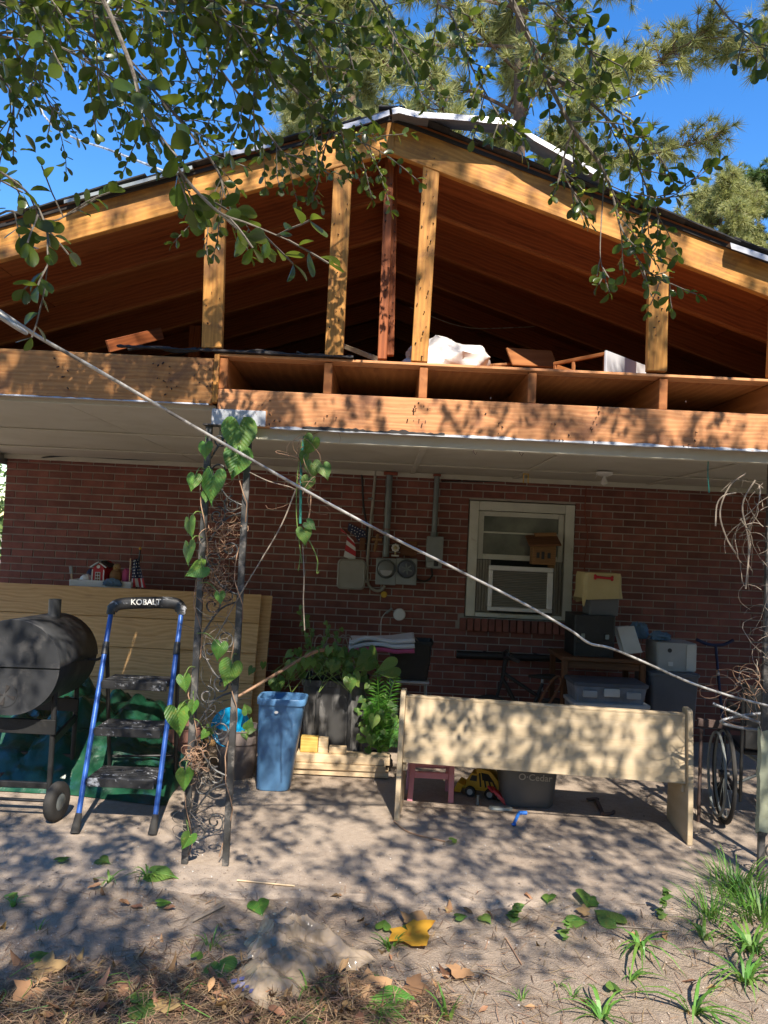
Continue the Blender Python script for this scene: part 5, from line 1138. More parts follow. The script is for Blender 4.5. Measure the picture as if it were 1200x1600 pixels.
# ------------------------------------------------------------------ wheelchair at the right
wx = at(1122, 1290, 4.96); w0 = gnd(1124, 1293)
wc_ = thing('wheelchair', (w0.x + .28, w0.y, 0), 'black folding wheelchair at the right end of the pew', 'wheelchair')
WR = .31; yaw = R(-12); Rz = Matrix.Rotation(yaw, 3, 'Z'); wo = V((w0.x + .065, w0.y + .1, 0))
def wp(x, y, z): return wo + Rz @ V((x, y, z))
RW = Rz @ Matrix.Rotation(R(90), 3, 'Y')
def torus(c, R0, r, Mx, seg=44, s2=8): return G().tube([c + Mx @ V((R0 * math.cos(a), R0 * math.sin(a), 0)) for a in [2 * math.pi * k / seg for k in range(seg)]], r, s2, False, True)
for x in (0, .56):
    c = wp(x, 0, WR); w_ = obj('wheel', torus(c, WR - .014, .014, RW), M['rubber'], wc_, True)
    obj('rim', torus(c, WR - .035, .008, RW), M['greymetal'], w_, True); obj('push_rim', torus(c + RW @ V((0, 0, -.045 if x == 0 else .045)), WR - .05, .009, RW), M['greymetal'], w_, True)
    obj('hub', G().lathe([(.025, -.03), (.025, .03)], c, 12, RW), M['black'], w_, True)
    for k in range(14): a_ = 2 * math.pi * k / 14; obj('spoke', G().tube([c, c + RW @ V(((WR - .035) * math.cos(a_), (WR - .035) * math.sin(a_), 0))], .0022, 4), M['greymetal'], w_)
    sx = .055 if x == 0 else -.055
    for (p, q) in (((x + sx, -.20, .5), (x + sx, -.20, .93)), ((x + sx, -.2, .5), (x + sx, .25, .5)), ((x + sx, -.2, .25), (x + sx, .3, .25)), ((x + sx, .25, .5), (x + sx, .33, .12)), ((x + sx, -.2, .5), (x + sx, -.2, .2)), ((x + sx, -.18, .72), (x + sx, .2, .72)), ((x + sx, .2, .72), (x + sx, .22, .5)), ((x + sx, -.2, .93), (x + sx, -.32, .93))):
        obj('frame_tube', G().tube([wp(*p), wp(*q)], .011, 8), M['black'], wc_, True)
    obj('armrest', G().box(wp(x + sx, .0, .742), (.045, .28, .03), Rz, .01), M['black'], wc_); obj('push_handle', G().tube([wp(x + sx, -.31, .93), wp(x + sx, -.40, .93)], .017, 8), M['rubber'], wc_, True)
    cs = wp(x + sx, .33, .085); obj('caster', torus(cs, .07, .014, RW, 20), M['rubber'], wc_, True); obj('caster_fork', G().tube([cs, cs + V((0, -.03, .12))], .01, 6), M['black'], wc_, True)
    obj('footplate', G().box(wp(x + sx * 2, .52, .09), (.14, .12, .012), Rz, .004), M['black'], wc_)
obj('seat', G().box(wp(.28, .04, .5), (.42, .42, .03), Rz, .01), M['black'], wc_); obj('backrest', G().box(wp(.28, -.2, .72), (.42, .02, .38), Rz, .006), M['black'], wc_)
for s in (0, 1): obj('cross_brace', G().tube([wp(.06 if s else .5, .0, .25), wp(.5 if s else .06, .0, .49)], .01, 6), M['greymetal'], wc_, True)

# white tubes and rusty bar in front of it
wf = thing('white_rack', at(1160, 1125, 4.28), 'bent white metal tubes tangled against the right iron post', 'rack')
yy_ = 4.32
obj('tube', G().tube([at(1114, 1099, yy_), at(1160, 1119, yy_ - .03), at(1215, 1140, yy_ - .05)], .008, 8), M['alu'], wf, True)
obj('tube', G().tube(curve_pts([at(1215, 1113, yy_), at(1165, 1117, yy_), at(1130, 1125, yy_), at(1132, 1131, yy_ + .02), at(1170, 1139, yy_ + .01), at(1215, 1141, yy_)], 5), .0085, 8), M['alu'], wf, True)
ry = 5.05
rbar = board('rusty_bar', at(1090, 1128, ry), at(1200, 1141, ry), .05, .03, (0, 0, 1), M['rust']); tag(rbar, 'dark rusty bar running level behind the pew end to the right post', 'bar')
shelf_leg = None
for x in (1096, 1198): 
    a = at(x, 1132, ry); obj('support', G().tube([V((a.x, ry, 0)), V((a.x, ry, a.z - .03))], .012, 8), M['rust'], rbar, True)

# ------------------------------------------------------------------ bicycle and pole behind the pew
by = 6.55
bk = thing('bicycle', (at(815, 1090, by).x, by, 0), 'small black bicycle standing behind the pew below the window', 'bicycle')
hdp = at(790, 1030, by); sdp = at(848, 1060, by); gp = lambda x, y: at(x, y, by)
r_ = .235; fw, rw = V((gp(760, 1100).x, by, r_)), V((gp(872, 1100).x, by, r_))
fw = V((hdp.x - .12, by, r_)); rw = V((sdp.x + .10, by, r_)); bbp = V(((fw.x + rw.x) / 2 + .05, by, .24))
RXw = Matrix.Rotation(R(90), 3, 'X')
for c in (fw, rw):
    w_ = obj('wheel', torus(c, r_ - .02, .021, RXw), M['rubber'], bk, True); obj('rim', torus(c, r_ - .04, .008, RXw), M['black'], w_, True); obj('hub', G().lathe([(.02, -.04), (.02, .04)], c, 10, RXw), M['greymetal'], w_, True)
    for k in range(12): a_ = math.pi * k / 6; obj('spoke', G().tube([c, c + V(((r_ - .04) * math.cos(a_), 0, (r_ - .04) * math.sin(a_)))], .002, 4), M['greymetal'], w_)
hb_ = gp(785, 1060)
for nm, p, q, rr in (('fork', fw, hb_, .014), ('head_tube', hb_, hdp, .018), ('down_tube', hb_, bbp, .018), ('top_tube', hb_ + V((0, 0, .05)), sdp + V((-.02, 0, -.16)), .016), ('seat_tube', bbp, sdp + V((0, 0, -.04)), .016), ('chain_stay', bbp, rw, .011), ('seat_stay', sdp + V((-.015, 0, -.16)), rw, .011)):
    obj(nm, G().tube([p, q], rr, 10), M['black'], bk, True)
obj('seat_post', G().tube([sdp + V((-.01, 0, -.1)), sdp], .013, 8), M['lightgrey'], bk, True)
obj('saddle', G().loft([[sdp + V((x_, w_ * math.cos(t), .015 + h_ * math.sin(t))) for t in [2 * math.pi * k / 12 for k in range(12)]] for x_, w_, h_ in ((-.12, .015, .012), (-.05, .03, .018), (.03, .06, .024), (.09, .075, .026), (.115, .05, .015))]), M['rubber'], bk, True)
obj('handlebar', G().tube(curve_pts([hdp + V((.04, -.24, .03)), hdp + V((.0, -.12, .035)), hdp + V((-.01, 0, .01)), hdp + V((0, .12, .035)), hdp + V((.04, .24, .03))], 5), .012, 8), M['black'], bk, True)
for s in (-1, 1): obj('grip', G().tube([hdp + V((.03, s * .2, .03)), hdp + V((.055, s * .28, .03))], .018, 8), M['rubber'], bk, True)
obj('stem', G().tube([hdp + V((0, 0, -.02)), hdp + V((.03, 0, .05))], .02, 8), M['black'], bk, True)
obj('crank', G().tube([bbp + V((-.06, -.05, -.1)), bbp + V((0, -.05, 0))], .01, 6), M['greymetal'], bk, True); obj('chainring', torus(bbp + V((0, -.04, 0)), .06, .006, RXw, 20, 6), M['black'], bk, True)
for s in (-1, 1): obj('pedal', G().box(bbp + V((-.06 * -s, -.09 if s < 0 else .09, s * .1)), (.08, .06, .018), None, .004), M['rubber'], bk)
bp = thing('padded_pole', at(795, 1027, 6.95), 'long black padded pole fixed level along the brick wall behind the bicycle', 'pole')
for (x0_, x1_, dz, r2) in ((713, 800, 0, .036), (800, 878, -.0, .032)): obj('pole', G().tube([at(x0_, 1026 + (x0_ - 795) * .042, 7.06), at(x1_, 1026 + (x1_ - 795) * .042, 7.06)], r2, 12), M['black'], bp, True)
for x_ in (760, 840): c = at(x_, 1026 + (x_ - 795) * .042, 7.06); obj('bracket', G().box(c + V((0, .08, 0)), (.03, .12, .05), None, .004), M['black'], bp)
hoop_pts = [at(838, 1108, 6.3), at(852, 1080, 6.3), at(866, 1060, 6.3), at(874, 1058, 6.3), at(876, 1068, 6.3), at(864, 1090, 6.3), at(850, 1112, 6.3)]
lw = thing('folding_chair', at(855, 1100, 6.3), 'tan tubular hoop of a folded chair between bicycle and table', 'chair frame')
obj('back_hoop', G().tube(curve_pts(hoop_pts, 6), .011, 8), M['table'], lw, True)
for k in (0, -1): p = hoop_pts[k]; obj('leg', G().tube([p, V((p.x - .12, 6.3, 0.0))], .011, 8), M['table'], lw, True)

# ------------------------------------------------------------------ table with boxes at the right of the wall
tY0, tY1 = 6.35, 6.85; tzt = at(905, 1030, tY0).z
tx0, tx1 = at(880, 1030, tY0).x, at(1012, 1030, tY0).x
tb_ = thing('side_table', ((tx0 + tx1) / 2, 6.6, 0), 'brown wooden table carrying the black case against the wall', 'table')
board('table_top', V((tx0 - .02, 6.6, tzt)), V((tx1, 6.6, tzt)), .52, .03, (0, 1, 0), M['table'], tb_)
for x in (tx0 + .02, tx1 - .03):
    for y in (tY0 + .03, tY1 - .03): board('leg', V((x, y, 0)), V((x, y, tzt - .016)), .045, .045, (1, 0, 0), M['table'], tb_)
board('apron', V((tx0 + .045, tY0 + .03, tzt - .05)), V((tx1 - .055, tY0 + .03, tzt - .05)), .06, .018, (0, 0, 1), M['table'], tb_)
def crate(name, xl, xr, yt_, yb_, Y, dep, m, label, cat, taper=.02, z0=None, lid=None):
    a, b = at(xl, (yt_ + yb_) / 2, Y), at(xr, (yt_ + yb_) / 2, Y); zt_ = at((xl + xr) / 2, yt_, Y).z; zb_ = at((xl + xr) / 2, yb_, Y).z if z0 is None else z0
    c = V(((a.x + b.x) / 2, Y + dep / 2, 0)); w = b.x - a.x; t = thing(name, (c.x, c.y, zb_), label, cat)
    top = zt_ - (.03 if lid else 0)
    obj('box_body', G().loft([[V((p.x, p.y, zb_ + p.z)) for p in rrxy(c, w - taper * 2, dep - taper * 2, .02, 0)], [V((p.x, p.y, top)) for p in rrxy(c, w, dep, .025, 0)]]), M[m], t, True, 35)
    if lid: obj('lid', G().loft([[V((p.x, p.y, z_)) for p in rrxy(c, w + e_, dep + e_, .03, 0)] for z_, e_ in ((top + .001, .015), (top + .004, .02), (zt_ - .004, .02), (zt_, .0))]), M[lid], t, True, 35)
    return t, c, w, zb_, zt_
t, c, w, zb_, z_case = crate('black_case', 897, 962, 962, 1027, 6.4, .36, 'black', 'black boxy case standing on the brown table', 'case', .004, tzt + .017)
obj('case_band', G().box((c.x, 6.395, zb_ + .12), (w - .03, .012, .02), None, .003), M['rubber'], t)
for k in (-1, 1): obj('clasp', G().box((c.x + k * .1, 6.392, zb_ + .17), (.03, .014, .04), None, .003), M['greymetal'], t)
t, c, w, zb_, zt_ = crate('grey_waste_bin', 920, 970, 908, 968, 6.45, .26, 'greybin', 'dark grey bin with yellow cloth over its top, on the black case', 'bin', .012, z_case + .002)
yc = thing('yellow_cloth_bag', (c.x, 6.5, zt_), 'yellow cloth with a red bone print pulled over the grey bin', 'cloth')
def cloth_ring(z, grow, jag): return [V((p.x + .015 * noise.noise(V((i * .6, z * 9, 2))), p.y, z + jag * noise.noise(V((i * .33, 0, 5))) - (jag * .55 if p.x < c.x - .08 else 0))) for i, p in enumerate(rrxy(V((c.x - .025, c.y, 0)), w + grow, .27 + grow, .04, 0, n=6))]
zy = at(937, 895, 6.45).z
obj('cloth_body', G().loft([cloth_ring(zt_ - .14, .07, .07), cloth_ring(zt_ - .08, .055, .03), cloth_ring(zy - .03, .05, .005), cloth_ring(zy, .04, .004), cloth_ring(zy - .006, .0, .0)], False, True), M['yellowcloth'], yc, True, 60)
zz = zy - .035; yf = c.y - (.27 + .05) / 2 - .012
obj('bone_print', G().tube([V((c.x - .095, yf, zz)), V((c.x + .04, yf, zz - .006))], .011, 8).ball((c.x - .098, yf, zz + .010), .013).ball((c.x - .098, yf, zz - .010), .013).ball((c.x + .043, yf, zz + .004), .013).ball((c.x + .043, yf, zz - .016), .013), M['red'], yc, True)
lp = thing('card_sheet', at(985, 1020, 6.3), 'pale sheet of card leaning against the black case', 'card')
a, b = at(990, 1021, 6.36), at(977, 979, 6.5); board('card', a, b, .15, .006, (1, 0, 0.05), M['paper'], lp)
board('card', a + V((-.03, .02, 0)), b + V((-.03, .03, .0)), .14, .006, (1, 0, 0), M['lightgrey'], lp)
tag(obj('blue_rag', crumple(at(997, 987, 6.62), .09, (1, .6, 1), 21, .5, 22), M['bluerag'], smooth=True), 'crumpled blue rag behind the leaning pale card', 'rag')
t, c, w, zb_, ztt = crate('clear_tote', 896, 1014, 1100, 1180, 6.0, .34, 'cleartote', 'cloudy plastic tote on the floor under the table, lower of two', 'tote', .03, .003, 'lightgrey')
t, c, w, zb_, zt2 = crate('clear_tote', 898, 1012, 1068, 1110, 6.0, .33, 'cleartote', 'cloudy plastic tote with grey lid, upper of two by the pew', 'tote', .02, ztt + .002, 'slate')
for k in (-1, 1): obj('latch', G().box((c.x + k * w * .3, 5.985, zb_ + (zt2 - zb_) * .45), (.11, .02, .05), None, .005), M['lightgrey'], t)
obj('latch', G().box((c.x, 5.985, zb_ + (zt2 - zb_) * .55), (.12, .022, .06), None, .005), M['paper'], t)
t, c, w, zb_, z3 = crate('slate_tote', 1016, 1091, 1052, 1190, 6.3, .45, 'slate', 'tall slate grey storage tote on the floor right of the table', 'tote', .03, .003, 'slate')
t, c, w, zb_, z4 = crate('white_box', 1026, 1089, 1005, 1050, 6.38, .3, 'lightgrey', 'light grey plastic box standing on the slate tote', 'box', .006, z3 + .003)
obj('round_label', G().lathe([(.018, 0), (.018, .002)], V((c.x - .06, 6.379, zb_ + .17)), 14, Matrix.Rotation(R(90), 3, 'X')), M['black'], t, True); obj('square_label', G().box((c.x - .05, 6.378, zb_ + .06), (.04, .003, .035)), M['plasticwhite'], t)
obj('corner_panel', G().box((c.x + w * .36, 6.377, (zb_ + z4) / 2), (w * .24, .003, (z4 - zb_) * .92)), M['paper'], t)
tag(obj('plastic_rag', crumple(V((c.x - .1, 6.5, z4 + .035)), .07, (1.4, .8, .65), 25, .6, 22), M['bluerag'], smooth=True), 'crumpled pale blue plastic on top of the light grey box', 'plastic')
tt = thing('t_handle_tool', (at(1117, 1100, 6.6).x, 6.6, 0), 'blue T handled garden tool standing against the wall', 'tool')
a = at(1118, 1008, 6.75); obj('shaft', G().tube([V((a.x - .03, 6.4, 0)), a], .012, 8), M['navy'], tt, True); obj('crossbar', G().tube(curve_pts([at(1088, 999, 6.75), at(1104, 1006, 6.75), a, at(1132, 1007, 6.75), at(1146, 1000, 6.75)], 4), .014, 8), M['navy'], tt, True); obj('collar', G().tube([a + V((-.008, -.08, -.22)), a + V((-.009, -.09, -.25))], .014, 8), M['paper'], tt, True)
# ------------------------------------------------------------------ leaves
def leaf_blade(prof, bend=-.12, fold=.10, wave=0.0):
    """unit leaf along +Y, normal +Z; prof: (t, half width)"""
    v, f = [], []
    for i, (t, w) in enumerate(prof):
        z = bend * t * t
        v += [(-w, t, z + fold * w * 2 + wave * math.sin(i * 2.1)), (0, t, z), (w, t, z + fold * w * 2 - wave * math.sin(i * 2.1 + 1))]
    for i in range(len(prof) - 1):
        a = i * 3; f += [(a, a + 1, a + 4, a + 3), (a + 1, a + 2, a + 5, a + 4)]
    return v, f
def tri(fs): return [t for q in fs for t in ((q[0], q[1], q[2]), (q[0], q[2], q[3]))]
HOLLY = [leaf_blade([(0, .012), (.08, .05), (.25, .18), (.48, .285), (.70, .30), (.87, .22), (.97, .09), (1, .015)], b, fo) for b, fo in ((-.15, .12), (.05, .05), (-.28, .2))]
HOLLY_LO = leaf_blade([(0, .02), (.3, .19), (.65, .26), (.92, .14), (1, .02)], -.15, .1)
def heart_leaf(bend=.18, seed=0):
    n = 30; v = [(0, 0, 0)]; f = []
    for rr, in ((.5,), (1.0,)):
        for k in range(n):
            s = 2 * math.pi * k / n
            x = 16 * math.sin(s) ** 3 / 22; y = -(13 * math.cos(s) - 5 * math.cos(2 * s) - 2 * math.cos(3 * s) - math.cos(4 * s)) / 22
            x *= rr * .72; y = y * rr + (1 - rr) * .1; y += .2; 
            z = -bend * (y * y * .7) + .22 * abs(x) * (.4 if bend > 0 else 1) - .35 * x * x + .02 * math.sin(7 * s + seed) * rr
            v.append((x, y, z))
    for k in range(n):
        k2 = (k + 1) % n; f += [(0, 1 + k, 1 + k2), (1 + k, 1 + n + k, 1 + n + k2), (1 + k, 1 + n + k2, 1 + k2)]
    return v, f
def me_of(name, vf, m):
    g = G(); g.v, g.f = [tuple(p) for p in vf[0]], vf[1]; return mesh_of(name, g, m, True, 80)
holly_me = [me_of('leaf', h, M['leaf']) for h in HOLLY]
heart_me = [me_of('leaf', heart_leaf(b, s), M['heart']) for b, s in ((.2, 0), (.4, 1), (.05, 2))]
vine_me = [me_of('leaf', heart_leaf(b, s), M['vineleaf']) for b, s in ((.3, 3), (.5, 4), (.1, 5))]
def leaf_mx(p, d, nrm, size):
    d = V(d).normalized(); n = V(nrm); n = n - d * n.dot(d)
    if n.length < 1e-4: n = d.orthogonal()
    n.normalize(); x = d.cross(n)
    m = Matrix((x * size, d * size, n * size)).transposed().to_4x4(); m.translation = V(p); return m
def rv(r=rnd): 
    while True:
        v = V((r.uniform(-1, 1), r.uniform(-1, 1), r.uniform(-1, 1)))
        if .05 < v.length < 1: return v.normalized()

# ------------------------------------------------------------------ the evergreen tree overhead (trunk behind the camera)
ht = thing('holly_tree', (4.6, -5.2, -.02), 'broad leaved evergreen whose berried branches hang over the roof and camera', 'tree')
tk_g = G().tube(curve_pts([(4.6, -5.2, -.1), (4.5, -5.1, 1.2), (4.3, -5.0, 2.6), (4.2, -4.9, 4.0), (4.0, -4.7, 5.4), (3.9, -4.6, 6.8)], 5), [.24 - .006 * i for i in range(26)], 14)
obj('trunk', tk_g, M['bark'], ht, True)
L_leaf = []; tw_g = G(); br_g = G()
def sprig(p, d, length, size, dens=1.0, r=rnd, droop=.35, tube=True):
    n = max(3, int(length / .022 * dens)); pts = [V(p)]; d = V(d).normalized(); ang = r.uniform(0, 6.28); cur = V(p)
    for i in range(n):
        d = (d + rv(r) * .10 + V((0, 0, -droop * .04))).normalized(); cur = cur + d * (length / n); pts.append(cur)
        if i == 0 and n > 4: continue
        ang += 2.4; o = d.orthogonal().normalized(); o2 = d.cross(o); side = o * math.cos(ang) + o2 * math.sin(ang)
        ld = (d * .62 + side * .85 + V((0, 0, -.05))).normalized(); nn = (d - ld * d.dot(ld)) * .6 + V((0, 0, .9)) + rv(r) * .45
        L_leaf.append((cur, ld, nn, size * r.uniform(.72, 1.15)))
    L_leaf.append((cur, d, V((0, 0, 1)) + rv(r) * .5, size * r.uniform(.7, 1.0)))
    if tube: tw_g.tube(pts[::2] if len(pts) > 5 else pts, .0016 + .0006 * size / .04, 4, False)
    return pts
def limb(path, r0, n_sp, sp_len, size, spread=.7, start=.15, dens=1.0, berries=0, down=.35, r=rnd):
    q0 = proj(path[0])
    if q0 is None or q0[1] < 0 or q0[0] < 0: path = [path[0] + V((.5, -1.7, 1.3)), path[0] + V((.2, -.75, .62))] + list(path); start = start + (1 - start) * .3
    pts = curve_pts(path, 7); n = len(pts)
    obj('branch', G().tube(pts, [r0 * (1 - .72 * i / n) for i in range(n)], 7), M['bark'], ht, True)
    n_sp = int(n_sp * .88 + .5); size *= 1.08
    for k in range(n_sp):
        t = start + (1 - start) * (k + r.random()) / n_sp; i = min(n - 2, int(t * (n - 1))); p = pts[i] + (pts[i + 1] - pts[i]) * (t * (n - 1) - i)
        d = (pts[i + 1] - pts[i]).normalized(); dd = (d * .75 + rv(r) * spread + V((0, 0, -down * .6)))
        q = sprig(p, dd, sp_len * r.uniform(.5, 1.25), size, dens, r)
        if berries and r.random() < berries:
            for b in range(r.randint(3, 8)): BERRY.append((r.choice(q) + rv(r) * .012, r.uniform(.0045, .0065)))
    sprig(pts[-1], pts[-1] - pts[-3], sp_len, size, dens, r)
    return pts
BERRY = []
def P3(*pp): return [at(x, y, d) for x, y, d in pp]
# upper left, farther leaves
limb(P3((-40, -120, 2.6), (60, -20, 2.8), (150, 60, 3.0), (230, 130, 3.1), (330, 250, 3.2), (350, 300, 3.2)), .013, 26, .30, .043, .8)
limb(P3((200, -120, 2.7), (300, -10, 2.9), (390, 70, 3.1), (470, 150, 3.3), (530, 205, 3.4), (578, 228, 3.4)), .012, 30, .28, .042, .8, berries=.3)
limb(P3((330, -90, 2.9), (440, 10, 3.1), (520, 70, 3.3), (590, 70, 3.4), (625, 95, 3.4)), .010, 20, .26, .042, .8, berries=.5)
limb(P3((420, -80, 3.0), (520, 30, 3.2), (550, 110, 3.3), (525, 175, 3.4), (505, 240, 3.4)), .009, 22, .22, .040, .7, berries=.3)
limb(P3((-120, 0, 2.6), (-20, 50, 2.8), (50, 110, 3.0), (85, 180, 3.1)), .010, 18, .22, .042, .8)
limb(P3((-100, -80, 2.5), (20, -10, 2.7), (110, 60, 2.9), (190, 150, 3.1), (270, 190, 3.2)), .011, 24, .26, .042, .9)
limb(P3((60, -140, 2.6), (190, -40, 2.8), (290, 40, 3.0), (360, 130, 3.2), (420, 210, 3.3), (455, 255, 3.4)), .010, 28, .26, .042, .8)
limb(P3((150, -100, 2.2), (260, -30, 2.4), (360, 20, 2.6), (460, 30, 2.8)), .011, 24, .24, .042, 1.0)
limb(P3((-60, -90, 2.2), (40, -30, 2.4), (120, 20, 2.5), (200, 30, 2.6)), .010, 22, .24, .042, 1.0)
limb(P3((-110, 40, 2.3), (-30, 90, 2.5), (20, 150, 2.6), (10, 215, 2.7)), .007, 12, .16, .040, .8)
limb(P3((560, -70, 3.1), (600, 0, 3.2), (625, 50, 3.3)), .007, 12, .16, .04, .9, berries=.4)
limb(P3((250, -60, 2.0), (330, 0, 2.1), (400, 60, 2.2), (400, 130, 2.3)), .008, 14, .2, .044, .8)
limb(P3((-80, -60, 1.9), (60, -20, 2.0), (180, 10, 2.1), (280, 20, 2.2)), .009, 24, .22, .050, 1.0)
limb(P3((120, -90, 1.9), (250, -30, 2.0), (370, 0, 2.1), (470, 20, 2.2)), .009, 24, .22, .050, 1.0)
limb(P3((-90, 20, 2.1), (20, 50, 2.2), (110, 80, 2.3), (170, 120, 2.4)), .007, 18, .2, .046, .9)
limb(P3((380, -70, 2.1), (450, 20, 2.2), (500, 90, 2.3), (520, 150, 2.4)), .007, 16, .2, .046, .9, berries=.3)
# nearer hanging sprays on the left
limb(P3((60, -140, 1.5), (150, -20, 1.6), (200, 90, 1.65), (230, 180, 1.7), (290, 280, 1.75), (330, 320, 1.8)), .008, 9, .15, .056, .8, .3, .75)
limb(P3((290, 280, 1.75), (340, 330, 1.75), (390, 350, 1.75), (450, 375, 1.75)), .004, 5, .11, .052, .7, .1, .8)
limb(P3((-80, 230, 1.8), (0, 268, 1.85), (50, 310, 1.9), (75, 370, 1.9), (70, 450, 1.9)), .005, 8, .13, .048, .7, .2, .7)
limb(P3((-60, 290, 2.0), (20, 330, 2.0), (80, 345, 2.0), (105, 335, 2.0)), .005, 7, .13, .046, .7, .1, .8)
# right hand bough with berries
C1 = limb(P3((740, -140, 2.3), (785, -30, 2.4), (832, 70, 2.5), (850, 115, 2.55), (895, 200, 2.6), (945, 270, 2.7), (968, 350, 2.75)), .014, 20, .18, .043, .8, .1, 1, .5)
limb(P3((850, 115, 2.55), (910, 150, 2.6), (975, 215, 2.65), (1005, 280, 2.7), (1030, 340, 2.75)), .007, 20, .15, .043, .8, .1, 1, .6)
limb(P3((968, 350, 2.75), (990, 395, 2.75), (1018, 430, 2.75), (1048, 443, 2.75)), .004, 9, .10, .043, .8, .1, 1, .2)
limb(P3((945, 270, 2.7), (940, 340, 2.7), (938, 400, 2.7), (945, 432, 2.7)), .003, 3, .06, .042, .6, .55)
limb(P3((990, 300, 2.7), (1035, 310, 2.7), (1070, 295, 2.7), (1098, 270, 2.7)), .003, 7, .08, .042, .7, .1)
limb(P3((690, -60, 2.5), (705, 20, 2.55), (735, 100, 2.6), (770, 165, 2.6), (790, 195, 2.6)), .006, 18, .13, .044, .7, .1, 1, .3)
limb(P3((820, -60, 2.5), (860, 10, 2.5), (900, 50, 2.55), (930, 90, 2.6)), .006, 16, .14, .043, .8, .1, 1, .5)
limb(P3((895, 200, 2.6), (880, 260, 2.65), (900, 310, 2.65)), .005, 9, .11, .042, .7, .1, 1, .4)
limb(P3((960, 170, 2.6), (1000, 200, 2.6), (1040, 260, 2.7)), .004, 7, .1, .042, .7, .1, 1, .5)
limb(P3((580, 0, 2.3), (605, 40, 2.3), (632, 85, 2.3)), .004, 6, .08, .045, .7, .2)
limb(P3((1060, -90, 2.4), (1110, -10, 2.4), (1140, 30, 2.4), (1170, 60, 2.4), (1190, 85, 2.4)), .005, 7, .09, .044, .7, .45)
n_vis = len(L_leaf)
# the crown that shades the yard: sprays around the sun's path to the house, above and behind the camera
rc = random.Random(21); crown = []
while len(crown) < 5500:
    u = rc.random()
    if u < .24: tgt = V((rc.uniform(-4.2, 4.5), FY, rc.uniform(2.25, 4.2))); dist = rc.uniform(3.8, 8.0)
    else: tgt = V((rc.uniform(-4.5, 6.0), rc.uniform(1.2, 6.6), 0)); dist = rc.uniform(4.8, 7.2)
    p = tgt + TO_SUN * dist
    q = p - TO_SUN * p.dot(TO_SUN)                      # openings between the boughs run along the light
    m = noise.noise(q * 3.3 + V((2, 5, 1))) * .75 + noise.noise(q * 1.0) * .45 + noise.noise(p * 2.0) * .15
    if tgt.z > 2.7: m -= .16 + (.12 if tgt.x > .2 else 0)
    elif tgt.z > 0: m -= .17 if tgt.x < -.6 else .08
    if tgt.z == 0 and tgt.y < 3.4 and .0 < tgt.x < 2.2: m -= .8
    if tgt.x > 2.3: m += .3
    if m < (-.10 if tgt.z > 0 else -.03): continue
    if p.y > 0 and (p.z - 1.7) < .84 * p.y + .3: continue
    crown.append(p)
CROWN = leaf_blade([(0, .03), (.55, .29), (1, .03)], -.12, .1)
for p in crown:
    d = (rv(rc) + V((0, .2, -.15))).normalized(); cur = p.copy(); nn_ = rc.randint(12, 18)
    for i in range(nn_):
        d = (d + rv(rc) * .5).normalized(); cur = cur + d * .03
        L_leaf.append((cur.copy(), (d * .5 + rv(rc)).normalized(), V((0, 0, 1)) + rv(rc) * .7, rc.uniform(.045, .07)))
tops = []
for k in range(7):                                             # main limbs of the crown
    a = rc.uniform(0, 6.28); p1 = V(crown[(k * 197) % len(crown)]); p0 = V((4.2 - .04 * k, -4.9 + .03 * k, 3.6 + .4 * k)); md = (p0 + p1) / 2 + V((0, 0, .6)) + rv(rc) * .5
    pts = curve_pts([p0, (p0 + md) / 2 + rv(rc) * .3, md, (md + p1) / 2 + rv(rc) * .35, p1], 4); obj('limb', G().tube(pts, [.036 - .0019 * i for i in range(len(pts))], 8), M['bark'], ht, True)
for k in range(150):
    p = V(crown[rc.randrange(len(crown))]); br_g.tube([p, p + (rv(rc) + V((.4, -.3, -.2))) * rc.uniform(.2, .5)], [.002, .004], 4, False)
stuff(obj('crown_twigs', br_g, M['bark'], ht, True)); stuff(obj('twig', tw_g, M['bark'], ht, True))
def seen_size(e):
    q = proj(e[0])
    if q is None or not (-10 < q[0] < 1210 and -10 < q[1] < 1610): return 0
    return e[3] / q[2]
order = sorted(range(len(L_leaf)), key=lambda i: -seen_size(L_leaf[i])); pick = set(order[:295])
low = []
vis_lo = []
for i, e in enumerate(L_leaf):
    m = leaf_mx(*e)
    if i in pick: link(bpy.data.objects.new('leaf', holly_me[i % 3]), ht, m)
    elif i < n_vis: vis_lo.append((i % 3, m))
    else: low.append(m)
parts = [spread(HOLLY[k][0], tri(HOLLY[k][1]), [m for j, m in vis_lo if j == k]) for k in range(3)]
off = 0; vs, fs = [], []
for v_, f_ in parts + [spread(CROWN[0], tri(CROWN[1]), low)]: vs.append(v_); fs.append(f_ + off); off += len(v_)
stuff(np_obj('foliage', np.concatenate(vs), np.concatenate(fs), M['leaf'], ht, True))
bg = G()
for p, r_ in BERRY: bg.ball(p, r_, 7, 5)
stuff(obj('berries', bg, M['berry'], ht, True))

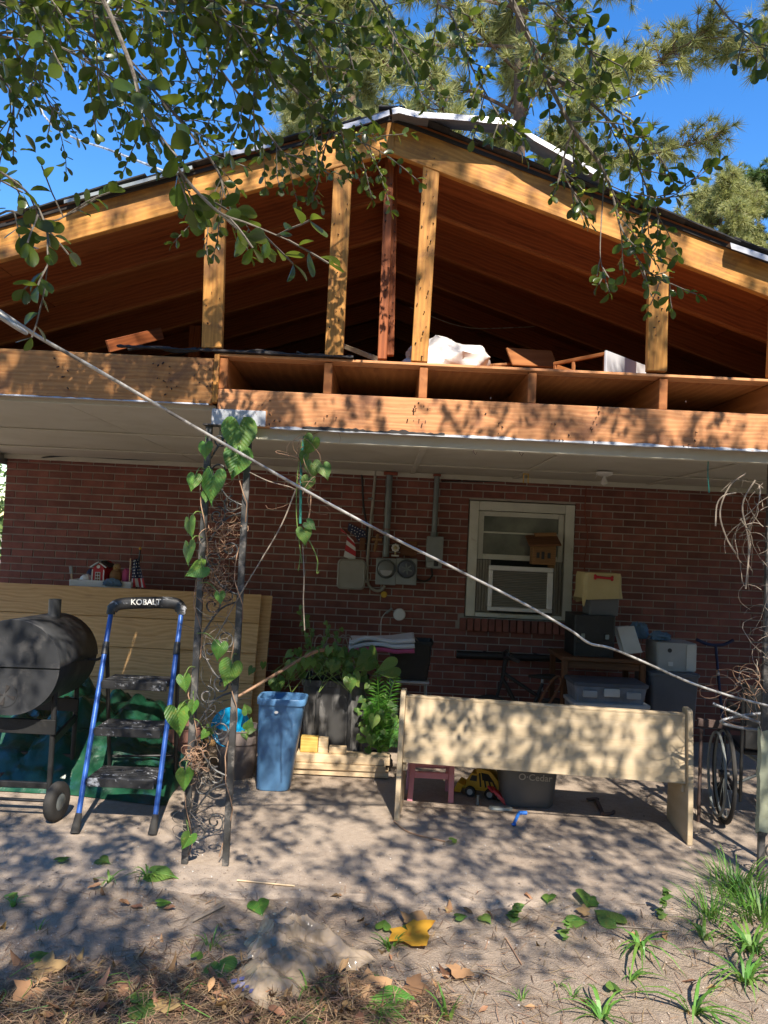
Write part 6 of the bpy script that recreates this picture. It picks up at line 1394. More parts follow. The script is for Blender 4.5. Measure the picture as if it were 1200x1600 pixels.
# ------------------------------------------------------------------ pines behind the house
def pine(name, base, h, r0, z_lo, reach, n_limb, label, seed, tufts=9, needle=.30, m='needle', lean=(0, 0), nn=42, wid=.008):
    r = random.Random(seed); t = thing(name, base, label, 'tree', 'pines behind the house'); base = V(base)
    top = base + V((lean[0], lean[1], h)); ptr = curve_pts([base, base + (top - base) * .35 + V((.15, .1, 0)), base + (top - base) * .7, top], 6)
    obj('trunk', G().tube(ptr, [r0 * (1 - .85 * i / (len(ptr) - 1)) for i in range(len(ptr))], 12), M['pinebark'], t, True)
    bg = G(); T = []
    for k in range(n_limb):
        f = k / n_limb; z = z_lo + (h - z_lo) * f; a = k * 2.4 + r.uniform(-.4, .4); i = min(len(ptr) - 2, int(z / h * (len(ptr) - 1))); p0 = ptr[i] + (ptr[i + 1] - ptr[i]) * (z / h * (len(ptr) - 1) - i)
        ln = reach * (1 - .65 * f) * r.uniform(.65, 1.15); d = V((math.cos(a), math.sin(a), r.uniform(-.05, .3)))
        pts = curve_pts([p0, p0 + d * ln * .35 + rv(r) * .1, p0 + d * ln * .7 + V((0, 0, r.uniform(-.2, .15))), p0 + d * ln + V((0, 0, r.uniform(0, .35)))], 5)
        bg.tube(pts, [max(.008, r0 * .22 * (1 - f * .5) * (1 - .8 * j / len(pts))) for j in range(len(pts))], 6)
        for j in range(4, len(pts)):
            for s in range(tufts):
                if r.random() < .28: continue
                d2 = (rv(r) + (pts[j] - pts[j - 1]).normalized() * .9 + V((0, 0, .15))).normalized(); q = pts[j] + d2 * r.uniform(.12, .62)
                bg.tube([pts[j], (pts[j] + q) / 2 + rv(r) * .05, q], [.012, .009, .006], 4, False); T.append((q, d2))
                if r.random() < .7: T.append((pts[j] + d2 * r.uniform(.08, .3) + rv(r) * .1, d2))
    obj('limb', bg, M['pinebark'], t, True)
    N = len(T); rr = np.random.default_rng(seed)
    P = np.repeat(np.array([list(a) for a, b in T]), nn, 0); D = np.repeat(np.array([list(b) for a, b in T]), nn, 0)
    D = D * .75 + rr.normal(size=D.shape) * .55; D /= np.linalg.norm(D, axis=1)[:, None]; Ln = rr.uniform(.65, 1.1, size=(len(D), 1)) * needle
    S = np.cross(D, rr.normal(size=D.shape)); S /= np.linalg.norm(S, axis=1)[:, None] + 1e-9; P = P + D * rr.uniform(-.06, .03, size=(len(D), 1))
    tip = P + D * Ln; tip[:, 2] -= .18 * Ln[:, 0] ** 1
    v = np.stack([P - S * wid, P + S * wid, tip], 1).reshape(-1, 3)
    stuff(np_obj('needles', v, np.arange(len(v)).reshape(-1, 3), M[m], t)); return t
pine('pine_tree', (2.2, 14.5, 0), 17.0, .22, 5.2, 4.3, 46, 'tall long needled pine rising right behind the roof ridge', 5)
pine('pine_tree', (8.6, 12.0, 0), 17.0, .24, 9.3, 4.6, 26, 'pine at the upper right whose boughs reach in from the edge', 11, lean=(-.4, 0))
pine('pine_tree', (-1.2, 17.5, 0), 16.0, .24, 8.0, 2.4, 24, 'thin pine partly hidden by leaves left of the ridge', 17)
pine('pine_tree', (11.1, 26, 0), 14.4, .22, 4.2, 2.3, 46, 'rounded distant pine low over the right roof slope', 23, 9, .30, 'needle', nn=40, wid=.012)
pine('pine_tree', (13.4, 27, 0), 15.2, .24, 4.4, 3.1, 50, 'darker distant tree at the right edge above the roof', 29, 9, .26, 'fartree', nn=40, wid=.015)
def bush(name, c, r, hgt, n, label, seed):
    rr = random.Random(seed); t = thing(name, c, label, 'shrub', 'shrubs beyond the house'); c = V(c); g = G(); ms = []
    for k in range(9):
        d = V((rr.uniform(-1, 1), rr.uniform(-1, 1), 1.2)).normalized(); g.tube([c, c + d * hgt * .6], [.03, .01], 6, False)
    for k in range(n):
        d = rv(rr); q = c + V((d.x * r, d.y * r, abs(d.z) * hgt)) * (rr.random() ** .35) + V((0, 0, .05)); q += V((0, 0, .1 * noise.noise(q * 3)))
        ms.append(leaf_mx(q, rv(rr), rv(rr) + V((0, 0, 1)), rr.uniform(.07, .13)))
    obj('stems', g, M['bark'], t, True); v_, f_ = spread(HOLLY_LO[0], tri(HOLLY_LO[1]), ms); stuff(np_obj('foliage', v_, f_, M['fartree'], t, True))
bush('shrub', (-5.6, 11.0, 0), 1.3, 2.7, 2600, 'green shrub glimpsed beyond the left corner of the brick wall', 3)
bush('shrub', (-7.5, 15.0, 0), 2.2, 3.4, 2400, 'large shrub further back beyond the left house corner', 4)
bush('shrub', (6.3, 9.0, 0), 1.2, 2.2, 1600, 'green shrub past the right side of the house', 6)
bush('shrub', (5.6, 6.3, 0), 1.1, 2.6, 3200, 'unseen tall dense shrub added to darken the right end of the porch', 7)  # added out of view to keep side light off the right wall
bush('shrub', (5.4, 4.4, 0), 1.0, 2.5, 3000, 'unseen dense shrub added by the right front porch corner to block light', 8)  # second unseen light blocker at the right of the porch

# unseen trees added behind and beside the camera to cut the sky fill
rw_ = random.Random(90); ms = []; wg = G()
for k in range(15000):
    a = rw_.uniform(R(206), R(368)); rad = rw_.uniform(10.5, 14.5); x, y = rad * math.cos(a) * 1.05, rad * math.sin(a) * .95 + 2.0
    if y > 3.5 and abs(x) < 8: continue
    hgt = 5.2 + 2.0 * noise.noise(V((x * .25, y * .25, 3))) + 1.0 * noise.noise(V((x * .9, y * .9, 8))); z = hgt * rw_.random() ** .8
    if noise.noise(V((x * .6, y * .6, z * .6))) < -.32: continue
    ms.append(leaf_mx((x, y, z), rv(rw_), rv(rw_) + V((0, 0, .6)), rw_.uniform(.30, .62)))
v_, f_ = spread(CROWN[0], tri(CROWN[1]), ms); tag(np_obj('sky_block_trees', v_, f_, M['fartree'], None, True), 'unseen green wood added behind and beside the viewer to cut sky light', 'wood', None, 'stuff')

# ------------------------------------------------------------------ vine on the left post
def tangle(name, c, ext, n, ln, rad, m, parent, seed, curl=.5, drift=(0, 0, 0)):
    r = random.Random(seed); g = G(); c = V(c)
    for k in range(n):
        p = c + V((r.uniform(-1, 1) * ext[0], r.uniform(-1, 1) * ext[1], r.uniform(-1, 1) * ext[2])); d = rv(r); pts = [p.copy()]; ax = rv(r)
        for i in range(r.randint(7, 15)):
            d = (d + ax.cross(d) * curl + rv(r) * .25 + V(drift) * .25); p2 = pts[-1] - c
            d -= V((p2.x / ext[0] ** 1 * .10, p2.y / ext[1] * .12, p2.z / ext[2] * .05)); d.normalize(); pts.append(pts[-1] + d * ln)
        r0_ = r.uniform(.6, 1.35) * rad; g.tube(pts, [r0_ * (1 - .7 * i / len(pts)) * r.uniform(.8, 1.2) for i in range(len(pts))], 5, False)
    return stuff(obj(name, g, M[m], parent, True))
def heart(px, py, Y, size, ang, parent, mes, tilt=.35, yaw=0.0, petiole=True):
    """ang: direction of the tip in the picture plane, degrees from straight down"""
    p = at(px, py, Y); a = R(ang); d = V((math.sin(a), -.15, -math.cos(a))); n = V((math.sin(R(yaw)), -1, tilt))
    d = d.normalized(); base = p - d * (size * .42)
    o = link(bpy.data.objects.new('leaf', rnd.choice(mes)), parent, leaf_mx(base, d, n, size)); return base
vn = thing('climbing_vine', (pL0.x, FY - .03, 0), 'heart leaved vine climbing the left iron post with dry brown tendrils', 'vine')
VY = FY - .07
for (x, y, s, a, ti, yw) in ((374, 690, .20, 5, .5, 10), (368, 728, .165, -10, .3, 15), (329, 764, .165, -6, .3, -25), (320, 706, .088, 0, .3, -10), (301, 756, .088, -10, .4, 0), (322, 778, .058, 0, .3, 10), (296, 828, .11, 8, .2, -75), (294, 868, .12, 4, .2, -75), (303, 893, .115, -60, .6, 10), (344, 936, .062, 10, .3, 0), (341, 1020, .095, -8, .4, 0), (356, 1056, .13, -14, .3, 10), (281, 1130, .15, 16, .1, 60), (290, 1070, .09, 20, .1, 70), (302, 1108, .07, 0, .1, 80), (289, 1222, .11, 4, .2, 75), (291, 1318, .09, -24, .3, 50), (318, 1150, .05, -30, .3, 40)):
    b = heart(x, y, VY - rnd.uniform(0, .05), s * .9, a, vn, heart_me, ti, yw)
    q = V((pL0.x if x < 345 else pL1.x, FY - .015, b.z + .05)); obj('petiole', G().tube(curve_pts([q, (q + b) / 2 + V((0, -.02, .03)), b], 4), .0028, 5, False), M['stem'], vn, True)
for k, (x0_, x1_) in enumerate(((325, 290), (383, 352))):
    pts = []
    for i in range(34):
        t = i / 33; c = at(x0_ + (x1_ - x0_) * t, 690 + 650 * t, FY - .02); ph = i * .8 + k * 1.7
        pts.append(c + V((.028 * math.cos(ph), .024 * math.sin(ph), 0)) + rv() * .008)
    obj('stem', G().tube(pts, .0028, 6), M['twig'], vn, True)
cmid = lambda y: at(350 - (y - 700) * .045, y, FY)
tangle('dry_tendrils', cmid(850), (.05, .03, .12), 34, .020, .0024, 'twig', vn, 1, .45)
tangle('dry_tendrils', cmid(915), (.055, .035, .08), 62, .018, .0023, 'twig', vn, 2, .6)
tangle('dry_tendrils', cmid(990), (.06, .03, .14), 14, .026, .002, 'palevine', vn, 3, .3)
tangle('dry_tendrils', at(305, 1185, FY - .02), (.035, .03, .06), 34, .016, .0024, 'twig', vn, 4, .5)
tangle('dry_tendrils', at(322, 1205, FY - .02), (.035, .03, .06), 16, .016, .0022, 'palevine', vn, 5, .55)
tangle('dry_tendrils', at(300, 1290, FY - .02), (.03, .03, .12), 12, .024, .0022, 'palevine', vn, 6, .35)
tangle('dry_tendrils', cmid(770), (.05, .03, .07), 10, .022, .002, 'palevine', vn, 7, .4)
tangle('dry_tendrils', at(330, 1110, FY - .02), (.05, .03, .12), 10, .028, .0025, 'iron', vn, 8, .2)
obj('runner', G().tube(curve_pts([at(462, 765, FY), at(440, 820, FY - .02), (at(405, 880, FY - .05)), at(372, 935, FY - .03), at(330, 1010, FY)], 6), .0035, 5), M['palevine'], vn, True)
obj('runner', G().tube(curve_pts([at(390, 738, FY - .03), at(420, 752, FY - .05), at(450, 760, FY - .02), at(462, 765, FY)], 5), .003, 5), M['palevine'], vn, True)
hv = thing('hanging_vine', at(474, 690, FY + .03), 'short leafy vine hanging on a green cord below the header', 'vine')
obj('cord', G().tube(curve_pts([at(475, 682, FY + .03), at(471, 720, FY + .02), at(470, 770, FY + .02), at(469, 818, FY + .02)], 4), .007, 8), M['greencord'], hv, True)
for pp, r2, m in ((((478, 684), (480, 720), (485, 760), (484, 800), (474, 835)), .003, 'twig'), (((472, 690), (465, 740), (463, 800), (468, 850), (472, 880)), .0028, 'stem'), (((473, 850), (475, 900), (474, 940), (476, 985)), .0032, 'palevine'), (((474, 830), (486, 850), (496, 875), (495, 895), (499, 893)), .003, 'stem'), (((470, 860), (468, 880), (466, 892)), .0025, 'stem')):
    obj('stem', G().tube(curve_pts([at(x, y, FY + .0) for x, y in pp], 6), r2, 5), M[m], hv, True)
tangle('dry_tendrils', at(476, 730, FY), (.035, .03, .13), 16, .03, .002, 'twig', hv, 12, .3)
for (x, y, s, a, ti, yw) in ((489, 736, .085, 6, .3, 0), (509, 739, .082, 22, .3, 20), (479, 758, .075, -14, .4, 0), (484, 700, .1, -16, .1, 60), (487, 822, .06, 55, .4, 0), (476, 840, .082, 10, .3, 10), (474, 718, .06, -10, .2, 50)): heart(x, y, FY - .03, s, a, hv, vine_me, ti, yw)
# dried vine on the right post
rvn = thing('dead_vine', (pR0.x, FY + .1, 0), 'tangle of pale dead vine stems around the right iron post', 'vine')
tangle('dry_stems', at(1175, 800, FY + .08), (.08, .05, .17), 17, .032, .0027, 'palevine', rvn, 31, .12, (0, 0, -.5))
tangle('dry_stems', at(1190, 960, FY + .1), (.03, .03, .36), 18, .034, .0026, 'palevine', rvn, 32, .12, (0, 0, -.6))
tangle('dry_stems', at(1170, 1090, FY + .1), (.08, .05, .07), 14, .03, .0022, 'twig', rvn, 33, .3)
for pp in (((1165, 740), (1140, 760), (1125, 800), (1135, 840), (1150, 865)), ((1180, 750), (1160, 790), (1170, 850), (1165, 920)), ((1150, 770), (1130, 775), (1120, 790), (1118, 822))): obj('stem', G().tube(curve_pts([at(x, y, FY + .05) for x, y in pp], 6), .0042, 6), M['palevine'], rvn, True)

# ------------------------------------------------------------------ plants around the bin
pv = thing('trailing_plant', at(500, 1050, 5.75), 'leafy green vine spilling over the black bin by the lumber', 'plant')
rp = random.Random(40)
obj('branch', G().tube(curve_pts([at(372, 1088, 5.45), at(420, 1060, 5.55), at(470, 1030, 5.65), at(497, 1017, 5.7), at(522, 1016, 5.75)], 6), [.009 + .0003 * i for i in range(25)], 7), M['twig'], pv, True)
for (x, y, s, a) in ((453, 1047, .10, -5), (433, 1075, .12, 8), (466, 1042, .075, 5), (478, 1040, .08, 0), (520, 1045, .09, -18), (556, 1065, .10, 30), (566, 1040, .15, -50), (580, 1030, .13, 20), (601, 1047, .15, -70), (548, 1072, .10, 10), (460, 1094, .07, -30), (575, 1110, .08, 10), (583, 1130, .09, -10), (572, 1145, .07, 20), (596, 1120, .07, 30), (580, 1160, .08, 0)):
    heart(x, y, 5.68 - rp.uniform(0, .1), s, a, pv, vine_me, rp.uniform(.2, .8), rp.uniform(-40, 40))
for k in range(95):
    x = rp.gauss(518, 44); y = 1030 + abs(x - 510) * .10 + rp.uniform(-14, 26); heart(x, y, 5.78 + rp.uniform(-.12, .12), rp.uniform(.035, .075), rp.uniform(-60, 60), pv, vine_me, rp.uniform(.1, .9), rp.uniform(-60, 60))
for k in range(60):
    x = rp.uniform(555, 618); y = rp.uniform(1060, 1175); heart(x, y, 5.72 + rp.uniform(-.1, .15), rp.uniform(.03, .06), rp.uniform(-80, 80), pv, vine_me, rp.uniform(.1, .9), rp.uniform(-60, 60))
for (x0_, y0_, x1_, y1_) in ((480, 1020, 470, 950), (500, 1025, 515, 975), (488, 1022, 482, 965), (520, 1030, 530, 985)):
    for i in range(9):
        t = i / 8; heart(x0_ + (x1_ - x0_) * t + rp.uniform(-5, 5), y0_ + (y1_ - y0_) * t, 5.95, .035, rp.uniform(-60, 60), pv, vine_me, .3, rp.uniform(-40, 40))
    obj('stem', G().tube([at(x0_, y0_, 5.95), at(x1_, y1_, 5.95)], .003, 5), M['stem'], pv, True)
sm = G()
for k in range(26):
    a = at(rp.gauss(505, 35), 1040, 5.8); sm.tube(curve_pts([a, a + V((rp.uniform(-.1, .1), -.05, .06)), a + V((rp.uniform(-.25, .3), -.1, -rp.uniform(.02, .2)))], 4), .003, 4, False)
stuff(obj('stems', sm, M['stem'], pv, True))
obj('support_box', G().box((bb.x + .02, bb.y - .0, hh2 + .02), (.4, .3, .03), None, .006), M['black'], pv)
hoops = G()
for x in (497, 515, 533, 541): hoops.tube(curve_pts([at(x - 6, 1020, 6.1), at(x - 4, 1000, 6.1), at(x + 4, 992, 6.1), at(x + 10, 1005, 6.1), at(x + 12, 1020, 6.1)], 4), .005, 5, False)
hr = thing('wire_trellis', at(520, 1020, 6.1), 'row of pale wire hoops behind the trailing plant', 'trellis'); obj('hoops', hoops, M['palevine'], hr, True); obj('bar', G().tube([at(488, 1021, 6.1), at(556, 1024, 6.1)], .006, 6), M['palevine'], hr, True)
for x in (490, 554): p = at(x, 1022, 6.1); obj('leg', G().tube([p, V((p.x, 6.2, .0))], .006, 6), M['palevine'], hr, True)
fr_ = thing('fern', at(592, 1170, 5.75), 'bright fern growing between the lumber stack and the pew', 'fern')
fr_c = V((at(592, 1170, 5.75).x, 5.78, .12)); obj('root_clump', crumple(fr_c + V((0, .05, -.05)), .09, (1.2, 1, .9), 44, .4, 18), M['soil'], fr_, True)
for k in range(20):
    a = rp.uniform(0, 6.28); tip = at(rp.uniform(566, 628), rp.uniform(1045, 1165), 5.75 + .15 * math.sin(a)); md = (fr_c + tip) / 2 + V((0, -.02, .1)); pts = curve_pts([fr_c, md, tip], 9); g = G().tube(pts, .003, 4, False)
    for i in range(3, len(pts) - 1):
        d = (pts[i + 1] - pts[i]).normalized(); sd = d.cross(V((0, -1, .3))).normalized(); ln = .075 * math.sin(math.pi * (i / len(pts)) ** .8) + .012
        for s in (-1, 1):
            e_ = (sd * s + d * .35 + rv(rp) * .12).normalized(); g.add([pts[i] - d * .007, pts[i] + e_ * ln * .55 - d * .008 + V((0, 0, .004)), pts[i] + e_ * ln, pts[i] + e_ * ln * .5 + d * .008], [(0, 1, 2, 3)])
    obj('frond', g, M['fern'], fr_)
pp_ = thing('pot_plant', (pc.x, pc.y, .3), 'small broad leaves growing from the grey brown pot', 'plant')
for (x, y, s, a) in ((384, 1106, .07, 200), (390, 1130, .075, 160), (394, 1140, .06, 100), (384, 1150, .06, 20), (326, 1145, .08, -20)): heart(x, y, pc.y - .15, s, a, pp_, vine_me, .5, rp.uniform(-30, 30))
obj('stem', G().tube([V((pc.x + .1, pc.y, .29)), at(388, 1110, pc.y - .12)], .003, 5), M['stem'], pp_, True); obj('stem', G().tube([V((pc.x - .1, pc.y, .29)), at(328, 1125, pc.y - .12)], .003, 5), M['stem'], pp_, True)
# ------------------------------------------------------------------ ground litter
rl = random.Random(77)
def on_ground(px, py):
    p = gnd(px, py, -.02); p.z = (gz(p.x, p.y) if p.y < 3.72 else 0.0) + .003; return p
# pine straw: thick in the lower left, thin elsewhere
def litter_density(x, y):
    a = math.exp(-((x + .75) / .75) ** 2 - ((y - 2.66) / .40) ** 2) * 1.0 + .9 * math.exp(-((x + .1) / .5) ** 2 - ((y - 2.7) / .38) ** 2)
    return max(.035, a * (.8 + 1.5 * noise.noise(V((x * 3.5, y * 3.5, 1))))) if y < 3.75 else .012
V_, F_ = [], []; cnt = 0; rn = np.random.default_rng(5)
while cnt < 12000:
    x = rl.uniform(-2.2, 2.4); y = rl.uniform(1.9, 3.9)
    if rl.random() > litter_density(x, y): 
        continue
    z = (gz(x, y) if y < 3.72 else 0.0) + rl.random() ** 2 * (.05 * min(1, litter_density(x, y)) + .004) + .003
    a = rl.uniform(0, 6.28); ln = rl.uniform(.04, .13); d = V((math.cos(a), math.sin(a), rl.uniform(-.12, .22) * min(1, litter_density(x, y) + .15))); s = V((-math.sin(a), math.cos(a), 0)) * rl.uniform(.0009, .0019)
    p = V((x, y, z)); o = len(V_); md = p + d * ln * .5 + V((0, 0, .006 * rl.random())) + s * rl.uniform(-4, 4)
    V_ += [tuple(p - s), tuple(p + s), tuple(md + s), tuple(md - s), tuple(p + d * ln)]; F_ += [(o, o + 1, o + 2), (o, o + 2, o + 3), (o + 3, o + 2, o + 4)]; cnt += 1
lit = np_obj('pine_straw', np.array(V_), np.array(F_), M['deadneedle']); tag(lit, 'brown pine straw scattered over the dirt in the foreground', 'pine straw', None, 'stuff')
# small dry leaf bits and twigs
DL = leaf_blade([(0, .02), (.12, .1), (.3, .2), (.5, .25), (.7, .22), (.86, .13), (.95, .06), (1, .01)], .3, .35, .05); ms = []
for k in range(6500):
    x = rl.uniform(-2.2, 2.3); y = rl.uniform(1.95, 3.9)
    if rl.random() > litter_density(x, y) * .75 + .008: continue
    a = rl.uniform(0, 6.28); z = (gz(x, y) if y < 3.72 else 0) + .004 + .045 * rl.random() * min(1, litter_density(x, y))
    ms.append(leaf_mx((x, y, z), (math.cos(a), math.sin(a), rl.uniform(-.1, .25)), rv(rl) * .5 + V((0, 0, 1)), rl.uniform(.015, .07)))
DLS = [DL, leaf_blade([(0, .02), (.2, .09), (.5, .13), (.8, .07), (1, .005)], -.4, .6, .05), leaf_blade([(0, .03), (.1, .16), (.25, .26), (.4, .2), (.55, .3), (.7, .2), (.85, .14), (1, .01)], .6, -.5, .05), leaf_blade([(0, .03), (.5, .05), (1, .02)], .2, .3, .03)]
vs, fs, off = [], [], 0
for k, sh in enumerate(DLS):
    v_, f_ = spread(sh[0], tri(sh[1]), [m @ Matrix.Diagonal(V((1, 1, rl.uniform(.5, 1.6), 1))) for m in ms[k::4]]); vs.append(v_); fs.append(f_ + off); off += len(v_)
tag(np_obj('dry_leaf_litter', np.concatenate(vs), np.concatenate(fs), M['deadleaf'], None, True), 'small curled dry leaves strewn among the pine straw', 'dry leaves', None, 'stuff')
pg = G()
for k in range(420):
    x = rl.uniform(-2.2, 2.4); y = rl.uniform(2.0, 4.6); r_ = rl.uniform(.002, .006); pg.ball((x, y, (gz(x, y) if y < 3.72 else 0) + r_ * .4), r_, 6, 4, (1, rl.uniform(.6, 1.2), .6))
tag(obj('pebbles', pg, M['pebble'], smooth=True), 'pale pebbles and crumbs scattered on dirt and slab', 'pebbles', None, 'stuff')
# crumbs of soil and grit
rgr = np.random.default_rng(31); oc_v = np.array([(1, 0, 0), (-1, 0, 0), (0, 1, 0), (0, -1, 0), (0, 0, 1), (0, 0, -.6)], float); oc_f = [(0, 2, 4), (2, 1, 4), (1, 3, 4), (3, 0, 4), (2, 0, 5), (1, 2, 5), (3, 1, 5), (0, 3, 5)]
ms = []
for k in range(11000):
    x = rl.uniform(-2.3, 2.5); y = rl.uniform(1.95, 4.0) if k % 8 else rl.uniform(3.8, 5.6)
    if y < 3.8 and noise.noise(V((x * 2.2, y * 2.2, 6))) < -.25: continue
    r_ = .0011 + .0052 * rl.random() ** 4
    ms.append(Matrix.Translation((x, y, (gz(x, y) if y < 3.72 else 0) + r_ * .3)) @ Matrix.Rotation(rl.uniform(0, 6.28), 4, 'Z') @ Matrix.Diagonal(V((r_ * rl.uniform(.7, 1.5), r_ * rl.uniform(.7, 1.3), r_ * rl.uniform(.6, 1.0), 1))))
v_, f_ = spread(oc_v, oc_f, ms); M['grit'] = plain('soil_grit', (0.40, 0.33, 0.27), (0.20, 0.155, 0.12), rough=.95, island=True, var=.45, bmp=0)
tag(np_obj('soil_grit', v_, f_, M['grit']), 'loose crumbs of soil and grit over dirt and slab', 'grit', None, 'stuff')
# green strands in the straw
ms = []
for k in range(70):
    x = rl.uniform(-1.5, .45); y = rl.uniform(2.3, 3.0); a = rl.uniform(0, 6.28); ms.append([V((x, y, gz(x, y) + .012)), V((x + .07 * math.cos(a), y + .07 * math.sin(a), gz(x, y) + rl.uniform(.02, .06))), V((x + .16 * math.cos(a + .5), y + .16 * math.sin(a + .5), gz(x, y) + .015))])
gs = G()
for pp in ms: gs.tube(curve_pts(pp, 4), .0016, 4, False)
tag(obj('grass_strands', gs, M['grass'], smooth=True), 'thin green strands lying among the pine straw', 'grass', None, 'stuff')
# sticks
for (pp, r_, m, lab) in ((((370, 1384), (460, 1393)), .004, 'lumber', 'straight pale stick lying on the dirt in front of the iron post'), (((300, 1445), (350, 1420)), .008, 'palevine', 'short pale piece of bark lying left of the plastic bag'), (((712, 1519), (750, 1516), (792, 1535)), .004, 'palevine', 'curved pale stick on the dirt in the right foreground'), (((790, 1466), (815, 1505)), .003, 'twig', 'thin brown twig on the dirt below the small weeds'), (((615, 1290), (640, 1308), (695, 1322)), .004, 'twig', 'thin vine runner trailing from the left pew leg'), (((735, 1580), (745, 1545), (755, 1535)), .0035, 'palevine', 'short pale stalk near the bottom edge'), (((950, 1450), (1000, 1455), (1060, 1458)), .003, 'palevine', 'thin pale stalk lying along the slab edge')):
    tag(obj('fallen_stick', G().tube(curve_pts([on_ground(x, y) + V((0, 0, r_)) for x, y in pp], 5), r_, 6), M[m], smooth=True), lab, 'stick')
# fallen heart shaped leaves
def ground_leaf(px, py, s, a, me, mat=None, tilt=.3, lift=.02):
    p = on_ground(px, py) + V((0, 0, lift)); d = V((math.sin(R(a)), math.cos(R(a)), rl.uniform(-.05, .15)))
    o = bpy.data.objects.new('fallen_leaf', me); link(o, None, leaf_mx(p - d * s * .4, d, V((rl.uniform(-tilt, tilt), -.25, 1)), s)); return o
for (x, y, s, a, lab) in ((100, 1352, .07, 30, 'on the dirt below the blue ladder leg'), (162, 1356, .07, 120, 'on the dirt between ladder and iron post'), (256, 1378, .13, 100, 'large, beside the drooping blades left of the iron post'), (405, 1425, .10, 160, 'resting on the top of the plastic bag'), (258, 1418, .06, 60, 'small and dim in the shade below the iron post'), (345, 1540, .13, 160, 'large, just left of the plastic bag'), (415, 1546, .14, 100, 'large, lying over the middle of the plastic bag'), (630, 1568, .12, 90, 'at the bottom, nearest the upright broad leaves'), (595, 1580, .14, 250, 'largest one at the bottom, right of the bag tail'), (20, 1408, .05, 20, 'at the left edge beside the small grass plant'), (66, 1496, .06, 40, 'small, in the deep shade at lower left'), (310, 1500, .05, 10, 'small, between the dry blades and the bag'), (640, 1460, .10, 210, 'partly under the yellow maple leaf'), (600, 1450, .07, 10, 'above the bright weed clump by the maple leaf'), (710, 1323, .05, 45, 'at the end of the runner from the pew leg'), (722, 1440, .05, 80, 'small, on the slab edge left of the low weed'), (760, 1442, .06, 150, 'on the slab edge just left of the low weed'), (856, 1416, .07, 200, 'on the slab edge between the two weeds'), (920, 1420, .14, 200, 'upper leaf of the big trio at the slab edge'), (945, 1438, .13, 330, 'right leaf of the big trio at the slab edge'), (905, 1446, .08, 90, 'small lower leaf of the trio at the slab edge'), (956, 1546, .06, 0, 'small, alone in the bright dirt at right'), (240, 1596, .12, 80, 'at the bottom edge left of the bag'), (500, 1580, .09, 40, 'in the straw below the bag'), (478, 1530, .07, 20, 'small, touching the right side of the bag')):
    tag(ground_leaf(x, y, s, a, rl.choice(vine_me if rl.random() < .5 else heart_me)), 'fallen green leaf, ' + lab, 'leaf', 'fallen green leaves')
def maple():
    pts = []; lobes = [(-165, .3), (-130, .58), (-112, .5), (-95, .62), (-72, .9), (-58, .72), (-46, .6), (-24, .8), (-12, .88), (0, 1.05), (12, .88), (24, .8), (46, .6), (58, .72), (72, .9), (95, .62), (112, .5), (130, .58), (165, .3)]
    v = [(0, 0, 0)]; f = []
    for i, (a, r_) in enumerate(lobes):
        v.append((r_ * .62 * math.sin(R(a)), r_ * .62 * math.cos(R(a)), -.03 * math.sin(i * 1.3) * r_ + .07 * abs(math.sin(R(a))) * r_))
    for i in range(1, len(lobes)): f.append((0, i, i + 1))
    return v, f
mm = me_of('fallen_leaf', maple(), M['mapleyellow'])
o = ground_leaf(655, 1478, .23, 150, mm, None, .1, .022); tag(o, 'large yellow orange maple leaf lying on the dirt right of the plastic bag', 'leaf')
md_ = me_of('fallen_leaf', maple(), M['deadleaf'])
for (x, y, s, a, lab) in ((655, 1438, .16, 20, 'curled rust brown leaf just above the yellow maple leaf'), (600, 1545, .15, 60, 'tan dry leaf below the plastic bag tail'), (715, 1530, .12, 200, 'pale crinkled dry leaf below the yellow maple leaf'), (90, 1520, .15, 80, 'brown dry leaf in the shade at lower left'), (30, 1570, .13, 200, 'dark dry leaf in the lower left corner'), (190, 1560, .11, 300, 'curled brown leaf in the straw left of the bag'), (270, 1590, .12, 30, 'rust brown leaf at the bottom edge left of the bag'), (545, 1560, .10, 160, 'small brown leaf below the bag tail'), (660, 1555, .12, 110, 'tan crinkled leaf between the bottom green leaves'), (905, 1432, .08, 280, 'orange brown dry leaf under the clump of green leaves')):
    tag(ground_leaf(x, y, s, a, md_), lab, 'leaf')
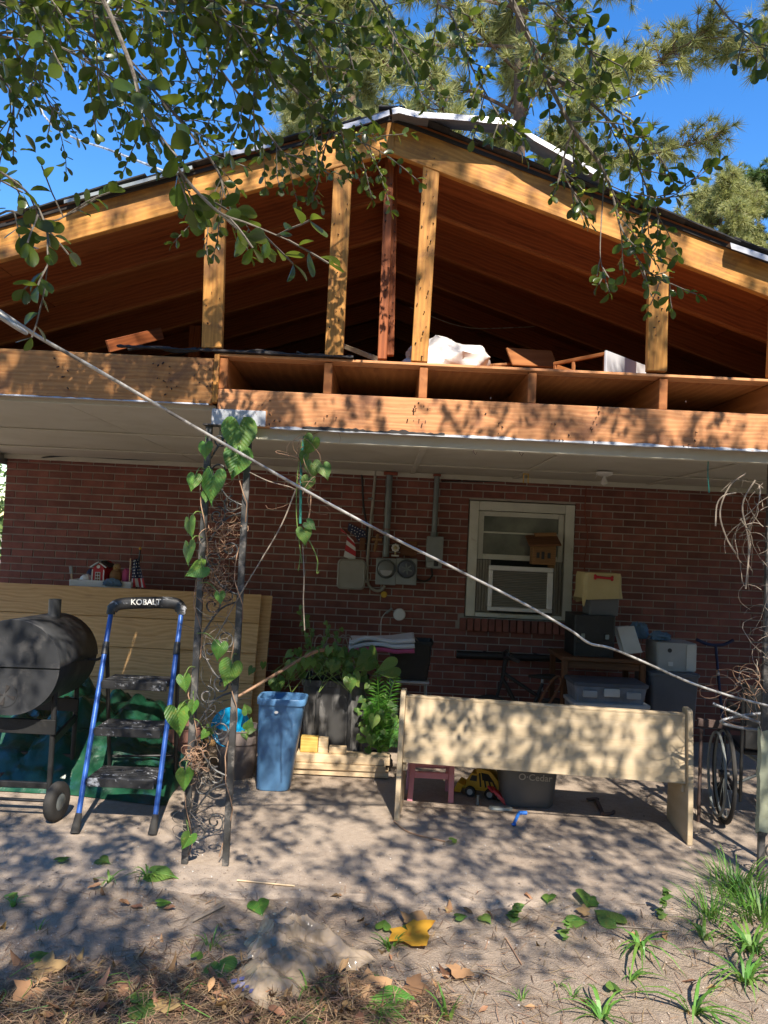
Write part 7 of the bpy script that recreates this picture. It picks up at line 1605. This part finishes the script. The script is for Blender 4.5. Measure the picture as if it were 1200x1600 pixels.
# grass tufts and weeds
def blades(c, n, ln, spread_, wid, r, up=1.0, fl=.5):
    g = G()
    for k in range(n):
        a = r.uniform(0, 6.28); d = V((math.cos(a), math.sin(a), 0)); b0 = c + d * r.uniform(0, spread_); l = ln * r.uniform(.55, 1.15); out = r.uniform(.25, 1.0) * fl; s = V((-d.y, d.x, 0)) * wid * r.uniform(.7, 1.2); row = []
        for i in range(5):
            t = i / 4; p = b0 + d * (l * out * t ** 1.3) + V((0, 0, l * up * (t - .55 * fl * 1.3 * t * t))); p.z = max(p.z, c.z - .002); w = s * (1 - t) ** .6; row += [p - w, p + w]
        g.add(row, [(2 * i, 2 * i + 1, 2 * i + 3, 2 * i + 2) for i in range(4)])
    return g
rg_ = random.Random(12)
for (x, y, n, ln, sp, wd_, fl, lab) in ((1150, 1400, 120, .27, .16, .0042, .75, 'dense dark green grass clump at the foot of the right post'), (1190, 1440, 110, .29, .15, .005, .85, 'lush grass clump below the right post at the frame edge'), (1110, 1440, 60, .26, .13, .0036, .9, 'loose grass tuft left of the big right hand clumps'), (1000, 1482, 15, .24, .02, .0085, 1.35, 'bright broad bladed grass plant in the right foreground'), (1100, 1470, 13, .17, .02, .008, 1.2, 'broad bladed grass plant near the right edge, above its neighbours'), (1165, 1535, 22, .26, .03, .008, 1.3, 'arching grass plant in the lower right corner area'), (1085, 1585, 16, .24, .02, .008, 1.35, 'broad bladed grass plant at the bottom edge right of centre'), (940, 1590, 15, .21, .02, .007, 1.4, 'flat spreading grass plant at the bottom edge'), (985, 1530, 8, .14, .01, .006, 1.4, 'lying pale grass sprig between the right foreground plants'), (1175, 1490, 26, .28, .04, .009, 1.2, 'drooping broad blades below the grass clumps at right'),
        (60, 1452, 7, .08, .01, .004, .7, 'tiny grass sprig in the shade at left'), (20, 1420, 10, .12, .01, .006, 1.0, 'small grass plant at the left edge'), (230, 1378, 14, .17, .02, .006, 1.1, 'drooping green blades beside the post shadow at left'), (170, 1385, 8, .12, .01, .005, 1.2, 'small drooping grass left of the post'), (610, 1480, 22, .10, .03, .005, .8, 'bright green weed clump between bag and yellow leaf'), (700, 1590, 10, .15, .02, .008, .6, 'upright broad leaves at the bottom centre'), (595, 1545, 8, .10, .01, .003, 1.0, 'fine grass sprig near the maple leaf'), (815, 1560, 9, .09, .02, .003, 1.0, 'sparse grass sprig in the bright dirt'), (895, 1555, 9, .08, .02, .003, 1.0, 'thin grass sprig right of centre foreground'), (600, 1600, 10, .10, .02, .003, 1.0, 'fine grass at the bottom edge centre'), (870, 1535, 7, .08, .02, .003, 1.1, 'small grass sprig left of the broad bladed plants'), (480, 1560, 10, .16, .02, .004, 1.0, 'long grass blades beside the bag'), (330, 1480, 12, .16, .03, .003, 1.1, 'dry green blades left of the bag top')):
    c = on_ground(x, y) - V((0, 0, .004)); tag(obj('grass_tuft', blades(c, n, ln, sp, wd_, rg_, 1.0, fl), M['grass']), lab, 'grass', 'grass and weeds in the foreground')
for (x, y, h_, n, lab) in ((1030, 1440, .14, 8, 'small upright leafy weed left of the grass clumps'), (880, 1470, .10, 6, 'slim leafy weed in front of the right pew leg'), (800, 1440, .07, 10, 'low bright weed on the slab edge near the centre')):
    t = thing('weed', on_ground(x, y), lab, 'weed', 'grass and weeds in the foreground'); c = on_ground(x, y); tp2 = c + V((rg_.uniform(-.04, .05), .0, h_)); obj('stem', G().tube([c, tp2], .0018, 5), M['stem'], t, True)
    for i in range(n): link(bpy.data.objects.new('leaf', vine_me[i % 3]), t, leaf_mx(c + (tp2 - c) * ((i + 1) / n), V((math.cos(i * 2.4), math.sin(i * 2.4) * .6, .2)), V((0, -.4, 1)), rg_.uniform(.025, .045)))

# ------------------------------------------------------------------ clear plastic bag in the foreground
pb = thing('plastic_bag', on_ground(470, 1520), 'crumpled clear brownish plastic bag with blue print lying on the dirt', 'plastic bag')
def film(c, ln, wd2, hgt, ang, seed, nu=72, nv=48, taper=0.0):
    ca_, sa_ = math.cos(R(ang)), math.sin(R(ang))
    def f(u, v):
        s = (u - .5) * ln; wloc = wd2 * (1 - taper * u) * (.8 + .6 * noise.noise(V((u * 3, seed, 1))) + .25 * noise.noise(V((u * 11, seed, 4)))); t = (v - .5) * wloc; q = V((u * 4.0, v * 3.0, seed))
        env = max(0.0, math.sin(math.pi * v)) ** .6 * max(.0, math.sin(math.pi * (.06 + .9 * u))) ** .5
        rid = (1 - 2.4 * abs(noise.noise(q * .62))) * .75 + (1 - 2.2 * abs(noise.noise(q * 1.35 + V((3, 1, 0))))) * .30 + (1 - 2 * abs(noise.noise(q * 3.4))) * .13
        h = hgt * env * max(0.05, .35 + .65 * rid) * (1 - taper * .5 * u); nv_ = noise.noise_vector(q * 1.3) * .03
        x, y = c.x + s * ca_ - t * sa_ + nv_.x, c.y + s * sa_ + t * ca_ + nv_.y
        return V((x, y, (gz(x, y) if y < 3.7 else 0) + .008 + h + .01 * abs(nv_.z) * 20 * env))
    return G().grid(f, nu, nv)
def ctr(x, y): return on_ground(x, y)
bgm = M['film']
obj('bag_lobe', film(ctr(492, 1480), .54, .34, .11, -32, 3.0, taper=.55), bgm, pb, True, 50); obj('bag_lobe', film(ctr(434, 1478), .42, .26, .11, 82, 5.0), bgm, pb, True, 50)
obj('bag_lobe', film(ctr(432, 1534), .52, .34, .095, 70, 8.0), bgm, pb, True, 50); obj('bag_tail', film(ctr(578, 1524), .16, .06, .03, -75, 9.0, 20, 10), bgm, pb, True, 50)
M['blueprint'] = plain('blue_print', (0.04, 0.045, 0.16), (0.16, 0.16, 0.28), rough=.35, wear=(.4, .36, .36), wear_amt=.8, wscale=30)
pr = G()
for k in range(12):
    c = on_ground(rl.uniform(362, 408), rl.uniform(1566, 1598)) + V((0, 0, .055)); e = rl.uniform(.005, .011); pr.add([c + V((-e, -e, 0)), c + V((e, -e, .004)), c + V((e, e, .006)), c + V((-e, e, .003))], [(0, 1, 2, 3)])
stuff(obj('printed_marks', pr, M['blueprint'], pb))
